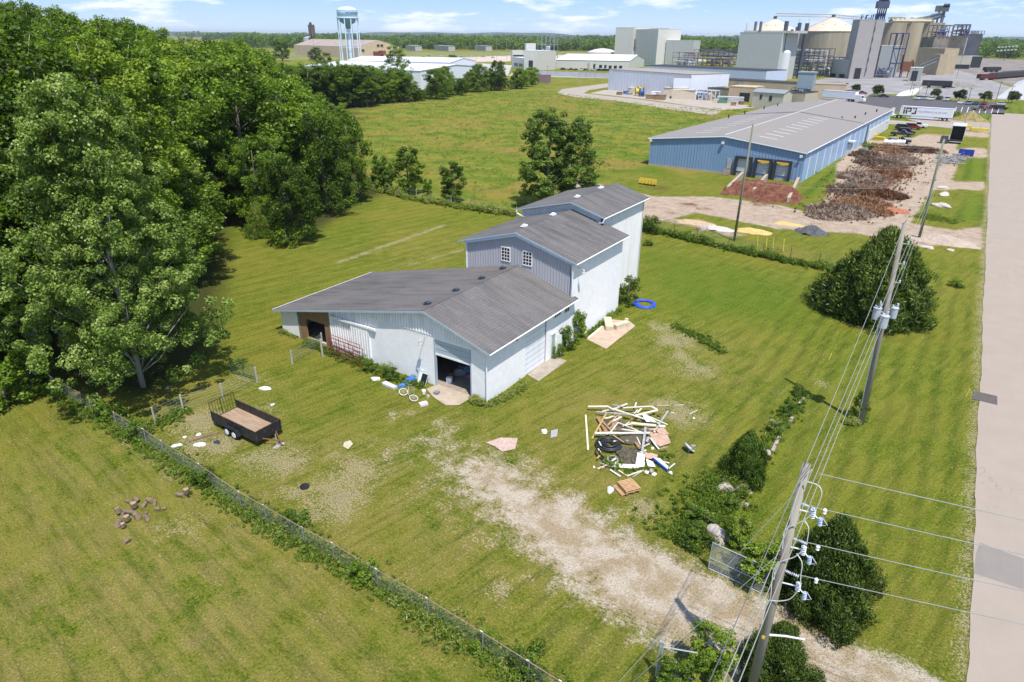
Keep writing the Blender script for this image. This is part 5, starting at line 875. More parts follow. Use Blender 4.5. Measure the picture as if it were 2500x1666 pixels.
# rubbish pile: pixel coordinates of the enlarged view -> ground
def Q(x,y): return G(1350+x/5.8825,960+y/5.8825)
BW=M('peeling_white_board',(.60,.59,.54),.7,.12,4.,stain=(.35,.31,.26)); BY=M('cream_board',(.66,.62,.44),.7,.1,3.); BB=M('brown_board',(.33,.20,.11),.85,.25,3.); BG=M('grey_board',(.36,.36,.37),.8,.2,3.); BT=M('tan_timber',(.46,.31,.15),.85,.2,3.)
RGp='boards in the rubbish pile'
bl=[((470,320),(505,820),.16,.05,BY,0,0,'cream board lying alone on the grass left of the pile'),((500,255),(780,270),.20,.06,BY,.35,.45,'cream board at the upper left corner of the pile'),((780,270),(880,320),.16,.06,BW,.45,.4,'short white board continuing the upper left one'),((880,330),(1420,480),.20,.05,BW,.55,.4,'long white board running diagonally across the top of the pile'),((620,320),(1110,400),.14,.05,BG,.3,.5,'long grey board crossing the upper left of the pile'),((1000,290),(1400,275),.16,.05,BW,.45,.5,'white board along the top edge of the pile'),((1400,275),(1490,320),.22,.05,BW,.5,.45,'short white board at the top right corner of the frame'),((1180,385),(1490,325),.22,.06,BY,.35,.45,'cream board forming the lower side of the top right frame'),((1120,490),(1610,530),.30,.08,BY,.3,.25,'thick cream beam on the right side of the pile'),((1290,390),(1640,510),.14,.05,BW,.5,.3,'white board sloping to the right end of the cream beam'),((1450,590),(1640,370),.14,.05,BG,.2,.65,'grey board sticking up at the right of the pile'),((930,240),(1065,205),.16,.05,BY,.2,.3,'cream board end poking out at the top'),((850,235),(1000,280),.12,.05,BG,.4,.5,'grey board end at the top of the pile'),((1170,260),(1190,205),.14,.05,BW,.3,.4,'short white board pointing up at the top'),
 ((700,300),(950,260),.16,.04,BW,.2,.3,'faded pink white board near the top left'),((740,420),(885,390),.16,.05,BY,.3,.35,'short cream board above the brown ones'),((820,470),(980,415),.2,.06,BW,.25,.4,'short white board lying over the brown ones'),((560,670),(760,380),.14,.06,BT,.05,.5,'tan timber leaning at the left of the pile'),((640,380),(790,620),.34,.05,BB,.2,.1,'wide brown panel at the left of the pile'),((690,460),(870,620),.1,.05,BT,.4,.2,'thin tan timber crossing the wide brown panel'),((780,520),(930,380),.12,.05,BT,.3,.4,'tan timber in the middle of the brown ones'),((820,560),(930,450),.2,.06,BB,.25,.35,'brown board in the middle of the pile'),((800,630),(930,495),.12,.05,BW,.2,.4,'white frame side left of the middle'),((930,495),(1220,600),.12,.05,BW,.4,.3,'white frame side across the middle of the pile'),((900,560),(1220,590),.5,.03,M('dark_lattice',(.16,.12,.08),.9,.4,6.),.25,.25,'dark slatted panel inside the white frame'),((600,650),(1380,655),.26,.06,BW,.4,.45,'long weathered white board across the middle of the pile'),((980,600),(1260,640),.12,.05,BY,.45,.45,'cream board just above the long weathered one'),((1320,590),(1270,930),.2,.06,BG,.55,.25,'grey board lying steeply over the lower middle'),((1390,690),(1520,830),.16,.05,BW,.25,.1,'white board below the tan sheet'),((1150,690),(1250,830),.3,.05,BB,.2,.15,'brown board below the long weathered one'),((1200,690),(1250,790),.1,.05,BW,.3,.25,'narrow white board beside the brown one'),((860,670),(1010,745),.1,.05,BT,.35,.2,'thin tan timber behind the black coil'),
 ((1060,1205),(1300,1130),.14,.05,BY,.05,.1,'cream board at the bottom of the pile, right one'),((820,1125),(970,1215),.16,.05,BW,.1,.05,'white board at the bottom left of the pile'),((940,1130),(1050,1195),.1,.05,BY,.08,.05,'narrow cream board between the two bottom ones'),((1140,1225),(1270,1150),.08,.05,BG,.05,.1,'thin grey board at the very bottom'),((640,1100),(810,1045),.26,.03,M('pinkish_board',(.50,.38,.31),.9,.15),.05,.12,'pinkish tapered board at the lower left of the pile'),((1340,740),(1370,690),.2,.05,BG,.2,.3,'dark grey board end below the tan sheet'),((1660,1100),(1750,1035),.1,.05,BW,.05,.1,'thin board at the lower right of the pile'),((1490,182),(1670,182),.06,.03,BW,.02,.02,'thin white strip on bare ground above the pile, left one'),((1740,180),(1880,176),.06,.03,BW,.02,.02,'thin white strip on bare ground above the pile, right one'),((1960,310),(2070,265),.06,.05,BY,.02,.08,'thin stick at the upper right of the pile'),((1690,285),(1745,300),.12,.05,BW,.02,.02,'small white chunk on bare ground'),((1280,560),(1350,640),.2,.06,BB,.2,.3,'brown board end under the tan sheet'),((1100,430),(1130,520),.2,.05,BB,.15,.15,'short brown board under the white ones')]
for a,b_,wd,th,mt,za,zb,lab in bl: plank(Q(*a),Q(*b_),wd*.78,th,mt,lab,'board','board',RGp,za,zb)
def flat(pts,th,mat_,name,label,cat,zs=None,xf=Q,group=None):
    P=[xf(*p) for p in pts]; d=MB(); d.slab([(p[0],p[1],(zs[i] if zs else .05)+th) for i,p in enumerate(P)],th); return tag(d.build(name,mat_),label,cat,group)
TSH=M('tan_sheet',(.47,.31,.23),.9,.2,3.); flat([(1330,570),(1580,560),(1665,645),(1530,640),(1480,600)],.03,TSH,'fibre_sheet','tan sheet with a torn edge at the right of the rubbish pile','sheet',[.3,.35,.3,.25,.3]); flat([(1370,600),(1640,650),(1690,740),(1530,790),(1420,720)],.03,TSH,'fibre_sheet','large curled tan sheet at the right of the rubbish pile','sheet',[.25,.25,.12,.1,.2]); flat([(1290,930),(1400,900),(1500,930),(1480,985),(1340,980)],.05,M('pink_slab',(.52,.33,.25),.9),'fibre_sheet','small pinkish slab above the blue ended sheet','sheet',[.2]*5)
WSH=M('white_sheet',(.80,.80,.79),.5,.06); flat([(1210,920),(1310,940),(1310,1085),(1180,1070)],.04,WSH,'siding_sheet','white square panel at the bottom of the rubbish pile','panel',[.35,.3,.15,.2]); flat([(820,1035),(1180,1060),(1310,1090),(1160,1105),(800,1070)],.04,WSH,'siding_sheet','long white torn panel at the bottom of the rubbish pile','panel',[.1,.15,.2,.1,.05]); flat([(1330,975),(1430,1010),(1470,1080),(1360,1075)],.04,WSH,'siding_sheet','small white panel beside the blue ended sheet','panel',[.15,.1,.1,.1]); flat([(1270,390),(1340,400),(1480,480),(1330,480)],.04,WSH,'siding_sheet','bright white panel between the upper boards','panel',[.5,.5,.35,.4])
o=flat([(1420,985),(1530,1000),(1650,1085),(1640,1140)],.12,PLB,'foam_sheet','blue and white foam sheet at the lower right of the rubbish pile','sheet',[.2,.2,.05,.05]); flat([(1440,985),(1530,998),(1652,1085),(1645,1125)],.012,M('pale_blue_foam',(.62,.72,.85),.6),'foam_skin','pale blue top skin lying on the foam sheet','sheet',[.325,.325,.178,.178])
def coil(c,r0,r1,turns,rt,mat_,label,z=0.1,jit=.05,name='hose_coil',cat='hose',sq=1.,lift=.02):
    pts=[]; n=int(turns*20); rg=R(int(abs(c[0]*10)))
    for k in range(n+1): t_=k/20*2*math.pi; r_=r0+(r1-r0)*(k/n)+jit*math.sin(t_*1.07+1)+rg.normal(0,.008); pts.append((c[0]+r_*math.cos(t_),c[1]+r_*math.sin(t_)*sq,z+rt+lift*(1+math.sin(t_*.63))*2))
    d=MB(); d.tube(pts,rt,7); return tag(d.build(name,mat_,smooth=True),label,cat)
BH=M('black_hose',(.022,.023,.026),.45,.2,spec=.5); coil(Q(800,760),.22,.95,5,.065,BH,'coil of thick black corrugated pipe on the left of the rubbish pile',z=.15); coil(Q(850,975),.3,.42,2.,.03,M('grey_green_hose',(.35,.38,.30),.5),'small loop of pale hose below the black coil',z=.1); coil(Q(790,860),.6,1.05,2,.05,BH,'loose loops of black pipe under the thick coil',z=.02,jit=.15)
rg=R(77); NET=M('dark_netting',(.05,.07,.055),.9,.3)
for k in range(7): 
    c=Q(960+rg.uniform(0,260),860+rg.uniform(0,170)); coil(c,.15,.5+rg.uniform(0,.3),1.6,.014,NET,'tangled dark green wire in the middle of the rubbish pile',z=.05+.04*k,jit=.12,name='wire_tangle',cat='wire')['group']='tangled wires in the rubbish pile'
blobmesh('debris_heap',Q(1100,920),(1.2,.9,.22),M('dark_debris',(.12,.10,.065),.95,.4,6.,bump=.8),5,label='low dark heap of dirt under the tangled wires',cat='heap',n=3,rough=.2); blobmesh('debris_heap',Q(1250,640),(1.6,.9,.25),M('dark_debris',(.12,.10,.065),.95,.4),6,label='dark heap of debris under the long boards',cat='heap',n=3,rough=.2); blobmesh('debris_heap',Q(900,500),(1.1,.8,.22),MATS['dark_debris'],7,label='dark heap of debris under the brown boards',cat='heap',n=3,rough=.2)
for k,(x,y,s_) in enumerate([(1060,720,.22),(1110,730,.2),(900,1030,.15),(1410,1150,.2),(1450,1170,.16),(1340,1150,.18),(1520,360,.08),(2020,365,.1),(1430,800,.14),(1600,790,.12),(590,1065,.1),(1690,1150,.14)]): blobmesh('rubble_piece',Q(x,y),(s_,s_*.8,s_*.7),PLW if k%3 else STN,k+50,label='small pale chunk of rubble in and around the rubbish pile',cat='rubble',group='pale chunks of rubble',z=.1 if k<4 else 0)
rg=R(91)
for k in range(46):
    x,y=rg.uniform(640,1560),rg.uniform(270,1080); a=rg.uniform(0,3.14); L_=rg.uniform(40,150); z_=rg.uniform(.05,.45); mt_=[BW,BY,BB,BG,BT,BW][k%6]
    plank(Q(x,y),Q(x+L_*math.cos(a),y+L_*.7*math.sin(a)),rg.uniform(.05,.14),.04,mt_,['short '+['white','cream','brown','grey','tan','white'][k%6]+' stick jumbled among the long boards of the rubbish pile'][0],'stick','stick','short sticks in the rubbish pile',z_,max(.02,z_+rg.uniform(-.2,.25)))
# satellite dish
c=Q(1935,840); t=thing('satellite_dish','pale grey satellite dish lying on the grass right of the rubbish pile','dish',c); d=MB(); d.lathe([(.02,.0),(.2,.02),(.36,.08),(.46,.16),(.45,.17),(.35,.1),(.02,.02)],(0,0,0),20); d.xf(Matrix.Translation((c[0],c[1],.22))@Matrix.Rotation(-.6,4,'X')@Matrix.Rotation(.5,4,'Y')); d.build('reflector',M('dish_grey',(.55,.58,.63),.4),t,smooth=True); d=MB(); d.tube([(c[0]+.1,c[1]-.2,.1),(c[0]+.25,c[1]+.1,.5)],.025,6); d.obox((c[0]+.3,c[1]+.15,.5),(.25,.1,.1),.6); d.build('feed_arm',GALV,t)
# pallets
for k in range(3):
    c=(Q(1085,1395) if k else Q(1050,1405)); c=(c[0]+(.0 if k else -.12),c[1]); t=thing('pallet',['bottom wooden pallet of the small stack below the rubbish pile','middle wooden pallet of the small stack below the rubbish pile','top wooden pallet of the small stack, slats facing up'][k],'pallet',(c[0],c[1],k*.15),math.radians(-34)+.0,'stacked pallets'); PM=M('pallet_wood',(.50,.31,.16),.85,.2,4.)
    for y_ in (-.48,0,.48): d=MB(); d.box(-.55,.55,y_-.04,y_+.04,.02,.11); d.build('stringer',PM,t,keep=True)
    for j in range(8): x_=-.5+j*.143; d=MB(); d.box(x_-.05,x_+.05,-.52,.52,.11,.13); d.build('slat',PM,t,keep=True)
blobmesh('grey_slab',Q(825,1390),(.38,.22,.06),M('grey_scrap',(.5,.54,.58),.6),9,label='flat grey scrap beside the pallets',cat='scrap')
# shingle sheet, bag, grey slab on the grass
def F(x,y): return G(x,y)
flat([(1186,1083),(1222,1071),(1264,1072),(1258,1098),(1226,1105),(1208,1092)],.03,M('pinkish_carpet',(.47,.33,.28),.95,.2,8.,stain=(.6,.52,.46)),'carpet_piece','flat pinkish sheet lying on the grass before the garage','sheet',xf=F); blobmesh('plastic_bag',G(1329,1055),(.25,.32,.16),PLW,12,label='white bag lying on the grass near the grey shingle',cat='bag'); flat([(1345,1054),(1362,1050),(1360,1068),(1344,1072)],.04,M('grey_shingle_scrap',(.33,.32,.33),.9),'shingle_scrap','grey shingle scrap beside the white bag','scrap',xf=F)
flat([(840,1082),(855,1077),(862,1086),(850,1099),(838,1092)],.02,M('straw_mat',(.50,.43,.30),.95,.2,9.),'straw_patch','flat tan mat lying on the lawn beyond the trailer','mat',xf=F)
# things by the garage
t=thing('bicycle','bicycle with white rimmed wheels lying in the weeds by the garage','bicycle',G(995,968)); wc=[G(984,966),G(1011,972)]; RM=M('bike_white_tyre',(.70,.70,.66),.5); 
for k,q in enumerate([(985,957),(1010,972)]):
    c=G(*q,.28); d=MB(); ring=[(0+.33*math.cos(a),.33*math.sin(a),0) for a in np.linspace(0,2*math.pi,25)]; d.tube(ring,.028,6,cap=False)
    for a in np.linspace(0,math.pi,7)[:-1]: d.tube([(.32*math.cos(a),.32*math.sin(a),0),(-.32*math.cos(a),-.32*math.sin(a),0)],.004,4)
    d.xf(Matrix.Translation(tuple(c))@Matrix.Rotation(-.6 if k==0 else -.85,4,'X')@Matrix.Rotation(.5,4,'Z')@Matrix.Rotation(math.radians(50),4,'X')); d.build('wheel',RM,t)
c0,c1=G(985,957,.3),G(1010,972,.3); d=MB(); up=np.array([.25,.35,.45]); mid=(c0+c1)/2; d.tube([c0,c0+up,mid+up*1.1,c1],.02,6); d.tube([c0+up,mid],.02,6); d.tube([mid,mid+up*1.3],.02,6); d.tube([c1,mid],.015,6); d.tube([c0+up*1.2+np.array([-.2,0,0]),c0+up*1.2+np.array([.2,.1,0])],.02,6); d.build('frame',M('rusty_silver',(.38,.33,.3),.5,.2,metal=.3),t)
blobmesh('blue_tarp',G(1003,932),(.55,.35,.4),M('blue_tarp',(.04,.16,.50),.5,.15),14,label='crumpled blue tarp heap against the barn front',cat='tarp'); blobmesh('blue_tarp',G(985,943),(.5,.16,.2),MATS['blue_tarp'],15,label='blue tarp end trailing towards the bicycle',cat='tarp')
GB=M('grey_gutter',(.56,.57,.60),.5); plank(G(937,938),G(950,944),.45,.2,GB,'grey box section lying in the grass, left piece','duct_piece','duct','grey duct pieces',.02,.02); plank(G(950,944),G(966,951),.42,.2,GB,'grey box section lying in the grass, right piece','duct_piece','duct','grey duct pieces',.02,.02)
t_=thing('discarded_window','dark framed pane leaning on the barn front by the garage','frame',G(1033,940)); d=MB(); d.obox(G(1033,938)+np.array([0,0,.5]),(.9,.05,1.0),0,0,-.5); d.build('frame',M('pale_green_frame',(.55,.62,.60),.6),t_); d=MB(); d.obox(G(1033,938)+np.array([.15,-.04,.5]),(.55,.05,.9),0,0,-.5); d.build('pane',GL,t_)
d=MB(); c=G(1035,962); d.lathe([(.13,0),(.17,.33),(.13,.36)],tuple(c),12); tag(d.build('bucket',PLW),'white bucket among the junk left of the garage apron','bucket'); blobmesh('rubble_piece',G(1045,968),(.3,.15,.12),STN,16,label='broken concrete pieces beside the white bucket',cat='rubble')
d=MB(); c=G(1034,989); d.obox(c+np.array([0,0,.1]),(.42,.62,.2),-.5); tag(d.build('foam_block',M('pale_pink',(.72,.60,.66),.6)),'pale pink block lying on the grass below the junk','block'); d=MB(); d.obox(G(1066,963)+np.array([0,0,.13]),(.38,.4,.26),.1); tag(d.build('metal_box',M('grey_metal_box',(.27,.27,.31),.5,metal=.3)),'grey metal box at the left corner of the garage apron','box')
# inside the garage
c=(-30.75,37.3,0.03); d=MB(); d.obox((c[0],c[1],.25),(.45,.35,.45),.3); tag(d.build('storage_box',PLW),'white box just inside the garage doorway','box'); d=MB(); d.lathe([(.25,0),(.25,.5),(.2,.55)],(-31.0,37.9,.03),12); tag(d.build('drum',RUST),'rusty drum behind the white box in the garage','drum')
for k,(x_,y_,sx,sy,sz,mt,lab) in enumerate([(-30.4,39.3,1.4,.6,.7,M('dim_blue',(.12,.2,.28),.5),'pale blue cabinet lying deep in the garage'),(-29.8,38.7,.5,.4,.4,M('dim_purple',(.2,.12,.2),.6),'dull purple crate in the garage'),(-30.9,38.8,.9,.5,.5,M('dim_grey',(.25,.27,.28),.5),'grey machine part behind the drum'),(-29.5,40.2,1.8,.3,1.1,MATS['dim_blue'],'upright blue rack at the back of the garage')]): d=MB(); d.obox((x_,y_,sz/2+.03),(sx,sy,sz),.4*k); d.obox((x_+.1,y_-.1,sz+.1),(sx*.5,sy*.6,.14),.8); tag(d.build('stored_item',mt),lab,'clutter')
plank((-30.3,38.2),(-28.9,38.9),.12,.05,BB,'board lying on the garage floor','board','board',None,.03,.5)
# stone blocks and blue hose beside the barn
CBK=M('cream_stone',(.58,.50,.37),.9,.2,3.,bump=.4,stain=(.40,.33,.24)); 
for (a,b_,wd,lab) in (((1482,785),(1488,809),.75,'upright cream stone block on the pad beside the barn'),((1500,805),(1533,795),.62,'long cream stone block on the pad beside the barn'),((1526,784),(1533,786),.3,'small cream stone at the back of the pad')):
    plank(G(*a),G(*b_),wd,.5 if wd>.4 else .3,CBK,lab,'stone_block','stone block')
plank(G(1436,828),G(1470,800),.15,.15,M('pale_pipe',(.68,.68,.66),.6),'pale pipe lying along the edge of the pad','pipe','pipe'); d=MB(); c=G(1499,798); d.lathe([(.2,0),(.25,.1),(.2,.2),(.1,.1)],tuple(c),12); tag(d.build('little_tyre',TYR),'small black wheel between the stone blocks','wheel')
HB=M('blue_hose',(.03,.09,.60),.4,.1); coil(G(1574,744),.78,1.22,6,.055,HB,'coil of bright blue pipe on the grass at the barn corner',z=.0,jit=.04,cat='pipe',name='pipe_coil')
# boulders and edging of the rubble bed
for q,s_,lab in [((1747,1312),(.75,.55,.65),'large pale boulder beside the chain link gate'),((1768,1317),(.35,.3,.3),'reddish boulder next to the large pale one'),((1770,1196),(.62,.45,.35),'wide dark boulder in the rubble bed'),((1805,1194),(.42,.35,.32),'grey angular boulder in the middle of the bed'),((1820,1188),(.35,.3,.3),'brown boulder right of the grey angular one'),((1793,1168),(.3,.22,.35),'upright grey stone under the small cedar'),((1768,1172),(.25,.22,.2),'small brown stone left of the upright one'),((1832,1200),(.4,.2,.18),'flat stone on the outer edging, upper'),((1812,1232),(.5,.2,.18),'flat stone on the outer edging, lower'),((1869,1110),(.4,.35,.3),'grey stone right of the small cedar'),((1755,1208),(.2,.15,.15),'small tan stone in the bed'),((1888,1032),(.3,.25,.2),'pinkish stone in the vines'),((1925,1010),(.22,.2,.2),'blue grey stone at the top of the edging'),((1685,1258),(.35,.25,.2),'brown stone at the left of the bed'),((1690,1282),(.3,.2,.12),'flat pale stone at the left of the bed'),((2262,605),(.9,.6,.25),'pale broken rock heap at the culvert, left'),((2345,600),(.6,.5,.25),'pale broken rock heap at the culvert, right'),((2320,612),(.5,.4,.2),'small broken rock heap at the culvert mouth'),((1715,563),(.9,.6,.7),'round dark boulder by the sand pile'),((2298,505),(1.6,.8,.5),'heap of flat field stones by the lawn island, lower'),((2305,478),(1.2,.8,.5),'heap of flat field stones by the lawn island, middle'),((2300,460),(1.,.7,.4),'heap of flat field stones by the lawn island, upper')]:
    blobmesh('boulder' if s_[0]<.8 or 'boulder' in lab else 'rock_heap',G(*q),s_,STN if 'pale' not in lab and 'heap' not in lab else M('pale_stone',(.50,.45,.40),.9,.25,6.,bump=.6),int(q[0]+q[1]),label=lab,cat='boulder' if 'boulder' in lab else 'stone',n=3,rough=.16)
plank(G(1902,1070),G(1885,1105),.22,.16,STN,'stone kerb edging beside the bed, lower length','edging_stone','edging'); plank(G(1962,975),G(1950,990),.2,.16,STN,'stone kerb edging beside the bed, upper length','edging_stone','edging'); plank(G(1935,1022),G(1925,1035),.2,.16,STN,'stone kerb edging beside the bed, middle length','edging_stone','edging')
# storm drain and marker
gp=G(2405,973); t=thing('storm_drain','rusty slotted storm drain grate in the road edge','drain',(gp[0],gp[1],.03)); d=MB(); 
for k in range(9): y_=gp[1]-.75+k*.19; d.box(gp[0]-.75,gp[0]+.75,y_,y_+.09,.03,.06)
d.box(gp[0]-.8,gp[0]-.74,gp[1]-.8,gp[1]+.85,.03,.065); d.box(gp[0]+.74,gp[0]+.8,gp[1]-.8,gp[1]+.85,.03,.065); d.build('grate',M('drain_iron',(.15,.13,.12),.7),t); d=MB(); d.box(gp[0]-.73,gp[0]+.73,gp[1]-.78,gp[1]+.8,.031,.036); d.build('pit',M('pit_dark',(.10,.09,.085),.9),t)
def marker(q,tp,lab):
    P=G(*q); h=HZ(*tp,P); d=MB(); d.tube([P,(P[0]+.1,P[1],h)],.035,6); tag(d.build('marker_pole',M('yellow_plastic',(.72,.62,.10),.5)),lab,'marker')
marker((2358,968),(2367,950),'short pale yellow marker leaning beside the storm drain'); marker((2023,880),(2024,862),'tiny yellow marker in the mown strip near the pole wires')
# ---------------- blue warehouse and yard ----------------
TH=math.radians(-2.0)
def frame_T(o,ang): return Matrix.Translation(Vector((o[0],o[1],0)))@Matrix.Rotation(ang,4,'Z')
bo=G(1583,403); TW=frame_T(bo,TH); WW,WL,EH,RH=32.5,106.,5.9,7.65
def wp(x,y,z=0.): return tuple(TW@Vector((x,y,z)))
bl_=thing('warehouse','long pale blue metal warehouse with low grey roof and three loading docks','warehouse',bo)
BLU=rib_mat('blue_ribbed',(.20,.32,.50),.62,.45,.03,dirt=(.33,.42,.55),line=.6); BLU2=rib_mat('pale_blue_ribbed',(.30,.43,.62),.62,.45,.03,dirt=(.42,.52,.65),line=.8)
d=MB(); d.add([wp(0,0),wp(WW,0),wp(WW,0,EH),wp(WW/2,0,RH),wp(0,0,EH)],[(0,1,2,3,4)])
d.xf(Matrix.Identity(4)); x=.3
while x<WW: zt_=EH+(RH-EH)*(1-abs(x-WW/2)/(WW/2))-.12; d.box(x,x+.07,-.05,.0,.35,zt_,0,TW); x+=.62
d.build('front_wall',BLU,bl_)
d=MB(); d.add([wp(WW,0),wp(WW,WL),wp(WW,WL,EH),wp(WW,0,EH)],[(0,1,2,3)]); d.add([wp(0,0),wp(0,WL),wp(0,WL,EH),wp(0,0,EH)],[(3,2,1,0)]); d.add([wp(0,WL),wp(WW,WL),wp(WW,WL,EH),wp(WW/2,WL,RH),wp(0,WL,EH)],[(4,3,2,1,0)]); d.build('side_wall',BLU2,bl_)
d=MB(); d.box(-.02,WW+.02,-.07,-.02,0,.32,0,TW); d.build('plinth',M('dirty_concrete',(.42,.36,.29),.9,.2),bl_)
RM_=rib_mat('warehouse_roof',(.265,.235,.21),.62,.6,.02,dirt=(.215,.19,.17),line=.75)
d=MB(); d.slab([wp(-.4,-.35,EH),wp(WW/2,-.35,RH+.06),wp(WW/2,WL+.3,RH+.06),wp(-.4,WL+.3,EH)],.12); d.slab([wp(WW/2,-.35,RH+.06),wp(WW+.4,-.35,EH),wp(WW+.4,WL+.3,EH),wp(WW/2,WL+.3,RH+.06)],.12); rfw=d.build('roof',RM_,bl_)
d=MB(); d.tube([wp(WW/2,-.35,RH+.1),wp(WW/2,WL,RH+.1)],.12,6); d.build('ridge_cap',M('pale_ridge',(.52,.50,.48),.6),rfw)
d=MB(); a,b_,c=wp(-.42,-.4,EH-.06),wp(WW/2,-.4,RH),wp(WW+.42,-.4,EH-.06); d.slab([a,b_,tuple(Vector(b_)+Vector((0,.04,0))),tuple(Vector(a)+Vector((0,.04,0)))],.28); d.slab([b_,c,tuple(Vector(c)+Vector((0,.04,0))),tuple(Vector(b_)+Vector((0,.04,0)))],.28); d.build('fascia',WT,rfw); d=MB(); d.tube([wp(WW+.42,-.4,EH-.08),wp(WW+.42,WL,EH-.08)],.09,6); d.build('gutter',WT,rfw)
SKY_=M('skylight_panel',(.62,.58,.52),.4)
for k in range(11):
    y=7+k*5.1; s=.45; z=lambda xx: RH+.075-(RH-EH+.06)*abs(xx-WW/2)/(WW/2+.4); 
    for x0_,x1_ in ((WW/2-9.,WW/2-5.2),(WW/2+4.8,WW/2+8.6)):
        d=MB(); d.slab([wp(x0_,y,z(x0_)),wp(x1_,y,z(x1_)),wp(x1_,y+s,z(x1_)),wp(x0_,y+s,z(x0_))],.02); d.build('skylight',SKY_,rfw)
for (x_,y_) in ((1.,47),(1.2,60),(1.3,78),(2,90),(WW-6,62),(WW-3.5,66),(WW-3,78),(WW-2,90)): d=MB(); c=wp(x_,y_,EH); d.lathe([(.18,0),(.18,.9),(.25,1.)],c,8); d.build('roof_pipe',BLK,rfw)
d=MB(); d.box(-.4,WW+.4,51.5,51.7,0,0.01,0,TW)
d=MB(); zc=lambda xx: RH+.085-(RH-EH+.06)*abs(xx-WW/2)/(WW/2+.4); d.tube([wp(-.3,58,zc(-.3)),wp(WW/2,58,RH+.12),wp(WW+.3,58,zc(WW+.3))],.06,5); d.build('roof_joint',BLK,rfw)
y=4.
while y<WL: d=MB(); d.box(WW,WW+.09,y,y+.14,.1,EH-.05,0,TW); d.build('downspout',WT,bl_); y+=6.6
# loading docks
def bx_px(u0,u1,v0,v1):
    """front-wall rectangle from picture coordinates"""
    n=TW.to_3x3()@Vector((0,1,0)); out=[]
    for u,v in ((u0,v1),(u1,v1),(u0,v0)):
        r_=Vector(RAY(u,v)); t_=((Vector(bo)-Vector((0,0,CH))).dot(n))/r_.dot(n); p=Vector((0,0,CH))+r_*t_; q=TW.inverted()@p; out.append(q)
    return out[0].x,out[1].x,max(0.,out[0].z),out[2].z
for k,(u0,u1,v0,v1) in enumerate(((1797,1823,392,425),(1844,1874,402,432),(1890,1921,408,438))):
    x0_,x1_,z0_,z1_=bx_px(u0,u1,v0,v1); z0_=.9; z1_=z0_+2.6; x1_=x0_+2.5
    dk=MB(); dk.box(x0_,x1_,-.1,-.05,z0_,z1_,0,TW); o=dk.build('dock_door',rib_mat('dock_panel',(.55,.58,.62),.5,.5,.02,True,line=.6),bl_); f=MB(); f.box(x0_-.5,x0_,-.6,-.05,.2,z1_+.45,0,TW); f.box(x1_,x1_+.5,-.6,-.05,.2,z1_+.45,0,TW); f.box(x0_,x1_,-.6,-.05,z1_,z1_+.45,0,TW); f.build('dock_seal',M('dock_rubber',(.035,.04,.05),.8),o)
    if k: f=MB(); f.slab([wp(x0_+.1,-.62,z1_+.1),wp(x1_-.1,-.62,z1_+.1),wp(x1_-.1,-.66,z1_-.25),wp(x0_+1.2,-.66,z1_-.5),wp(x0_+.1,-.66,z1_-.05)],.03); f.build('torn_flap',M('yellow_foam',(.60,.38,.06),.8),o)
d=MB(); x0_,x1_,z0_,z1_=bx_px(1772,1783,397,420); d.box(x0_,x0_+1.,-.1,-.03,1.2,3.3,0,TW); d.build('door',M('grey_door',(.36,.38,.40),.6),bl_)
d=MB(); 
for k in range(5): d.box(x0_-.3,x0_+1.1,-.6-k*.3,-.3-k*.3,0,1.15-k*.22,0,TW)
d.build('steps',M('old_wood_steps',(.30,.24,.18),.9,.3),bl_)
for u_ in ((1591,343),(1766,349),(1957,382)):
    n=TW.to_3x3()@Vector((0,1,0)); r_=Vector(RAY(*u_)); t_=((Vector(bo)-Vector((0,0,CH))).dot(n))/r_.dot(n); q=Vector((0,0,CH))+r_*t_; d=MB(); d.obox((q.x,q.y-.3,q.z),(.5,.5,.45)); d.build('wall_light',M('lamp_white',(.7,.7,.68),.5),bl_)
d=MB(); d.box(WW,WW+.06,66,68.,.2,4.6,0,TW); d.build('side_door',M('dark_green_door',(.06,.085,.08),.7),bl_); d=MB(); d.box(WW-.01,WW+.12,70,WL-1,.1,3.1,0,TW); d.build('white_panelling',M('offwhite_panel',(.62,.61,.58),.7,.1),bl_)
d=MB(); d.box(WW,WW+.9,42.5,44.,0,2.6,0,TW); d.box(WW,WW+1.5,42,44.5,3.1,3.3,0,TW); d.build('porch',M('porch_white',(.6,.6,.58),.6),bl_)
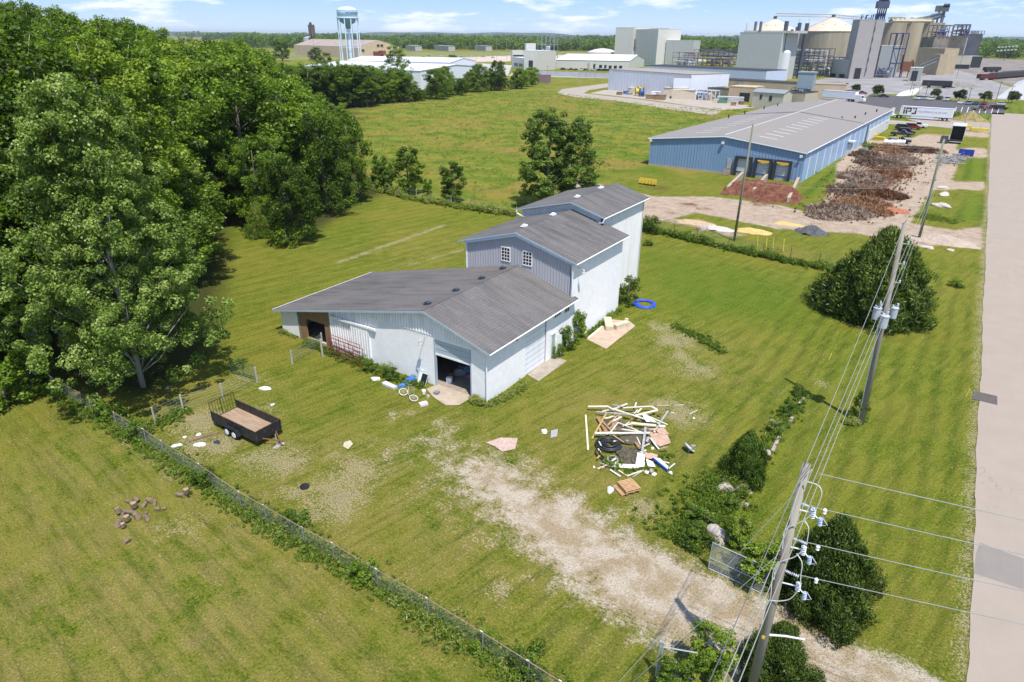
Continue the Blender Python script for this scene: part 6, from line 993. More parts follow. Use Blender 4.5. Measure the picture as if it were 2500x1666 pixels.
# small gabled annex behind the warehouse's right end
def shed(name,label,cat,A,B,depth,h,wallm,roofm_,rise=1.,ridge='x',over=.3,parent=None):
    A,B=np.array(A[:2]),np.array(B[:2]); L=np.linalg.norm(B-A); ang=math.atan2(B[1]-A[1],B[0]-A[0]); T=frame_T(A,ang); t=thing(name,label,cat,(A[0],A[1],0)); w_=lambda x,y,z:tuple(T@Vector((x,y,z))); d=MB()
    if ridge=='flat':
        d.box(0,L,0,depth,0,h,0,T); d.build('wall',wallm,t); d=MB(); d.box(-.1,L+.1,-.1,depth+.1,h,h+.25,0,T); d.build('roof',roofm_,t)
    elif ridge=='x':
        d.add([w_(0,0,0),w_(L,0,0),w_(L,depth,0),w_(0,depth,0),w_(0,0,h),w_(L,0,h),w_(L,depth,h),w_(0,depth,h),w_(0,depth/2,h+rise),w_(L,depth/2,h+rise)],[(0,1,5,4),(1,2,6,9,5),(2,3,7,6),(3,0,4,8,7)]); d.build('wall',wallm,t)
        d=MB(); k=rise/(depth/2); d.slab([w_(-over,-over,h-k*over+.05),w_(L+over,-over,h-k*over+.05),w_(L+over,depth/2,h+rise+.05),w_(-over,depth/2,h+rise+.05)],.1); d.slab([w_(-over,depth/2,h+rise+.05),w_(L+over,depth/2,h+rise+.05),w_(L+over,depth+over,h-k*over+.05),w_(-over,depth+over,h-k*over+.05)],.1); d.build('roof',roofm_,t)
    else:
        d.add([w_(0,0,0),w_(L,0,0),w_(L,depth,0),w_(0,depth,0),w_(0,0,h),w_(L,0,h),w_(L,depth,h),w_(0,depth,h),w_(L/2,0,h+rise),w_(L/2,depth,h+rise)],[(0,1,5,8,4),(1,2,6,5),(2,3,7,9,6),(3,0,4,7)]); d.build('wall',wallm,t)
        d=MB(); k=rise/(L/2); d.slab([w_(-over,-over,h-k*over+.05),w_(L/2,-over,h+rise+.05),w_(L/2,depth+over,h+rise+.05),w_(-over,depth+over,h-k*over+.05)],.1); d.slab([w_(L/2,-over,h+rise+.05),w_(L+over,-over,h-k*over+.05),w_(L+over,depth+over,h-k*over+.05),w_(L/2,depth+over,h+rise+.05)],.1); d.build('roof',roofm_,t)
    t['_L']=L; return t,T,L
GSH=M('brown_grey_roof',(.20,.18,.17),.9,.15); OFW=M('offwhite_siding',(.64,.64,.62),.7,.08)
t,T,L=shed('annex','small white gabled annex at the far corner of the blue warehouse','annex',G(2140,322),G(2158,320),6.,2.6,OFW,GSH,1.4,'y')
# heaps in the yard
def mound(name,q,rx,ry,h,mat_,label,cat='heap',seed=0,bumpy=.12,n=26,ang=0.,sub=None):
    c=G(*q) if len(q)==2 else q; rg=R(seed+int(abs(c[0]*7))); ph=rg.uniform(0,6,8); d=MB(); N_=n
    for i in range(N_+1):
        for j in range(N_+1):
            x,y=(i/N_*2-1),(j/N_*2-1); r=math.hypot(x,y)*(1+.12*math.sin(3*math.atan2(y,x)+ph[0])+.08*math.sin(7*math.atan2(y,x)+ph[1])); z=h*max(0,1-r**1.5)*(1+.25*math.sin(x*4+ph[2])*math.cos(y*3+ph[3]))+(rg.normal(0,bumpy*h) if r<.95 else 0)*.6
            d.v.append((c[0]+x*rx*math.cos(ang)-y*ry*math.sin(ang),c[1]+x*rx*math.sin(ang)+y*ry*math.cos(ang),max(.0,z) if r<1 else -.05))
    for i in range(N_):
        for j in range(N_): a=i*(N_+1)+j; d.f.append((a,a+N_+1,a+N_+2,a+1)); d.m.append(0)
    return tag(d.build(name,mat_),label,cat)
MUL=M('red_mulch',(.17,.065,.04),.95,.4,1.2,bump=1.,stain=(.23,.12,.075)); mound('mulch_heap',(1829,466),4.6,6.2,2.2,MUL,'red brown mulch heap in the left dock bay'); mound('mulch_heap',(1893,478),4.8,6.4,2.2,MUL,'red brown mulch heap in the right dock bay')
mound('sand_heap',(1840,566),2.6,1.6,.45,M('yellow_sand',(.58,.40,.16),.95,.15,2.),'low yellow sand heap beside the lone green pole'); mound('gravel_heap',(1980,570),2.4,1.5,1.05,M('dark_gravel',(.12,.125,.135),.95,.35,5.,bump=1.),'dark grey gravel heap at the yard edge'); mound('gravel_heap',(2300,590),4.6,2.2,.8,M('tan_gravel',(.42,.34,.28),.95,.2,5.),'low tan gravel heap beside the yard entrance'); mound('gravel_heap',(1755,560),2.6,1.2,.4,M('pale_gravel',(.55,.51,.48),.95,.2,6.,bump=1.),'low pale gravel heap left of the lone green pole'); mound('sand_heap',(1700,545),3.2,1.6,.3,M('brown_sand',(.46,.33,.22),.95,.2),'flat brown sand heap near the barn corner'); mound('sand_heap',(1925,548),2.2,1.,.25,MATS['yellow_sand'],'flat yellow sand spill between the sand and dark gravel heaps')
SLB=M('pale_bay_wall',(.42,.34,.26),.9,.2,2.)
for a,b_,hh,lab in (((1775,470),(1812,433),1.1,'leaning plank bay wall left of the mulch'),((1838,478),(1870,440),1.2,'white block bay wall between the mulch heaps'),((1923,497),(1950,440),1.0,'wooden bay wall right of the mulch')): plank(G(*a),G(*b_),.5,hh,SLB,lab,'bay_wall','wall')
d=MB(); c=G(1890,488); d.obox(c+np.array([0,0,.5]),(2.6,1.8,.12),-.3,0,.12,.1); tag(d.build('concrete_slab',SLB),'pale flat slab lying on the right mulch heap','slab')
TWG=M('twigs',(.20,.145,.115),.95,.4,1.2,stain=(.33,.27,.22)); TWR=M('red_twigs',(.21,.09,.05),.95,.4,1.2)
twm=leafmat('dry_twigs',[(.1,(.055,.035,.026)),(.4,(.15,.095,.065)),(.7,(.27,.19,.145)),(.92,(.40,.33,.27))],.05); twg=leafmat('dry_twigs_red',[(.1,(.07,.03,.018)),(.5,(.22,.10,.05)),(.9,(.36,.22,.12))],.05)
def brush(q,rx,ry,h,label,m_=None,ang=0.,n=70,green=0):
    c=G(*q); t=thing('brush_pile',label,'brush pile',(c[0],c[1],0)); o=mound('soil',tuple(c),rx*.92,ry*.92,h*.35,M('brush_soil',(.12,.085,.065),.95,.4,3.),None,None,3,.3,18,ang); 
    for k_ in ('label','category'): 
        if k_ in o: del o[k_]
    o.parent=t; o.location=(o.location.x-c[0],o.location.y-c[1],o.location.z)
    rg=R(int(q[0])); C=[];
    for k in range(n): a=rg.uniform(0,6.28); r=rg.uniform(0,1.18)**.6; x,y=r*rx*math.cos(a),r*ry*math.sin(a); C.append((x*math.cos(ang)-y*math.sin(ang),x*math.sin(ang)+y*math.cos(ang),max(.1,h*.62*(1-r**1.6)*rg.uniform(.5,1.05))))
    V,tn=leaves(np.array(C),np.full(n,.55),.45+rg.normal(0,.16,n),60,.34,flat=.5,upbias=.3,elong=4.,rng=rg); V[:,2]=np.maximum(V[:,2],.02); me=leafmesh('twigs',V,tn,m_ or twm); o=bpy.data.objects.new('twigs',me); COL.objects.link(o); o.parent=t; return t
brush((2050,520),4.6,4.2,1.5,'large brush pile at the near end of the row, dark twigs',None,.3,190); brush((2105,500),4.,3.,1.3,'brown brush pile beside the near end, red twigs',twg,.2,120); brush((2070,468),3.6,4.,1.2,'purplish brush pile behind the near one',None,0,120); brush((2150,478),3.6,3.2,1.3,'rusty brush pile on the right of the row, next to the puddle',twg,0,120); brush((2100,435),3.8,5.,1.1,'long low brush pile in the middle left of the row',None,.2,120); brush((2170,425),3.8,4.6,1.1,'rust coloured brush pile in the middle right of the row',twg,.2,110); brush((2140,400),4.,5.,1.2,'brush pile with green bits in the middle of the row',None,0,120); brush((2195,395),4.2,5.5,1.2,'dark brush pile at the upper right of the row',None,0,120); brush((2165,365),4.2,5.,1.4,'brown brush pile near the white bales',twg,0,110); brush((2220,368),5.,3.6,1.2,'brush pile in the line towards the scrap racks, left',None,0,90); brush((2262,370),4.,3.,1.1,'brush pile in the line towards the scrap racks, right',twg,0,80); brush((2110,380),3.,5.,.9,'low brush pile near the warehouse corner weeds',None,0,80); brush((2020,530),2.6,2.2,1.0,'small dark brush pile at the lower left end of the row',None,0,80); brush((2130,520),2.4,2.,.7,'low reddish brush pile at the lower right end of the row',twg,0,60)
mound('soil_heap',(2180,515),2.6,2.4,.5,M('red_soil',(.36,.14,.085),.95,.2),'low red soil heap at the right of the brush row')
for q,s_ in (((2078,447),(1.4,.9)),((2143,450),(1.8,.8))): c=G(*q); d=MB(); d.lathe([(1,0),(1.,.004)],(0,0,0),20); d.xf(Matrix.Translation((c[0],c[1],.012))@Matrix.Diagonal((s_[0],s_[1],1,1))); struct(d.build('puddle',M('puddle_water',(.13,.12,.11),.35,.1,spec=.4)))
# weeds and odds beside the warehouse
for q,h,ws,lab in (((2090,345),1.8,1.6,'round bush against the blue warehouse wall'),((2120,365),1.3,2.,'weedy bush behind the white bales'),((2130,360),1.2,2.,'green bush beside the yellow scrap'),((2060,372),1.2,1.8,'low weeds at the warehouse corner')): put_tree(VB[2],G(*q),h,'shrub',lab,'shrub',wscale=ws)
for k,u in enumerate((2168,2184,2199)): c=G(u,352); d=MB(); d.tube([(c[0]-1,c[1],.55),(c[0]+1,c[1],.55)],[.55,.55],12); tag(d.build('wrapped_bale',PLW),['left white wrapped bale beside the black pickup','middle white wrapped bale beside the black pickup','right white wrapped bale beside the black pickup'][k],'bale','white wrapped bales')
YP=M('yellow_machine',(.62,.46,.05),.6,.2,3.,stain=(.3,.25,.12))
for q,s_,a_,lab in (((2125,335),(3.2,1.2,.8),.2,'yellow plough blade by the warehouse, left'),((2148,342),(2.8,1.,.8),-.4,'yellow plough blade beside the bales'),((2105,340),(2.,.9,.6),.5,'small yellow frame nearest the warehouse wall'),((2138,330),(1.6,.9,.9),.1,'dark green crate behind the yellow blades')):
    c=G(*q); d=MB(); d.obox(c+np.array([0,0,s_[2]/2]),s_,a_); d.obox(c+np.array([0,.4,s_[2]*.8]),(s_[0]*.8,.2,s_[2]*.6),a_+.2,0,.3); d.tube([c+np.array([-s_[0]*.4,0,.1]),c+np.array([0,1.4,.5]),c+np.array([s_[0]*.4,0,.1])],.07,5); tag(d.build('plough_blade' if 'blade' in lab else 'machine_frame',YP if 'yellow' in lab else M('dark_green_metal',(.06,.09,.07),.7)),lab,'machine part')
c=G(2110,372); blobmesh('scrap_heap',c,(1.4,.9,.9),M('grey_scrap_heap',(.16,.16,.16),.8,.4,4.,bump=.8),5,label='dark grey scrap heap near the warehouse corner',cat='heap',n=3)
t=thing('snow_pusher','yellow snow pusher box on the gravel edge left of the docks','plough',G(1580,452)); c=G(1580,452); d=MB(); d.obox(c+np.array([0,.25,.65]),(3.5,.1,1.15),-.05,0,-.15); d.build('blade',YP,t); d=MB(); 
for k in range(6): d.obox(c+np.array([-1.7+k*.68,.0,.5]),(.08,.5,.9),-.05)
d.build('rib',YP,t); d=MB(); d.obox(c+np.array([0,.0,.12]),(3.6,.6,.14),-.05); d.build('cutting_edge',BLK,t)
# ---------------- vehicles ----------------
CARM={}
def paint(n,c): return M('paint_'+n,c,.25,.04,spec=.6)
def prof_body(d,prof,wd,mi=0,inset=0.):
    """closed side profile (x,z) extruded across the width"""
    n=len(prof); y=wd/2; vs=[(x,-y,z) for x,z in prof]+[(x,y,z) for x,z in prof]; d.add(vs,[tuple(range(n)),tuple(reversed(range(n,2*n)))]+[(i,n+i,n+(i+1)%n,(i+1)%n) for i in range(n)],mi)
def car(label,loc,rz,kind,col,group,detail=True,cat='car'):
    nm={'sedan':'parked_car','suv':'parked_car','pickup':'pickup_truck'}[kind]; t=thing(nm,label,cat,loc,rz,group); L={'sedan':4.6,'suv':4.7,'pickup':5.7}[kind]; W_=1.85; h=L/2
    if kind=='sedan': body=[(-h,.35),(h,.35),(h,.72),(h*.55,.95),(-h*.62,1.0),(-h,.9)]; cab=[(-h*.60,.98),(h*.45,.95),(h*.16,1.42),(-h*.35,1.45)]
    elif kind=='suv': body=[(-h,.4),(h,.4),(h,.85),(h*.6,1.08),(-h,1.1)]; cab=[(-h*.97,1.08),(h*.55,1.06),(h*.25,1.72),(-h*.88,1.75)]
    else: body=[(-h,.5),(h,.5),(h,.98),(h*.55,1.12),(-h,1.1)]; cab=[(-h*.12,1.1),(h*.48,1.1),(h*.24,1.78),(-h*.06,1.8)]
    key=(kind,tuple(col) if isinstance(col,tuple) else col)
    if key not in CARM:
        pm=paint(f'{kind}_{len(CARM)}',col); o=[]
        d=MB(); prof_body(d,body,W_); mb_=bpy.data.meshes.new('body'); mb_.from_pydata(d.v,[],d.f); mb_.materials.append(pm)
        d=MB(); prof_body(d,cab,W_*.86); prof_body(d,[(x*.96+(-.0),z+.001) if z<1.3 else (x*.9,z+.03) for x,z in cab],W_*.62,1); mc=bpy.data.meshes.new('cabin'); mc.from_pydata(d.v,[],d.f); mc.materials.append(GL); mc.materials.append(pm); mc.polygons.foreach_set('material_index',d.m)
        d=MB(); d.box(cab[-1][0]+.05,cab[-2][0]-.05,-W_*.40,W_*.40,cab[-1][1]-.02,cab[-1][1]+.04); mr_=bpy.data.meshes.new('roof_panel'); mr_.from_pydata(d.v,[],d.f); mr_.materials.append(pm)
        d=MB(); d.lathe([(.16,-.1),(.33,-.11),(.34,0),(.33,.11),(.16,.1)],(0,0,0),14); d.xf(Matrix.Rotation(math.pi/2,4,'X')); mw_=bpy.data.meshes.new('wheel'); mw_.from_pydata(d.v,[],d.f); mw_.materials.append(TYR)
        mbd=None
        if kind=='pickup': d=MB(); d.box(-h+.12,-h*.16,-W_*.42,W_*.42,1.1,1.105); mbd=bpy.data.meshes.new('truck_bed'); mbd.from_pydata(d.v,[],d.f); mbd.materials.append(BLK)
        CARM[key]=(mb_,mc,mr_,mw_,mbd)
    mb_,mc,mr_,mw_,mbd=CARM[key]
    for n_,me_ in (('body',mb_),('cabin_glass',mc),('roof_panel',mr_)): o=bpy.data.objects.new(n_,me_); COL.objects.link(o); o.parent=t
    if mbd: o=bpy.data.objects.new('truck_bed',mbd); COL.objects.link(o); o.parent=t
    if detail:
        for sx in (-.62,.62):
            for sy in (-1,1): o=bpy.data.objects.new('wheel',mw_); COL.objects.link(o); o.parent=t; o.location=(sx*h,sy*W_*.47,.34)
    return t
YG='pickups and cars on the gravel yard'
c=car('black pickup with a yellow ladder rack, nearest on the gravel yard',G(2195,350),-.02,'pickup',(.012,.013,.018),YG,cat='pickup')
d=MB()
for x_ in (-.75,.1): d.tube([(x_,-.85,1.1),(x_,-.85,1.85),(x_,.85,1.85),(x_,.85,1.1)],.06,5)
d.tube([(-.75,-.85,1.85),(.1,-.85,1.85)],.06,5); d.tube([(-.75,.85,1.85),(.1,.85,1.85)],.06,5); d.build('ladder_rack',YP,c,keep=True)
car('dark navy pickup with a white roof behind the yellow racked one',G(2200,333),0.0,'pickup',(.02,.025,.04),YG,cat='pickup'); car('dark maroon car between the navy pickup and the red one',G(2212,328),.05,'suv',(.06,.012,.02),YG); car('black off-road car with a white roof',G(2205,318),0,'suv',(.02,.025,.03),YG); car('red car behind the black off-road car',G(2228,316),0,'suv',(.25,.02,.03),YG); car('white pickup farthest back on the gravel yard',G(2238,312),0,'pickup',(.75,.76,.78),YG,cat='pickup')
# box trailer with open rear
P=G(2331,352); t=thing('box_trailer','silver enclosed box trailer with its dark rear end open towards the camera','trailer',(P[0],P[1],0)); ang=.02; SV=rib_mat('silver_panel',(.55,.56,.56),.5,.4,.01,line=.8)
d=MB(); w_,l_,z0_,z1_=3.2,8.5,1.0,4.6; X_,Y_=P[0],P[1]; d.box(X_-w_/2,X_-w_/2+.1,Y_,Y_+l_,z0_,z1_); d.box(X_+w_/2-.1,X_+w_/2,Y_,Y_+l_,z0_,z1_); d.box(X_-w_/2+.1,X_+w_/2-.1,Y_+l_-.1,Y_+l_,z0_,z1_); d.box(X_-w_/2,X_+w_/2,Y_,Y_+l_,z1_,z1_+.1); d.build('body',SV,t); d=MB(); d.box(X_-w_/2,X_+w_/2,Y_,Y_+l_,z0_-.15,z0_); d.build('floor',M('dark_floor',(.05,.045,.04),.9),t)
d=MB(); d.box(X_-w_/2+.12,X_+w_/2-.12,Y_+2.5,Y_+2.6,z0_,z1_-.05); d.build('inner_dark_sheet',DKIN,t)  # thin dark sheet closing off the inside behind the open rear
for x_ in (-1.1,1.1): d=MB(); d.tube([(X_+x_-.2,Y_+2,.5),(X_+x_+.2,Y_+2,.5)],.5,14); d.build('wheel',TYR,t); d=MB(); d.tube([(X_+x_-.2,Y_+3.2,.5),(X_+x_+.2,Y_+3.2,.5)],.5,14); d.build('wheel',TYR,t)
d=MB(); d.box(X_-1.4,X_+1.4,Y_-.05,Y_,.5,.62); d.build('rear_bumper',WH,t)
c=G(2303,350); d=MB(); d.obox(c+np.array([0,0,.9]),(1.8,2.2,1.6)); d.obox(c+np.array([0,0,1.8]),(1.5,1.8,.3)); tag(d.build('dark_bin',M('dark_metal',(.07,.08,.08),.7)),'dark metal bin beside the box trailer','bin')
# scrap racks and blue skip
t=thing('scrap_rack','jumble of grey steel racks and frames behind the road pole','rack',G(2325,400)); rg=R(5); ST=M('grey_steel',(.26,.27,.28),.6,.3,2.,metal=.3,stain=(.30,.20,.13))
for k in range(46):
    c=G(2290+rg.uniform(0,72),380+rg.uniform(0,26)); a=rg.uniform(-.3,.3)+(1.57 if rg.random()<.4 else 0); z=rg.uniform(.15,1.3); L=rg.uniform(1.,2.8); d=MB(); s_=np.array([math.cos(a)*L/2,math.sin(a)*L/2,rg.uniform(-.2,.2)]); d.tube([c-s_+np.array([0,0,z]),c+s_+np.array([0,0,z])],rg.uniform(.05,.12),4); d.build('steel_bar',ST,t)
for k in range(8): c=G(2295+k*8,388+(k%3)*6); d=MB(); d.obox(c+np.array([0,0,.5]),(1.6,1.3,.08),rg.uniform(-.3,.3),0,rg.uniform(-.1,.2)); d.tube([c+np.array([-.7,-.5,0]),c+np.array([-.7,-.5,1.2])],.05,4); d.tube([c+np.array([.7,-.5,0]),c+np.array([.7,-.5,1.2])],.05,4); d.build('rack_frame',ST,t)
c=G(2357,380); d=MB(); T=Matrix.Translation((c[0],c[1],0)); 
d.box(-1.6,1.6,-1.2,-1.1,.1,1.3,0,T); d.box(-1.6,1.6,1.1,1.2,.1,1.3,0,T); d.box(-1.6,-1.5,-1.1,1.1,.1,1.3,0,T); d.box(1.5,1.6,-1.1,1.1,.1,1.3,0,T); d.box(-1.5,1.5,-1.1,1.1,.1,.9,0,T); tag(d.build('skip',M('blue_skip',(.02,.05,.30),.5)),'blue open skip beside the scrap racks','skip')
# semi trailers
def textmesh(s,size,ext=.01,shear=0.,cond=1.):
    cu=bpy.data.curves.new('lettering','FONT'); cu.body=s; cu.size=size; cu.shear=shear; cu.align_x='LEFT'; ob=bpy.data.objects.new('lettering',cu); COL.objects.link(ob); dg=bpy.context.evaluated_depsgraph_get(); me=bpy.data.meshes.new_from_object(ob.evaluated_get(dg)); bpy.data.objects.remove(ob); bpy.data.curves.remove(cu)
    v=np.empty(len(me.vertices)*3,np.float32); me.vertices.foreach_get('co',v); v=v.reshape(-1,3); v[:,0]*=cond; f=[tuple(p.vertices) for p in me.polygons]; bpy.data.meshes.remove(me); return v,f
def semi(label,A,B,logo,skirt=True,tract=True,group='white semi trailers'):
    """A: front lower near corner, B: rear lower near corner (ground positions of the near side)"""
    A,B=np.array(A[:2]),np.array(B[:2]); L=16.15; u=(B-A)/np.linalg.norm(B-A); ang=math.atan2(u[1],u[0]); t=thing('semi_truck',label,'truck',(A[0],A[1],0),ang,group); WP_=M('trailer_white',(.74,.76,.80),.4,.05,stain=(.6,.62,.66)); k=dict(parent=t,keep=True)
    d=MB(); d.box(0,L,0,2.6,1.15,4.1); bd=d.build('trailer_body',WP_,**k); d=MB(); d.box(-.05,L+.03,-.03,0,4.0,4.13); d.box(-.05,L+.03,-.03,0,1.1,1.22); d.build('trim_rail',GALV,bd,keep=True); d=MB(); d.box(-.06,0,0.02,2.58,1.2,4.08); d.build('front_bulkhead',BLK,bd,keep=True)
    d=MB(); d.box(.3,L-.1,.6,2.0,.95,1.14); d.build('chassis',BLK,**k)
    if skirt: d=MB(); d.box(3.9,10.9,.02,.07,.35,1.12); d.build('side_skirt',WP_,**k)
    for x_ in (13.,14.4):
        for y_ in (.3,2.3): d=MB(); d.tube([(x_,y_-.28,.52),(x_,y_+.28,.52)],.52,14); w_=d.build('wheel',TYR,**k); d=MB(); d.tube([(x_,y_-.3,.52),(x_,y_-.285,.52)],.27,12); d.build('rim',RIM,w_,keep=True)
    if tract:
        CABW=M('cab_white',(.72,.73,.73),.35,.05)
        d=MB(); prof_body(d,[(-4.6,.6),(-.9,.6),(-.9,1.0),(-2.1,1.05),(-2.15,3.3),(-2.9,3.2),(-3.45,2.3),(-3.55,1.75),(-5.1,1.55),(-5.35,.7)],2.3); 
        d.xf(Matrix.Translation((0,1.3,0))); cb=d.build('cab',CABW,**k); d=MB(); d.box(-3.3,-2.5,.12,.14,1.9,2.6); d.box(-3.3,-2.5,2.46,2.48,1.9,2.6); d.build('window',GL,cb,keep=True); d=MB(); d.box(-5.2,.2,.6,2.0,.6,.95); d.build('chassis',BLK,**k)
        for x_ in (-4.3,-1.2,.1):
            for y_ in (.25,2.35): d=MB(); d.tube([(x_,y_-.2,.5),(x_,y_+.2,.5)],.5,14); w_=d.build('wheel',TYR,**k); d=MB(); d.tube([(x_,y_-.22,.5),(x_,y_-.205,.5)],.27,12); d.build('rim',RIM,w_,keep=True)
    if logo:
        mR=M('dark_red_lettering',(.10,.015,.02),.5); d=MB(); y0=-.012; s=2.25/6; x0=1.1; z0=1.75
        def blk(a,b_,c,e): d.box(x0+a*s,x0+b_*s,-.03,-.01,z0+c*s,z0+e*s)
        blk(0,1.3,0,3.3);blk(0,1.3,3.9,5.4);  # I
        blk(2,3.3,0,3.3);blk(2,3.3,3.9,5.4);blk(3.3,6.6,4.3,5.4);blk(5.5,6.6,2.6,4.3);blk(3.9,6.6,1.8,2.7)  # P
        blk(9.6,10.9,3.9,5.4);blk(9.6,10.9,0,3.3);blk(7.2,9.6,0,1.1);blk(7.6,9.0,4.3,5.4)  # J
        d.build('logo',mR,bd,keep=True)
        v,f=textmesh('THE DIFFERENCE IN DELIVERY',.78,shear=.18,cond=.86); v=np.stack([v[:,0]+5.5,np.full(len(v),-.02),v[:,1]+2.35],1); d=MB(); d.add(v,f); d.build('lettering',M('grey_lettering',(.30,.27,.31),.5),bd,keep=True)
    return t
A=G(2193,289); B=G(2322,298); semi('white semi truck with dark red block logo and slogan parked by the lawn strip',A,B,True)
A=G(2110,252); B=G(2004,243); u=(np.array(A)-np.array(B)); A2=np.array(B)+u/np.linalg.norm(u)*16.15
t=semi('plain white semi trailer parked in front of the tan building behind the warehouse',B,A2,False,False,False)
c=A2; d=MB(); d.box(16.3,19.,.2,2.4,.7,3.0); d.box(19.,20.2,.3,2.3,.6,1.8); d.build('cab',MATS['cab_white'],t,keep=True); d=MB(); d.box(18.2,19.02,.4,2.2,1.9,2.7); d.build('window',GL,t,keep=True)
# ---------------- plant, town edge and far things ----------------
lot=[(2080,262),(2130,230),(2240,238),(2330,246),(2455,252),(2452,280),(2250,272),(2190,272),(2140,285),(2100,262)]
sheet('parking_lot',GP(lot,.03),.03,lotm); sheet('plant_yard',GP([(1900,215),(2010,192),(2070,186),(2300,165),(2350,172),(2430,200),(2520,232),(2520,246),(2330,240),(2240,232),(2130,228),(2080,258),(2010,250)],.02),.02,M('plant_paving',(.26,.25,.25),.9,.2,.06,stain=(.34,.32,.30),fine=1.5))
sheet('access_road',GP([(1360,228),(1372,218),(1420,212),(1490,203),(1495,212),(1440,220),(1425,228),(1460,232),(1560,243),(1700,262),(1760,272),(1745,282),(1640,268),(1500,246),(1400,237)],.03),.03,M('pale_road',(.35,.30,.255),.9,.12,.3,fine=4.))
sheet('gravel_yard',GP([(1440,228),(1500,215),(1700,232),(1850,262),(1760,270),(1600,246),(1480,232)],.02),.02,M('plant_gravel',(.38,.33,.285),.95,.15,.3,fine=3.)); sheet('path',GP([(2165,293),(2340,305),(2345,313),(2150,302)],.03),.03,MATS['pale_road']); sheet('road_junction',[(-9,262),(5.5,255),(5.5,285),(-2,292),(-20,289),(-20,283)],.025,asph)
sheet('dirt_field',GP([(980,146),(1250,136),(1400,134),(1900,148),(1900,150),(1250,150),(960,158)],.02),.02,M('dirt_field_soil',(.50,.41,.34),.95,.2,.02,fine=.3)); sheet('far_field',GP([(960,128),(1500,128),(1480,134),(1250,136),(980,146),(620,146),(600,130)],.015),.015,M('dry_field',(.19,.20,.06),.95,.2,.02,fine=.3)); sheet('rail_yard',GP([(2230,175),(2330,140),(2560,150),(2560,232),(2430,198),(2340,172)],.025),.025,M('rail_ballast',(.21,.185,.165),.95,.3,.05,stain=(.35,.29,.24),fine=.8)); sheet('paved_yard',GP([(1250,178),(1490,182),(1490,192),(1240,186)],.02),.02,MATS['pale_road'])
sheet('paved_yard',GP([(640,180),(760,160),(1100,150),(1250,160),(1240,185),(1000,200),(700,210)],.018),.018,M('pale_concrete_far',(.42,.40,.37),.9,.1,.05,fine=1.))
TAN=M('tan_panel',(.50,.385,.265),.8,.1,.2,fine=2.); TANR=M('tan_roof',(.34,.28,.24),.8,.12,.1,fine=1.); CRM=rib_mat('cream_ribbed',(.50,.44,.35),1.,.6,.05,line=.85); WHW=rib_mat('white_plant_ribbed',(.72,.75,.82),1.2,.5,.05,line=.8); WRF=M('white_membrane',(.66,.67,.70),.6,.08,.05,fine=1.); LAV=rib_mat('lavender_ribbed',(.50,.56,.70),.9,.5,.05,line=.8); GPN=rib_mat('grey_panel',(.45,.46,.44),1.2,.6,.05,line=.85); PPN=rib_mat('pale_panel',(.60,.59,.55),1.2,.6,.05,line=.85); DRF=M('dark_membrane',(.05,.05,.055),.9,.2,.1,fine=1.); SFR=M('slate_roof',(.24,.27,.30),.7); GRF=M('gravel_roof',(.30,.27,.24),.9,.15,.1,fine=1.); WNB=M('window_dark',(.03,.035,.04),.3)
def bld(name,label,A,B,top,depth,wm,rm_,kind='flat',rise=1.,cat='building',h=None,openings=()):
    PA,PB=G(*A),G(*B); h=h or HZ(top[0],top[1],PA); t,T,L=shed(name,label,cat,PA,PB,depth,h,wm,rm_,rise,kind)
    for (a,b_,z0,z1,mt) in openings: d=MB(); d.box(L*a,L*b_,-.12,-.02,z0*h,z1*h,0,T); d.build('door' if z0<.02 else 'window',mt,t)
    return t,T,L,h
bld('factory_building','white ribbed plant warehouse at the bend of the pale road',(1484,220),(1682,240),(1486,170),26,WHW,GRF,'flat')
bld('factory_building','bright gable end wing of the white ribbed plant warehouse',(1683,240),(1706,229),(1687,190),8,M('bright_white_wall',(.70,.73,.80),.5,.05),GRF,'flat',h=HZ(1687,190,G(1683,240)))
bld('factory_building','long low lavender white building behind the plant warehouse',(1570,193),(1866,212),(1572,160),22,LAV,DRF,'flat'); bld('factory_building','low white link building in the plant middle, dark flat roof',(1702,212),(1760,218),(1702,193),12,LAV,DRF,'flat')
bld('factory_building','tall grey block tower of the plant with four wall vents',(1501,150),(1600,158),(1503,73),26,PPN,PPN,'flat'); t_,T_,L_,h_=bld('factory_building','highest part of the pale block tower with its parapet',(1541,154),(1626,150),(1543,68),22,PPN,PPN,'flat')
for k in range(4): d=MB(); d.box(L_*(.02+.15*k)+1,L_*(.02+.15*k)+1.8,-.7,-.02,h_*.45,h_*.68,0,T_); d.box(L_*(.02+.15*k)+.6,L_*(.02+.15*k)+2.6,-1.2,-.02,h_*.42,h_*.45,0,T_); d.build('wall_vent',M('vent_grey',(.14,.16,.17),.6),t_)
bld('factory_building','lower grey block joined to the right of the tall tower',(1622,158),(1688,160),(1625,99),18,GPN,PPN,'flat')
bld('factory_building','long low building with a white roof and dark windows left of the block tower',(1357,167),(1535,171),(1357,146),75,PPN,WRF,'x',4.,openings=[(.52,.55,.1,.6,WNB),(.60,.64,.15,.5,WNB),(.67,.70,.15,.5,WNB),(.73,.77,.1,.45,WNB),(.80,.84,.1,.45,WNB),(.87,.91,.1,.45,WNB),(.44,.47,.0,.7,M('tan_door',(.38,.34,.28),.6))])
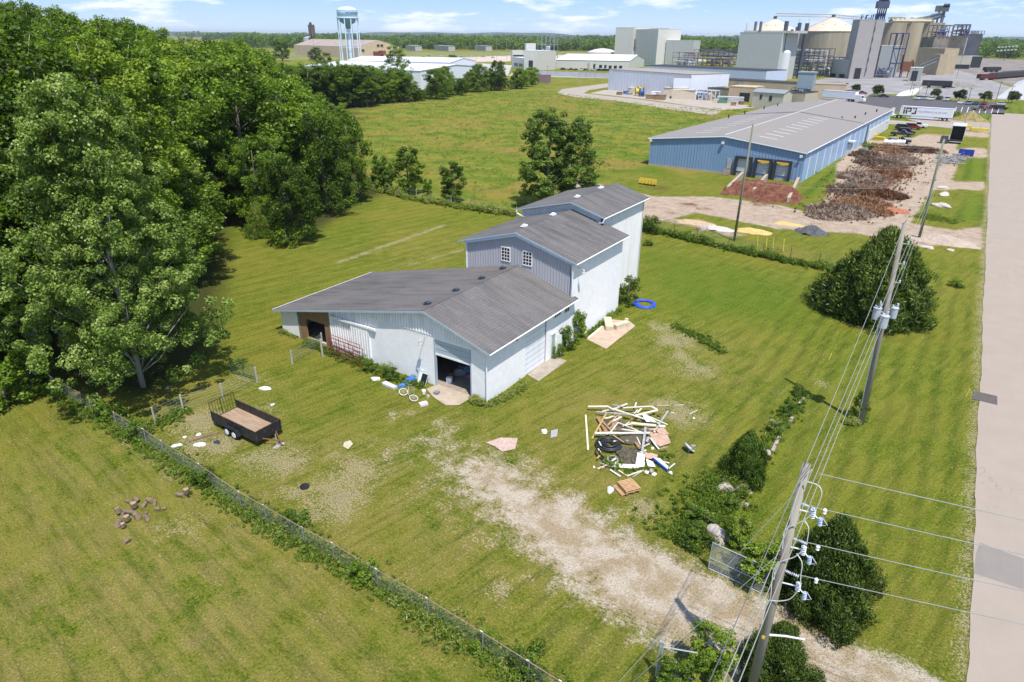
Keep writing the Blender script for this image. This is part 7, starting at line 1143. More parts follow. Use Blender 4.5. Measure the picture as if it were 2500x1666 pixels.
bld('factory_building','blocky white building with a tall dark door at the left of the plant',(1279,171),(1312,172),(1281,124),16,PPN,WRF,'flat',openings=[(.35,.66,0,.5,WNB)]); bld('factory_building','pale box building right of the tall dark door',(1313,172),(1356,170),(1315,126),16,M('pale_wall',(.50,.48,.44),.7,.08),WRF,'flat'); bld('factory_building','small white roof box on top of the left plant building',(1284,168),(1307,168),(1285,107),8,PPN,WRF,'flat'); bld('factory_building','low office wing with two dark windows at the far left of the plant',(1250,166),(1279,170),(1251,140),14,PPN,WRF,'flat',openings=[(.2,.5,.2,.5,WNB),(.6,.9,.2,.5,WNB)]); bld('factory_building','upper storey strip behind the low office wing',(1251,150),(1279,150),(1251,124),10,PPN,WRF,'flat',openings=[(.05,.95,.45,.6,WNB)])
PA=G(1452,150); c=G(1470,148); d=MB(); d.lathe([(18,0),(18,9),(9,12),(2,13)],(c[0],c[1],0),28); tag(d.build('storage_tank',PPN,smooth=False),'low round white roofed storage tank left of the block tower','tank')
# barrier fence in front of the plant
P0,P1=G(1312,184),G(1486,191); d=MB(); d.add([(*P0[:2],0),(*P1[:2],0),(*P1[:2],3.4),(*P0[:2],3.4)],[(0,1,2,3),(3,2,1,0)]); d=MB(); v_=P1-P0; d.obox((P0+P1)/2+np.array([0,0,1.5]),(np.linalg.norm(v_),.15,3.0),math.atan2(v_[1],v_[0])); tag(d.build('site_fence',M('pale_screen',(.42,.44,.48),.7,.1,.3,fine=2.)),'long pale screen fence below the row of dark cars','fence')
c=G(1328,206); t=thing('billboard','dull purple board on posts at the meadow edge','board',c); d=MB(); d.obox(c+np.array([0,0,3.]),(8.,.2,4.4),.5); d.build('panel',M('purple_board',(.20,.13,.15),.8,.1,1.),t); d=MB(); d.tube([c+np.array([-2.8,-1.4,0]),c+np.array([-2.8,-1.4,3])],.15,6); d.tube([c+np.array([2.8,1.4,0]),c+np.array([2.8,1.4,3])],.15,6); d.build('post',PW,t)
# lattice and pipe structures
def lattice(label,A,B,h,depth,lv,bays,mat_,name='pipe_rack',cat='steelwork',r=.3,pipes=0,z0=0,tanks=0,seed=1):
    A,B=G(*A),G(*B); t=thing(name,label,cat,A); L=np.linalg.norm(B-A); ang=math.atan2(B[1]-A[1],B[0]-A[0]); T=frame_T(A,ang); w_=lambda x,y,z:tuple(T@Vector((x,y,z))); rg=R(seed)
    fr=MB(); br=MB()
    for i in range(bays+1):
        for y in (0,depth): fr.tube([w_(L*i/bays,y,z0),w_(L*i/bays,y,h)],r,5)
    for k in range(1,lv+1):
        z=z0+(h-z0)*k/lv
        for y in (0,depth): fr.tube([w_(0,y,z),w_(L,y,z)],r*.8,5)
        for i in range(bays+1): fr.tube([w_(L*i/bays,0,z),w_(L*i/bays,depth,z)],r*.7,5)
    for i in range(bays):
        for k in range(lv):
            za,zb=z0+(h-z0)*k/lv,z0+(h-z0)*(k+1)/lv
            if rg.random()<.7: br.tube([w_(L*i/bays,0,za if rg.random()<.5 else zb),w_(L*(i+1)/bays,0,zb if rg.random()<.5 else za)],r*.45,4)
    fr.build('frame',mat_,t); 
    if len(br.v): br.build('bracing',mat_,t)
    for k in range(pipes):
        z=z0+(h-z0)*rg.uniform(.15,1.); y=rg.uniform(0,depth); a=rg.uniform(0,.5); b_=rg.uniform(.5,1); d=MB(); p=[w_(L*a,y,z),w_(L*b_,y,z)]; 
        if rg.random()<.5: p.append(w_(L*b_,y,z*rg.uniform(.2,.7)))
        d.tube(p,r*rg.uniform(.8,1.8),6); d.build('pipe',[M('pipe_white',(.58,.60,.62),.4),M('pipe_grey',(.28,.31,.34),.5),M('pipe_blue',(.05,.09,.25),.5),M('pipe_rust',(.22,.10,.07),.7)][int(rg.integers(0,4))],t)
    for k in range(tanks):
        x=L*rg.uniform(.05,.95); rr=rg.uniform(1.,2.4); hh=rg.uniform(.25,.6)*h; d=MB(); d.lathe([(rr,0),(rr,hh),(rr*.6,hh+rr*.4),(.1,hh+rr*.5)],w_(x,depth*rg.uniform(.2,.8),0),14); d.build('vessel',[M('vessel_white',(.62,.63,.62),.4),M('vessel_grey',(.34,.36,.37),.5),M('vessel_tan',(.45,.38,.28),.6)][k%3],t)
    return t
STL=M('blue_grey_steel',(.13,.16,.21),.6,.2,metal=.2); STD=M('dark_steel',(.075,.085,.105),.6,.2); STB=M('navy_steel',(.03,.045,.13),.5,.2)
PA=G(1312,150); lattice('pale blue grey lattice tower frame over the left plant building',(1312,160),(1352,161),HZ(1330,84,G(1330,160)),9,3,4,M('hazy_steel',(.23,.27,.33),.6),name='lattice_tower',pipes=7,tanks=3,r=.28,seed=3)
lattice('pipe rack full of pipes between the block tower and the big grey building',(1690,165),(1800,170),HZ(1740,122,G(1740,166)),14,4,9,STD,pipes=26,tanks=6,r=.25,seed=4); lattice('small cluster of tanks and pipes right of the block tower',(1640,165),(1700,168),HZ(1660,128,G(1660,165)),9,3,4,STL,pipes=16,tanks=6,r=.22,seed=5)
lattice('dense dark pipe structure between the big grey building and the dome silo',(1895,184),(1990,190),HZ(1930,118,G(1930,186)),16,4,8,STD,pipes=30,tanks=7,r=.28,seed=6); lattice('pipe racks in front of the dome silo',(1960,184),(2052,188),HZ(2000,140,G(2000,186)),14,3,8,STD,pipes=24,tanks=5,r=.24,seed=7)
lattice('blue pipework at the foot of the elevator',(2133,190),(2172,191),HZ(2150,165,G(2150,190)),8,3,4,STB,pipes=16,tanks=3,r=.22,seed=8); lattice('rooftop equipment frame left of the small cream shed',(1790,232),(1800,233),6.,3,2,2,STL,pipes=5,r=.08,seed=9)
lattice('steel frame with a grey hopper beside the cream shed',(1925,262),(1958,264),7.5,6,2,2,STL,name='hopper_stand',pipes=4,r=.14,seed=10); c=G(1955,262); 
d=MB(); d.obox(c+np.array([0,2,10.]),(6,5,6.)); d.obox(c+np.array([0,2,13.2]),(6.6,5.4,.5)); d.lathe([(1.,0),(3.2,3)],(c[0],c[1]+2,4.),4,ph=.78); tag(d.build('hopper',M('hopper_grey',(.27,.33,.38),.5,.1)),'large grey blue hopper box standing on the steel frame','hopper')
# big grey process building with stacks
t_,T_,L_,h_=bld('factory_building','big grey process building with dark stacks rising along its roof',(1792,192),(1893,197),(1808,80),26,GPN,GPN,'flat'); d=MB(); d.box(2,L_+6,1,24,h_*.99,h_+1.2,0,T_); d.build('upper_roof',GPN,t_)
def stack(q,tp,r,mat_,label):
    P=G(*q); h=HZ(*tp,P); d=MB(); d.tube([P,(P[0],P[1],h)],r,10); tag(d.build('stack',mat_),label,'stack')
PWT=M('pipe_white',(.58,.60,.62),.4)
for k,(q,tp,r,mt,lab) in enumerate([((1812,150),(1824,57),.9,PWT,'white stack pipe on the left of the grey process building'),((1838,194),(1859,53),.9,STL,'grey stack above the grey process building, second'),((1898,196),(1924,52),1.3,STD,'thick dark stack at the right edge of the grey process building'),((1915,190),(1935,72),.9,STD,'short dark stack beside the thick one'),((1925,190),(1943,66),.8,STL,'thin grey stack left of the blue ones'),((1930,192),(1953,56),1.2,STD,'dark blue stack before the dome silo, left'),((1948,192),(1970,57),1.3,STD,'dark blue stack before the dome silo, right'),((1826,192),(1832,53),.9,STL,'grey stack above the left roof edge')]): stack(q,tp,r,mt,lab)
d=MB(); c=G(1905,196); d.lathe([(3.8,0),(3.8,17),(2.5,18.2),(.2,18.6)],tuple(c),18); tag(d.build('silo',M('vessel_white2',(.60,.62,.64),.4,.05)),'white upright silo at the foot of the grey process building','silo'); d=MB(); c=G(1898,194); d.lathe([(3.2,0),(3.2,18)],tuple(c),14); tag(d.build('silo',M('vessel_brownish',(.30,.27,.24),.7)),'brownish tank behind the white upright silo','silo')
# dome silos
CONS=M('stained_concrete',(.34,.295,.235),.9,.18,.12,stain=(.24,.20,.15),stretch=(1,1,.12),fine=1.2)
for (ctr,lx,rx,eave,top,lab) in (((1876,152),1828,1928,76,46,'dome roofed storage bin behind the grey process building'),((2014,152),1950,2073,77,42,'large round concrete bin with a pale conical roof, right one')):
    P=G(*ctr); P=P*np.array([1.,1.,0]); dist=np.hypot(P[0],P[1]); rad=(rx-lx)/2/F_PX*math.hypot(dist,0)*.93; h=HZ((lx+rx)/2,eave,P); ht_=HZ((lx+rx)/2,top,P); t=thing('storage_bin',lab,'silo',P); d=MB(); d.lathe([(rad,0),(rad,h)],tuple(P),40); d.build('wall',CONS,t,smooth=False); d=MB(); pr=[(rad*1.02,h)]; 
    for k in range(1,7): a=k/6; pr.append((rad*(1-a)+.8,h+(ht_-h)*(a**.88)))
    d.lathe(pr,tuple(P),40); rf_=d.build('roof',M('pale_cone_roof',(.56,.48,.38),.6,.1,.2),t)
    for k in range(10): a=k*.63; d=MB(); d.lathe([(.6,0),(.6,1.6)],(P[0]+rad*.62*math.cos(a),P[1]+rad*.62*math.sin(a),h+(ht_-h)*.36),8); d.build('roof_vent',STD,rf_)
    d=MB(); d.lathe([(2,0),(2,3)],(P[0],P[1],ht_-.5),8); d.build('top_hatch',STD,rf_)
# overhead conveyor bridge
E0,E1=G(1876,152),G(2098,152); z0_,z1_=HZ(1880,39,E0),HZ(2100,50,E1); zm_=HZ(2018,42,G(2014,152)); t=thing('conveyor_bridge','thin lattice conveyor bridge running over both dome roofs','conveyor',E0); Ea=np.array([E0[0],E0[1],z0_]); Em=np.array([*G(2014,152)[:2],zm_]); Eb=np.array([E1[0],E1[1],z1_])
for a,b_,n_ in ((Ea,Em,16),(Em,Eb,12)):
    d=MB(); d.tube([a,b_],.5,4); d.tube([a+np.array([0,0,2.6]),b_+np.array([0,0,2.6])],.45,4)
    for k in range(n_): p=a+(b_-a)*k/n_; q=a+(b_-a)*(k+1)/n_; d.tube([p,q+np.array([0,0,2.6])],.16,4); d.tube([q+np.array([0,0,2.6]),q],.16,4)
    d.build('truss',M('pale_truss',(.36,.36,.35),.6),t)
for u in (1935,1958,2077): P=G(u,152); zz=HZ(u,46,P); d=MB(); d.tube([P,(P[0],P[1],zz)],.35,5); d.build('support_leg',GALV,t)
# headhouse tower
CT=block_mat('concrete_tower',(.38,.355,.34),(.28,.265,.255),9.,1.5); P0,P1=G(2071,193),G(2131,194); h=HZ(2100,49,P0); t,T,L=shed('headhouse_tower','tall plain grey concrete tower in the middle of the grain plant','tower',P0,P1,18,h,CT,CT,0,'flat')
for k in range(5): d=MB(); d.box(L*.62,L*.66,-.35,-.02,h*(.12+.17*k),h*(.2+.17*k),0,T); d.build('wall_vent',STD,t)
d=MB(); d.box(L*.2,L*.45,-.2,-.02,0,7,0,T); d.build('door',WNB,t); d=MB(); d.box(L*.62,L*.645,-.3,-.02,2,h,0,T); d.build('ladder',STL,t)
P=P0+(P1-P0)*.82; zt_=h; t=lattice('navy steel head frame with a round drum on top of the concrete tower',(2117,193.5),(2131,194),0.1,6,1,1,STB,r=.01); 
for o_ in list(t.children): bpy.data.objects.remove(o_)
t.name='rooftop_elevator_works'; t['category']='machinery'; w_=lambda x,y,z:tuple(T@Vector((L*x,y,z))); d=MB(); hp=HZ(2150,20,P)
for x_ in (.66,.74,.82,.9,.98): d.tube([w_(x_,3,h),w_(x_,3,hp)],.45,5); d.tube([w_(x_,3,h),w_(min(1,x_+.1),3,hp)],.25,4)
d.build('legs',STB,t); d=MB(); d.box(L*.6,L*1.04,1,7,hp,hp+4.2,0,T); d.build('platform',M('navy_grey',(.07,.09,.14),.6),t); d=MB(); c=Vector(w_(.84,4,hp+6.2)); d.tube([c+Vector((-2,-1,0)),c+Vector((2,1,0))],3.6,18); d.build('drum',STB,t)
t=thing('rooftop_machinery','low dark machinery and rails along the concrete tower roof','machinery',P0); rg=R(9)
for k in range(14): x_=rg.uniform(.05,.7); d=MB(); z=rg.uniform(1,3.5); d.tube([w_(x_,2,h),w_(x_,2,h+z),w_(x_+.08,2,h+z)],.3,4); d.build('vent_pipe',STB,t)
# elevator cylinders
ELC=M('elevator_concrete',(.36,.305,.22),.9,.15,.1,stain=(.20,.165,.12),stretch=(1,1,.06),fine=1.)
sil=[]
for k,(xt0,xt1,yb) in enumerate([(2158,2206,190),(2205,2247,182),(2246,2296,172)]):
    # horizontal centre from the top edge, foot below along the vertical
    P=None; best=9e9
    for u in np.arange(2080,2330,1.):
        Pq=G(u,yb-6); hh_=HZ((xt0+xt1)/2,56,Pq); uu=PX((Pq[0],Pq[1],hh_))[0]
        if abs(uu-(xt0+xt1)/2)<best: best=abs(uu-(xt0+xt1)/2); P=Pq; hz_=hh_
    rad=(xt1-xt0)/2/F_PX*math.hypot(P[0],P[1])*1.02; d=MB(); d.lathe([(rad,0),(rad,hz_)],(P[0],P[1],0),30); tag(d.build('grain_silo',ELC),['left stained concrete grain silo, partly behind pipework','middle stained concrete grain silo','right stained concrete grain silo, nearest the dark works'][k],'silo','concrete grain silos'); lastP,lasth,lastr=P,hz_,rad; sil.append((P,hz_))
    if k==0: firstP=P
gal0,gal1=firstP,lastP; v_=gal1-gal0; d=MB(); SP=[np.array([p_[0],p_[1],h_+1.2]) for p_,h_ in sil]; e_=(SP[0]-SP[-1]); e_=e_/np.linalg.norm(e_)*lastr; d.tube([SP[0]+e_,SP[1],SP[2]-e_],1.9,4); t=thing('silo_gallery','cream gallery with clutter running along the silo tops','gallery',gal0); d.build('gallery_box',M('cream_gallery',(.45,.40,.29),.8,.2,.5),t); rg=R(12)
for k in range(16): f_=rg.uniform(-.1,1.05); p=SP[0]+(SP[2]-SP[0])*f_; d=MB(); d.obox(p+np.array([0,0,1.9]),(rg.uniform(1.5,4),2,rg.uniform(.8,1.8))); d.build('gallery_unit',M('cream_unit',(.40,.37,.29),.8),t)
P=lastP; t=thing('spout_tower','tall leaning grey spout and leg tower above the right silo','tower',P); zt_=HZ(2312,14,P+np.array([8,0,0])); 
for k in range(6): d=MB(); d.tube([P+np.array([-22+k*4.2,0,lasth+2]),P+np.array([7+k*.8,0,zt_-6-k*.6])],.7,6); d.build('spout',[PWT,M('pipe_grey',(.28,.31,.34),.5),STL][k%3],t)
d=MB(); d.tube([P+np.array([9,0,0]),P+np.array([9,0,zt_])],1.5,6); d.tube([P+np.array([5,3,0]),P+np.array([5,3,zt_-4])],.8,5); d.build('leg_casing',STL,t); d=MB(); d.obox(P+np.array([7,0,zt_-2.5]),(11,5,5)); d.obox(P+np.array([10,0,zt_]),(5,5,3)); d.build('head_platform',M('green_grey_steel',(.11,.14,.14),.7,.3,.5),t)
# dark works at the right
for (A,B,top,dep,wm,lab) in [((2262,172),(2300,172),(2300,92),16,M('soot_concrete',(.22,.20,.17),.9,.3,.1,stain=(.10,.09,.08),fine=.8),'soot stained concrete block right of the silos'),((2303,165),(2340,166),(2328,88),18,M('soot_panel',(.17,.16,.14),.9,.35,.1,stain=(.08,.07,.06),fine=.8),'dark block with a round sooty mark in the works'),((2345,158),(2380,158),(2385,84),14,M('black_panel',(.07,.075,.095),.8,.3,.1,fine=.8),'blackish tall building at the right end of the works'),((2230,178),(2292,182),(2270,118),14,M('ochre_wall',(.42,.34,.23),.8,.1,.3),'ochre walled building below the right silo'),((2284,184),(2303,184),(2296,134),10,M('ochre_wall2',(.40,.32,.22),.8,.1,.3),'narrow ochre building with stained corner')]: bld('works_building',lab,A,B,top,dep,wm,wm,'flat',cat='building')
lattice('jumble of dark ducts and machinery on the soot stained block',(2262,172),(2302,172),HZ(2300,62,G(2285,172)),10,2,4,STD,name='roof_ducts',pipes=22,tanks=0,r=.35,z0=HZ(2300,95,G(2285,172)),seed=21); lattice('jumble of silver ducts on the dark block',(2303,165),(2342,166),HZ(2340,60,G(2322,166)),10,2,4,STD,name='roof_ducts',pipes=24,r=.35,z0=HZ(2330,92,G(2322,166)),seed=22); lattice('railing and ducts on the blackish building',(2345,158),(2382,158),HZ(2390,76,G(2360,158)),10,1,5,STD,name='roof_ducts',pipes=6,r=.3,z0=HZ(2385,86,G(2360,158)),seed=23)
bld('shed','cream shed with dark underside among the dark works',(2322,168),(2366,169),(2334,138),12,M('cream_shed_wall',(.50,.46,.37),.7,.08),M('cream_shed_roof',(.52,.49,.42),.7),'flat',openings=[(.02,.98,0,.35,WNB)]); bld('shed','dark mouthed arch shed beside the cream shed',(2366,166),(2392,166),(2378,138),12,WNB,M('pale_arch_roof',(.48,.46,.41),.7),'flat')
bld('factory_building','small pale green grey garage with a dark door at the plant yard',(2216,198),(2246,199),(2228,166),10,M('pale_green_wall',(.36,.38,.33),.8,.1),PPN,'flat',openings=[(.2,.68,0,.78,WNB)]); bld('factory_building','grey box building left of the concrete tower foot',(2024,188),(2068,192),(2034,146),10,GPN,PPN,'flat',openings=[(.05,.35,.02,.22,WNB),(.55,.85,.02,.22,WNB)]); bld('factory_building','grey annex behind the pipework right of the concrete tower',(2136,190),(2185,190),(2152,112),10,M('blue_grey_annex',(.26,.28,.28),.8),PPN,'flat'); bld('factory_building','grey green annex left of the concrete tower',(2055,186),(2078,188),(2073,78),8,M('green_grey_annex',(.27,.30,.28),.8),PPN,'flat')
d=MB(); c=G(2151,188); d.lathe([(3.4,0),(3.4,15),(2,16.3),(.2,16.6)],tuple(c),16); tag(d.build('silo',MATS['vessel_white2']),'white pressure tank at the foot of the concrete tower','silo'); d=MB(); c=G(2207,190); d.obox(c+np.array([0,0,7.5]),(6,5,6.5),.2); d.tube([c+np.array([-2,-2,0]),c+np.array([-2,-2,5])],.4,5); d.tube([c+np.array([2,-2,0]),c+np.array([2,-2,5])],.4,5); tag(d.build('brown_hopper',M('brown_rust',(.20,.085,.045),.8,.2)),'rust brown hopper box among the pipes','hopper')
t=lattice('navy blue chutes running up beside the left silo',(2165,190),(2195,190),HZ(2200,82,G(2185,190)),6,3,2,STB,name='chutes',pipes=8,r=.4,seed=30)
P0,P1=G(2238,190),G(2292,182); t=thing('inclined_walkway','railed inclined walkway in front of the ochre building','walkway',P0); h1=HZ(2285,144,P1); d=MB(); a=P0+np.array([0,0,6]); b_=P1+np.array([0,0,h1]); d.tube([a,b_],.4,4); d.tube([a+np.array([0,0,2.5]),b_+np.array([0,0,2.5])],.25,4)
for k in range(12): p=a+(b_-a)*k/11; d.tube([p,p+np.array([0,0,2.5])],.18,4)
d.build('railing',STL,t); d=MB(); d.tube([P0,a],.4,5); d.tube([P1,b_],.4,5); d.build('support_leg',STL,t)
# tan and cream buildings behind the blue warehouse
bld('factory_building','low tan building with a dark flat roof in the plant foreground',(1747,222),(1950,236),(1748,194),14,TAN,DRF,'flat'); bld('factory_building','tan building with a sloping gable and dark doorway behind the pipe stack',(1776,246),(1838,250),(1790,212),12,TAN,TAN,'flat',openings=[(.45,.85,0,.62,WNB)]); bld('factory_building','dark roofed low building with a blue door behind the cream containers',(1684,234),(1780,242),(1690,212),12,M('brown_wall',(.30,.25,.19),.8),DRF,'flat',openings=[(.3,.5,.1,.7,M('dark_blue_door',(.03,.04,.12),.6))])
t_,T_,L_,h_=bld('shed','small cream shed with slate roof and two windows just behind the blue warehouse',(1834,262),(1908,268),(1838,224),7.5,rib_mat('cream_shed',(.50,.46,.38),.5,.6,.03,line=.9),SFR,'x',1.1,openings=[(.24,.31,.55,.85,WNB),(.55,.64,.5,.82,WNB)])
bld('factory_building','tan building with sloping parapets behind the parked semi trailer',(1975,240),(2060,243),(1985,206),16,TAN,M('tan_flat_roof',(.30,.25,.2),.9),'flat'); bld('factory_building','tan block with dark panels right of the sloping parapets',(2030,232),(2066,232),(2040,205),10,TAN,DRF,'flat'); bld('factory_building','small brown hip roofed kiosk beside the dark car',(2060,232),(2088,233),(2066,222),6,TAN,M('brown_hip_roof',(.15,.12,.10),.9),'flat'); bld('factory_building','plant wing of beige walls reaching from the hopper to the semi trailer',(1960,266),(1990,262),(1968,228),10,M('beige_wing',(.46,.40,.32),.8),DRF,'flat')
# yard clutter
rg=R(33); CL=[M('clutter_blue',(.05,.12,.35),.5),M('clutter_cream',(.60,.52,.40),.7),M('clutter_grey',(.35,.36,.37),.7),M('clutter_brown',(.28,.18,.11),.8),M('clutter_white',(.65,.66,.68),.6),M('clutter_green',(.12,.22,.15),.7),M('clutter_yellow',(.62,.48,.07),.6)]
cn=['blue','cream','grey','brown','white','green','yellow']
def clutter(q,s_,ci,nm,lab,grp=None):
    c=G(*q); d=MB(); d.obox(c+np.array([0,0,s_[2]/2]),s_,rg.uniform(-.3,.5)); d.obox(c+np.array([.1,0,s_[2]+.06]),(s_[0]*1.04,s_[1]*1.04,.12),.1); return tag(d.build(nm,CL[ci]),lab,'container' if 'container' in nm else 'crate',grp)
clutter((1650,238),(11,4,4.2),1,'container','large cream container, left one by the white warehouse'); clutter((1668,242),(10,4,4.),1,'container','large cream container, front one'); clutter((1627,232),(3,3,4.),2,'crate','dark cab like crate left of the cream containers'); 
for k,(u,v,s_,ci) in enumerate([(1519,222,2.4,0),(1528,230,2.,0),(1544,226,3.,1),(1512,232,1.8,3),(1537,232,2.,2),(1572,236,1.8,2),(1600,238,3.,4),(1590,242,3.4,3),(1612,244,3.2,3),(1640,240,1.6,2),(1700,238,2.6,4),(1712,240,3.2,0),(1726,240,2.4,2),(1740,243,2.,5),(1755,240,2.,5),(1690,238,2.4,2),(1765,252,2.6,5),(1825,248,2.6,5),(1815,246,2.4,6),(1700,243,1.5,3),(1745,252,1.4,1),(1790,258,1.6,3),(1810,256,1.6,3),(1730,236,2.,6)]): clutter((u,v),(s_*1.3,s_,s_*rg.uniform(.5,.9)),ci,'storage_crate',f'{cn[ci]} crate in the clutter of the plant yard, {"left end by the spools" if u<1560 else "before the cream containers" if u<1660 else "between the containers and the pipe stack" if u<1760 else "near the cream shed"}','crates in the plant yard')
for k,(u,v,ci) in enumerate([(1555,234,6),(1566,236,0),(1561,229,6)]): c=G(u,v); d=MB(); a=.6; e=np.array([math.cos(a),math.sin(a),0])*.9; d.tube([c-e+np.array([0,0,2]),c-e*.8+np.array([0,0,2])],2.,18); d.tube([c+e*.8+np.array([0,0,2]),c+e+np.array([0,0,2])],2.,18); d.tube([c-e+np.array([0,0,2]),c+e+np.array([0,0,2])],1.2,14); tag(d.build('cable_spool',CL[ci]),['large yellow cable spool beside the blue one','large blue cable spool','yellow cable spool behind the front one'][k],'spool')
d=MB(); c=G(1782,252)
for k in range(5): d.obox(c+np.array([0,0,.3+k*.55]),(11,1.6,.35),.08)
tag(d.build('white_pipe_stack',CL[4]),'stack of long white pipes before the dark doorway','pipes'); lattice('yellow steel cradle standing over the white pipe stack',(1764,240),(1800,243),4.8,3,2,8,CL[6],name='yellow_cradle',r=.12,seed=40); lattice('pale pipe shelter with tanks right of the cream containers',(1685,243),(1745,247),4.2,4,1,6,PWT,name='shelter_frame',pipes=6,tanks=5,r=.15,seed=41)
# cars at the plant
PG='cars parked along the plant front'
for k,(u,kd,cl,lab) in enumerate([(1375,'suv',(.03,.035,.04),'dark car at the left end of the row'),(1393,'pickup',(.16,.03,.02),'rust red truck in the row below the white roof'),(1407,'sedan',(.03,.04,.05),'dark car right of the rust red truck'),(1418,'pickup',(.55,.58,.62),'silver pickup in the middle of the row'),(1431,'suv',(.05,.05,.06),'black car right of the silver pickup'),(1443,'sedan',(.6,.62,.65),'white car beside the lamp pole'),(1451,'pickup',(.5,.53,.56),'pale pickup right of the lamp pole'),(1463,'suv',(.02,.02,.025),'black car, first of the right-hand dark group'),(1475,'suv',(.03,.03,.035),'black car, second of the right-hand dark group'),(1484,'suv',(.04,.03,.03),'black car at the right end of the row')]): car(lab+' along the plant front',G(u,171.5+.025*(u-1375)),1.2,kd,cl,PG,cat='car')
LG='cars in the parking lot'
for k,(u,v,kd,cl,a,lab) in enumerate([(2157,238,'sedan',(.015,.02,.03),.3,'black car alone by the round tree'),(2105,230,'sedan',(.2,.02,.03),.2,'dark red car behind the semi trailer cab'),(2240,244,'pickup',(.7,.72,.74),1.3,'white pickup at the left end of the back row'),(2256,244,'suv',(.55,.57,.6),1.3,'silver car in the back row'),(2273,245,'sedan',(.75,.76,.78),1.3,'white car in the back row'),(2294,244,'suv',(.02,.03,.045),1.3,'dark blue car in the back row'),(2311,247,'pickup',(.7,.71,.73),1.3,'white pickup at the right of the back row'),(2345,254,'sedan',(.8,.8,.8),1.4,'white car just beyond the semi trailer rear'),(2365,256,'suv',(.3,.34,.38),1.4,'grey car beside the white one'),(2382,256,'sedan',(.06,.09,.18),1.4,'navy blue car in the front row'),(2401,257,'sedan',(.22,.02,.03),1.4,'dark red car in the front row'),(2391,270,'pickup',(.12,.09,.05),.2,'brownish pickup nearest the mown stripes'),(2423,266,'sedan',(.25,.02,.03),.4,'red car right of the brownish pickup'),(2443,258,'sedan',(.5,.58,.62),1.2,'pale blue car at the right end'),(2443,268,'suv',(.02,.02,.03),.2,'black car at the right corner')]): car(lab+' in the lot',G(u,v),a,kd,cl,LG,cat='car')
WL_=M('road_paint',(.7,.7,.68),.8)
for k in range(8): a,b_=G(2335+k*15,262),G(2330+k*15,277); d=MB(); d.obox(((a+b_)/2)+np.array([0,0,.045]),(np.linalg.norm(b_-a),.2,.012),math.atan2(b_[1]-a[1],b_[0]-a[0])); struct(d.build('bay_marking',WL_))
# round ornamental trees
TRm=crown_tree('round_tree',7,7.5,.30,6,130,90,.30,.75,.16,leafmat('leaves_dark',[(.1,(.022,.034,.008)),(.5,(.055,.078,.014)),(.95,(.11,.14,.03))]),rng=R(61))
for q,tp,lab in [((2089,228),(2090,206),'clipped round tree by the brown kiosk'),((2142,236),(2146,208),'clipped round tree beside the lone black car'),((2281,240),(2282,217),'clipped round tree above the back row, first from the left'),((2340,248),(2345,219),'clipped round tree above the back row, second from the left'),((2402,250),(2407,223),'clipped round tree above the back row, third from the left'),((2469,252),(2471,223),'clipped round tree at the far right of the lot')]:
    P=G(*q); put_tree(TRm,P,HZ(*tp,P),'ornamental_tree',lab,'tree','clipped round trees by the parking lot',1.15)
mound('hay_heap',(2368,296),5.5,2.8,2.6,M('straw_heap',(.33,.27,.12),.95,.3,1.,stain=(.16,.20,.03)),'straw coloured weedy heap behind the semi truck rear','heap'); mound('gravel_heap',(2300,212),20,8,3.,M('grey_rubble',(.24,.22,.20),.95,.3,.4),'low grey rubble bank at the edge of the plant yard','heap'); put_tree(VB[2],G(2330,290),2.5,'shrub','green bush beside the straw coloured heap','shrub',wscale=1.6)
for q in ((2355,302),(2368,306)): pass
for u,v,s_ in ((2355,313,1.2),(2390,320,1.6)): c=G(u,v); d=MB(); d.obox(c+np.array([0,0,.4]),(3*s_,1.2,.8),.2); d.tube([c+np.array([-1,0,.2]),c+np.array([0,1.5,1.6]),c+np.array([1,0,.2])],.12,5); tag(d.build('plough_blade',YP),'yellow plough part on the lawn strip, '+('left' if u<2360 else 'right'),'machine part')
# rail cars and yard features
for k,(q,L_,a,mt,lab) in enumerate([((2408,196),16,.9,M('railcar_maroon',(.10,.025,.03),.7,.2),'maroon black railway wagon nearest the yard'),((2420,176),20,1.0,M('railcar_black',(.03,.03,.035),.7,.2),'black railway wagon behind the maroon one'),((2455,190),60,1.25,M('railcar_dark',(.05,.045,.045),.8,.2),'long line of dark wagons at the right, near track'),((2478,190),80,1.25,MATS['railcar_dark'],'long line of dark wagons at the right, middle track'),((2498,185),90,1.25,MATS['railcar_dark'],'long line of dark wagons at the right, far track'),((2285,215),15,.05,MATS['railcar_black'],'black flat trailer standing on the plant yard')]):
    c=G(*q); d=MB(); d.obox(c+np.array([0,0,2.4]),(L_,3.,2.6),a); d.obox(c+np.array([0,0,3.8]),(L_*.96,2.4,.3),a); n_=max(2,int(L_/6))
    for j in range(n_): s_=(j+.5)/n_-.5; d.obox(c+np.array([math.cos(a)*L_*s_,math.sin(a)*L_*s_,.6]),(1.8,2.4,1.1),a)
    tag(d.build('railway_wagon' if k<5 else 'flat_trailer',mt),lab,'wagon' if k<5 else 'trailer')
P0,P1=G(2430,240),G(2540,196); t=thing('bridge_ramp','pale sloping ramp deck at the right edge beyond the lot','ramp',P0); d=MB(); d.slab([(*G(2430,242)[:2],.3),(*G(2520,247)[:2],.3),(*G(2530,205)[:2],6.),(*G(2480,214)[:2],3.)],.5); d.build('deck',M('ramp_concrete',(.42,.42,.42),.8),t); sheet('concrete_road',GP([(2200,225),(2255,212),(2230,233),(2185,236)],.028),.028,M('bright_concrete',(.62,.60,.58),.8,.08))
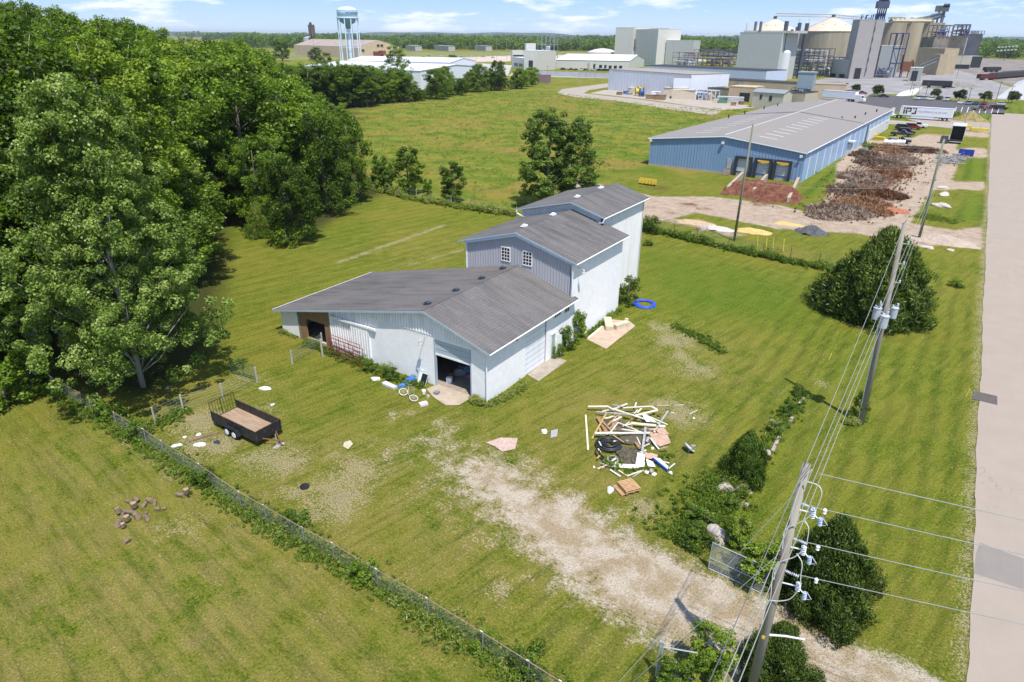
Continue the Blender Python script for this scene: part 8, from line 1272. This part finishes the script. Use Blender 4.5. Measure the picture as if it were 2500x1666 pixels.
# poles and lamps in the distance
def farpole(q,tp,label,r=.18,arm=1.2,lamp=False,name='utility_pole',grp='distant utility poles',mat_=None):
    P=G(*q); h=HZ(*tp,P); t=thing(name,label,'lamp' if lamp else 'utility pole',P,group=grp); d=MB(); d.tube([P,(P[0],P[1],h)],[r,r*.7],6); d.build('pole_shaft',mat_ or M('pale_pole',(.33,.31,.28),.9),t)
    if arm: d=MB(); d.tube([(P[0]-arm,P[1],h-.5),(P[0]+arm,P[1],h-.5)],r*.6,4); d.build('lamp_head' if lamp else 'crossarm',mat_ or MATS['pale_pole'],t)
for q,tp,lab in [((776,247),(770,195),'leaning grey pole rising from the hedgerow undergrowth'),((884,260),(880,170),'pole in the hedgerow below the water tower'),((992,249),(990,188),'tall pole in the hedgerow before the tallest tree'),((1083,240),(1081,182),'pole with a crossarm right of the hedgerow gap'),((1336,206),(1335,160),'pole beside the purple board'),((1413,210),(1414,170),'pole in front of the pale screen fence, left'),((1430,204),(1431,166),'pole in front of the pale screen fence, middle'),((1451,204),(1453,155),'lamp pole in front of the pale screen fence, right'),((1163,150),(1163,95),'tall bare pole on the dirt field, left'),((1213,150),(1213,94),'tall bare pole on the dirt field, middle'),((1237,148),(1238,102),'tall bare pole on the dirt field, right'),((1415,130),(1417,101),'bare pole behind the white roof'),((981,130),(981,97),'pole right of the tan warehouse'),((770,150),(767,70),'pole in front of the tan warehouse')]: farpole(q,tp,lab)
for q,tp,lab in [((2225,238),(2232,205),'dark lamp post at the left of the lot'),((2240,238),(2246,214),'short lamp post beside the tall one'),((2258,240),(2268,201),'tall lamp post behind the white pickup'),((2222,225),(2240,166),'double lamp post before the garage door'),((2362,252),(2372,214),'lamp post among the parked cars'),((2430,252),(2442,198),'tall lamp post at the right of the lot'),((2460,255),(2473,208),'pale lamp post at the right edge'),((2335,192),(2370,130),'thin mast before the cream shed')]: farpole(q,tp,lab,.14,.9,True,'lamp_post','lamp posts round the parking lot',M('dark_post',(.10,.10,.11),.6))
P=G(2355,305); farpole((2352,315),(2362,262),'pale wooden pole by the straw coloured heap',.16,0)
t=thing('floodlights','bank of stadium floodlights in front of the dark woods','lights',G(2450,150)); P=G(2450,150); zz=HZ(2453,116,P); d=MB(); d.tube([P,(P[0],P[1],zz)],.3,5); d.build('mast',STD,t)
for r_ in range(2):
    for k in range(6): d=MB(); d.obox((P[0]-9+k*3.6,P[1],zz-r_*4+k*.3),(2.4,1,1.2),0); d.build('lamp_head',PWT,t)
# small trees and hedge before the woods on the right
# ---- left: tan warehouse, grain leg, white factory, water tower
PL,PC,PR=G(720,135),G(878,143),G(976,142); hE=HZ(720,115,PL)
t=thing('warehouse','huge tan metal warehouse with a low grey brown roof beyond the white factory','warehouse',PL); hC=HZ(878,118,PC); hR=HZ(975,113,PR); apex=(PC+PR)/2; hA=HZ(913,99,apex); d=MB(); he=(hC+hR)/2
bk=PL+(PR-PC); mid=(PL+bk)/2; v3=lambda p,z:(p[0],p[1],z)
d.add([v3(PL,0),v3(PC,0),v3(PR,0),v3(bk,0),v3(PL,he),v3(PC,he),v3(PR,he),v3(bk,he),v3(apex,hA),v3(mid,hA)],[(0,1,5,4),(1,2,6,8,5),(2,3,7,6),(3,0,4,9,7)]); d.build('wall',TAN,t); d=MB(); d.slab([v3(PL,he+.3),v3(PC,he+.3),v3(apex,hA+.3),v3(mid,hA+.3)],.4); d.slab([v3(mid,hA+.3),v3(apex,hA+.3),v3(PR,he+.3),v3(bk,he+.3)],.4); d.build('roof',TANR,t)
for f_,z_ in ((.48,.72),(.57,.72),(.1,.45)): p=PC+(PR-PC)*f_; d=MB(); d.obox((p[0],p[1]-.2,hA*z_),(3,1,2.2),math.atan2(PR[1]-PC[1],PR[0]-PC[0])); d.build('wall_vent',WNB,t)
c=G(925,148); t=thing('rusty_machine','rusty red machine on a platform before the tan warehouse','machine',c); d=MB(); d.obox(c+np.array([0,0,6.5]),(10,6,5.)); d.obox(c+np.array([6,0,8]),(6,5,4)); d.build('hopper',M('rust_red',(.22,.07,.045),.8,.2),t); d=MB(); d.obox(c+np.array([0,0,4.]),(22,8,.6)); d.build('platform',PWT,t); d=MB(); 
for x_ in (-9,-3,3,9): d.tube([c+np.array([x_,-3,0]),c+np.array([x_,-3,4])],.5,5)
d.build('support_leg',M('rust_red2',(.16,.06,.05),.8),t)
P=G(766,132); h=HZ(764,55,P); t=thing('grain_elevator','thin dark grain leg tower with sloping spouts','tower',P); d=MB(); d.tube([P,(P[0],P[1],h)],2.0,5); d.tube([P+np.array([4,0,0]),(P[0]+4,P[1],h-8)],.9,5); d.build('leg_casing',STD,t); d=MB(); d.obox(P+np.array([1,0,h-10]),(8,5,14)); d.obox(P+np.array([-3,0,h-22]),(4,4,6)); d.build('head_platform',M('brown_steel',(.12,.09,.08),.8),t)
for dx,zz in ((-13,h-52),(26,h-48)): d=MB(); d.tube([P+np.array([0,0,h-28]),P+np.array([dx,0,zz])],.7,5); d.build('spout',PWT,t)
d=MB(); P=G(757,130); d.lathe([(7.5,0),(7.5,HZ(757,93,P)),(2,HZ(757,89,P))],(P[0],P[1],0),16); tag(d.build('silo',GALV),'small grey silo left of the grain leg','silo')
# water tower
P=G(858,152); P=np.array([P[0],P[1],0.]); D_=math.hypot(P[0],P[1]); zt_,zs,zb,zbot=HZ(848,16,P),HZ(848,27,P),HZ(848,43,P),HZ(849,60,P); rad=21.8/F_PX*math.sqrt(D_**2)*1.0; t=thing('water_tower','pale blue town water tower on many slender legs','water tower',P)
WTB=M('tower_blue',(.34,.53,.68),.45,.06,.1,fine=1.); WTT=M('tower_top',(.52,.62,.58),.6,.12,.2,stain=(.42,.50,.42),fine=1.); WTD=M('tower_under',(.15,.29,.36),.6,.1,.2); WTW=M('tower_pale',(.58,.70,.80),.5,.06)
d=MB(); d.lathe([(rad,zb),(rad*1.0,zs-(zs-zb)*.12),(rad*.99,zs)],tuple(P),48); d.build('tank',WTB,t,smooth=True); d=MB(); pr=[]
for k in range(9): a=k/8*math.pi/2; pr.append((rad*math.cos(a)*.99+.05,zs+.02+(zt_-zs)*math.sin(a)))
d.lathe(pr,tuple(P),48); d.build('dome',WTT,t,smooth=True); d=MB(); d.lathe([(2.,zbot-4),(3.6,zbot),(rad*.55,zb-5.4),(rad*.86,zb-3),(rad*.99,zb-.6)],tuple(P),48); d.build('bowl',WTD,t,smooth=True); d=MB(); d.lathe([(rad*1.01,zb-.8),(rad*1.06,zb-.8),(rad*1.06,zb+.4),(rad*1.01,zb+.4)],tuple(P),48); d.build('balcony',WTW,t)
d=MB(); d.tube([P,(P[0],P[1],zbot-2)],1.7,12); d.build('riser_pipe',WTW,t)
for k in range(10):
    a=k*2*math.pi/10+.15; tp=(P[0]+rad*.98*math.cos(a),P[1]+rad*.98*math.sin(a),zb-.3); bt=(P[0]+rad*1.0*math.cos(a),P[1]+rad*1.0*math.sin(a),0); d=MB(); d.tube([bt,tp],.52,8); d.build('leg',WTW,t)
for f_ in (.33,.66):
    for k in range(10): a=k*2*math.pi/10+.15; a2=a+2*math.pi/10; d=MB(); d.tube([(P[0]+rad*math.cos(a),P[1]+rad*math.sin(a),zb*f_),(P[0]+rad*math.cos(a2),P[1]+rad*math.sin(a2),zb*f_)],.16,4); d.build('cross_strut',WTW,t)
v,f=textmesh('MORRISTOWN',3.6); va=math.atan2(-P[1],-P[0]); n_=v.shape[0]; wd_=v[:,0].max(); 
ang=va-.16+(v[:,0]/(rad*1.03)); v=np.stack([P[0]+rad*1.015*np.cos(ang),P[1]+rad*1.015*np.sin(ang),v[:,1]+zb+2.6],1); d=MB(); d.add(v,f); d.build('lettering',M('tower_lettering',(.05,.07,.10),.5),t)
# white factory behind the hedgerow
bld('factory_building','white roofed factory behind the hedgerow, main hall',(745,205),(1028,222),(745,163),60,M('white_hall_wall',(.66,.69,.74),.5,.06),WRF,'x',2.,h=9.5); bld('factory_building','white factory end wall right of the tallest hedgerow tree',(1030,212),(1060,208),(1030,167),18,M('bright_white_wall',(.70,.73,.80),.5,.05),WRF,'flat'); bld('factory_building','long white factory hall farther back below the water tower',(850,175),(1100,182),(850,152),45,MATS['white_hall_wall'],WRF,'x',2.5,h=8.)
for k,(a,b_) in enumerate((((1126,186),(1158,188)),((1096,192),(1124,194)),((1134,192),(1156,193)))):
    P0,P1=G(*a),G(*b_); v_=P1-P0; c=(P0+P1)/2; d=MB(); d.obox(c+np.array([0,0,2.8]),(16.,2.6,3.2),math.atan2(v_[1],v_[0])); 
    for s_ in (-6,5,6.4): e=v_/np.linalg.norm(v_)*s_; d.obox(c+e+np.array([0,0,.6]),(1.,2.4,1.1),math.atan2(v_[1],v_[0]))
    tag(d.build('semi_trailer',[M('trailer_red',(.36,.02,.03),.5),M('trailer_white',(.74,.76,.80),.4),MATS['trailer_white']][k]),['red semi trailer left of the dark hedgerow pair','white semi trailer left of the red one','white semi trailer in front of the red one'][k],'trailer')
rg=R(70)
for k in range(9): 
    P=G(1000+k*26+rg.uniform(-8,8),139+rg.uniform(-1,4)); car(f'tiny vehicle on the pale dirt field, {ordn(k+1)} from the left',P,rg.uniform(0,3),['suv','pickup','sedan'][k%3],[(.6,.6,.6),(.1,.1,.12),(.05,.08,.15)][k%3],'vehicles on the far dirt field',False)
for u,L_ in ((1010,70),(1085,90),(1180,60)): c=G(u,124); d=MB(); d.obox(c+np.array([0,0,4]),(L_,12,8),-.6); d.obox(c+np.array([0,0,8.2]),(L_+1,13,.5),-.6); tag(d.build('far_shed',M('far_shed_grey',(.40,.38,.37),.8)),{1010:'long grey shed before the far woods, left one',1085:'long grey shed before the far woods, middle one',1180:'pale shed before the far woods, right one'}[u],'shed')
# ---------------- air ----------------
hz=MB(); hz.box(-13000,8500,-2500,15500,-1.,75.); ho=hz.build('haze',[]); ho['kind']='stuff'
hm_=bpy.data.materials.new('haze_air'); hm_.use_nodes=True; nt=hm_.node_tree; nt.nodes.clear(); o=N(nt,'ShaderNodeOutputMaterial'); pv=N(nt,'ShaderNodeVolumePrincipled',i={'Density':.00006,'Anisotropy':.2}); pv.inputs['Color'].default_value=(.80,.88,1.,1); LK(nt,pv.outputs[0],o.inputs['Volume']); ho.data.materials.append(hm_)
SC.cycles.volume_bounces=0
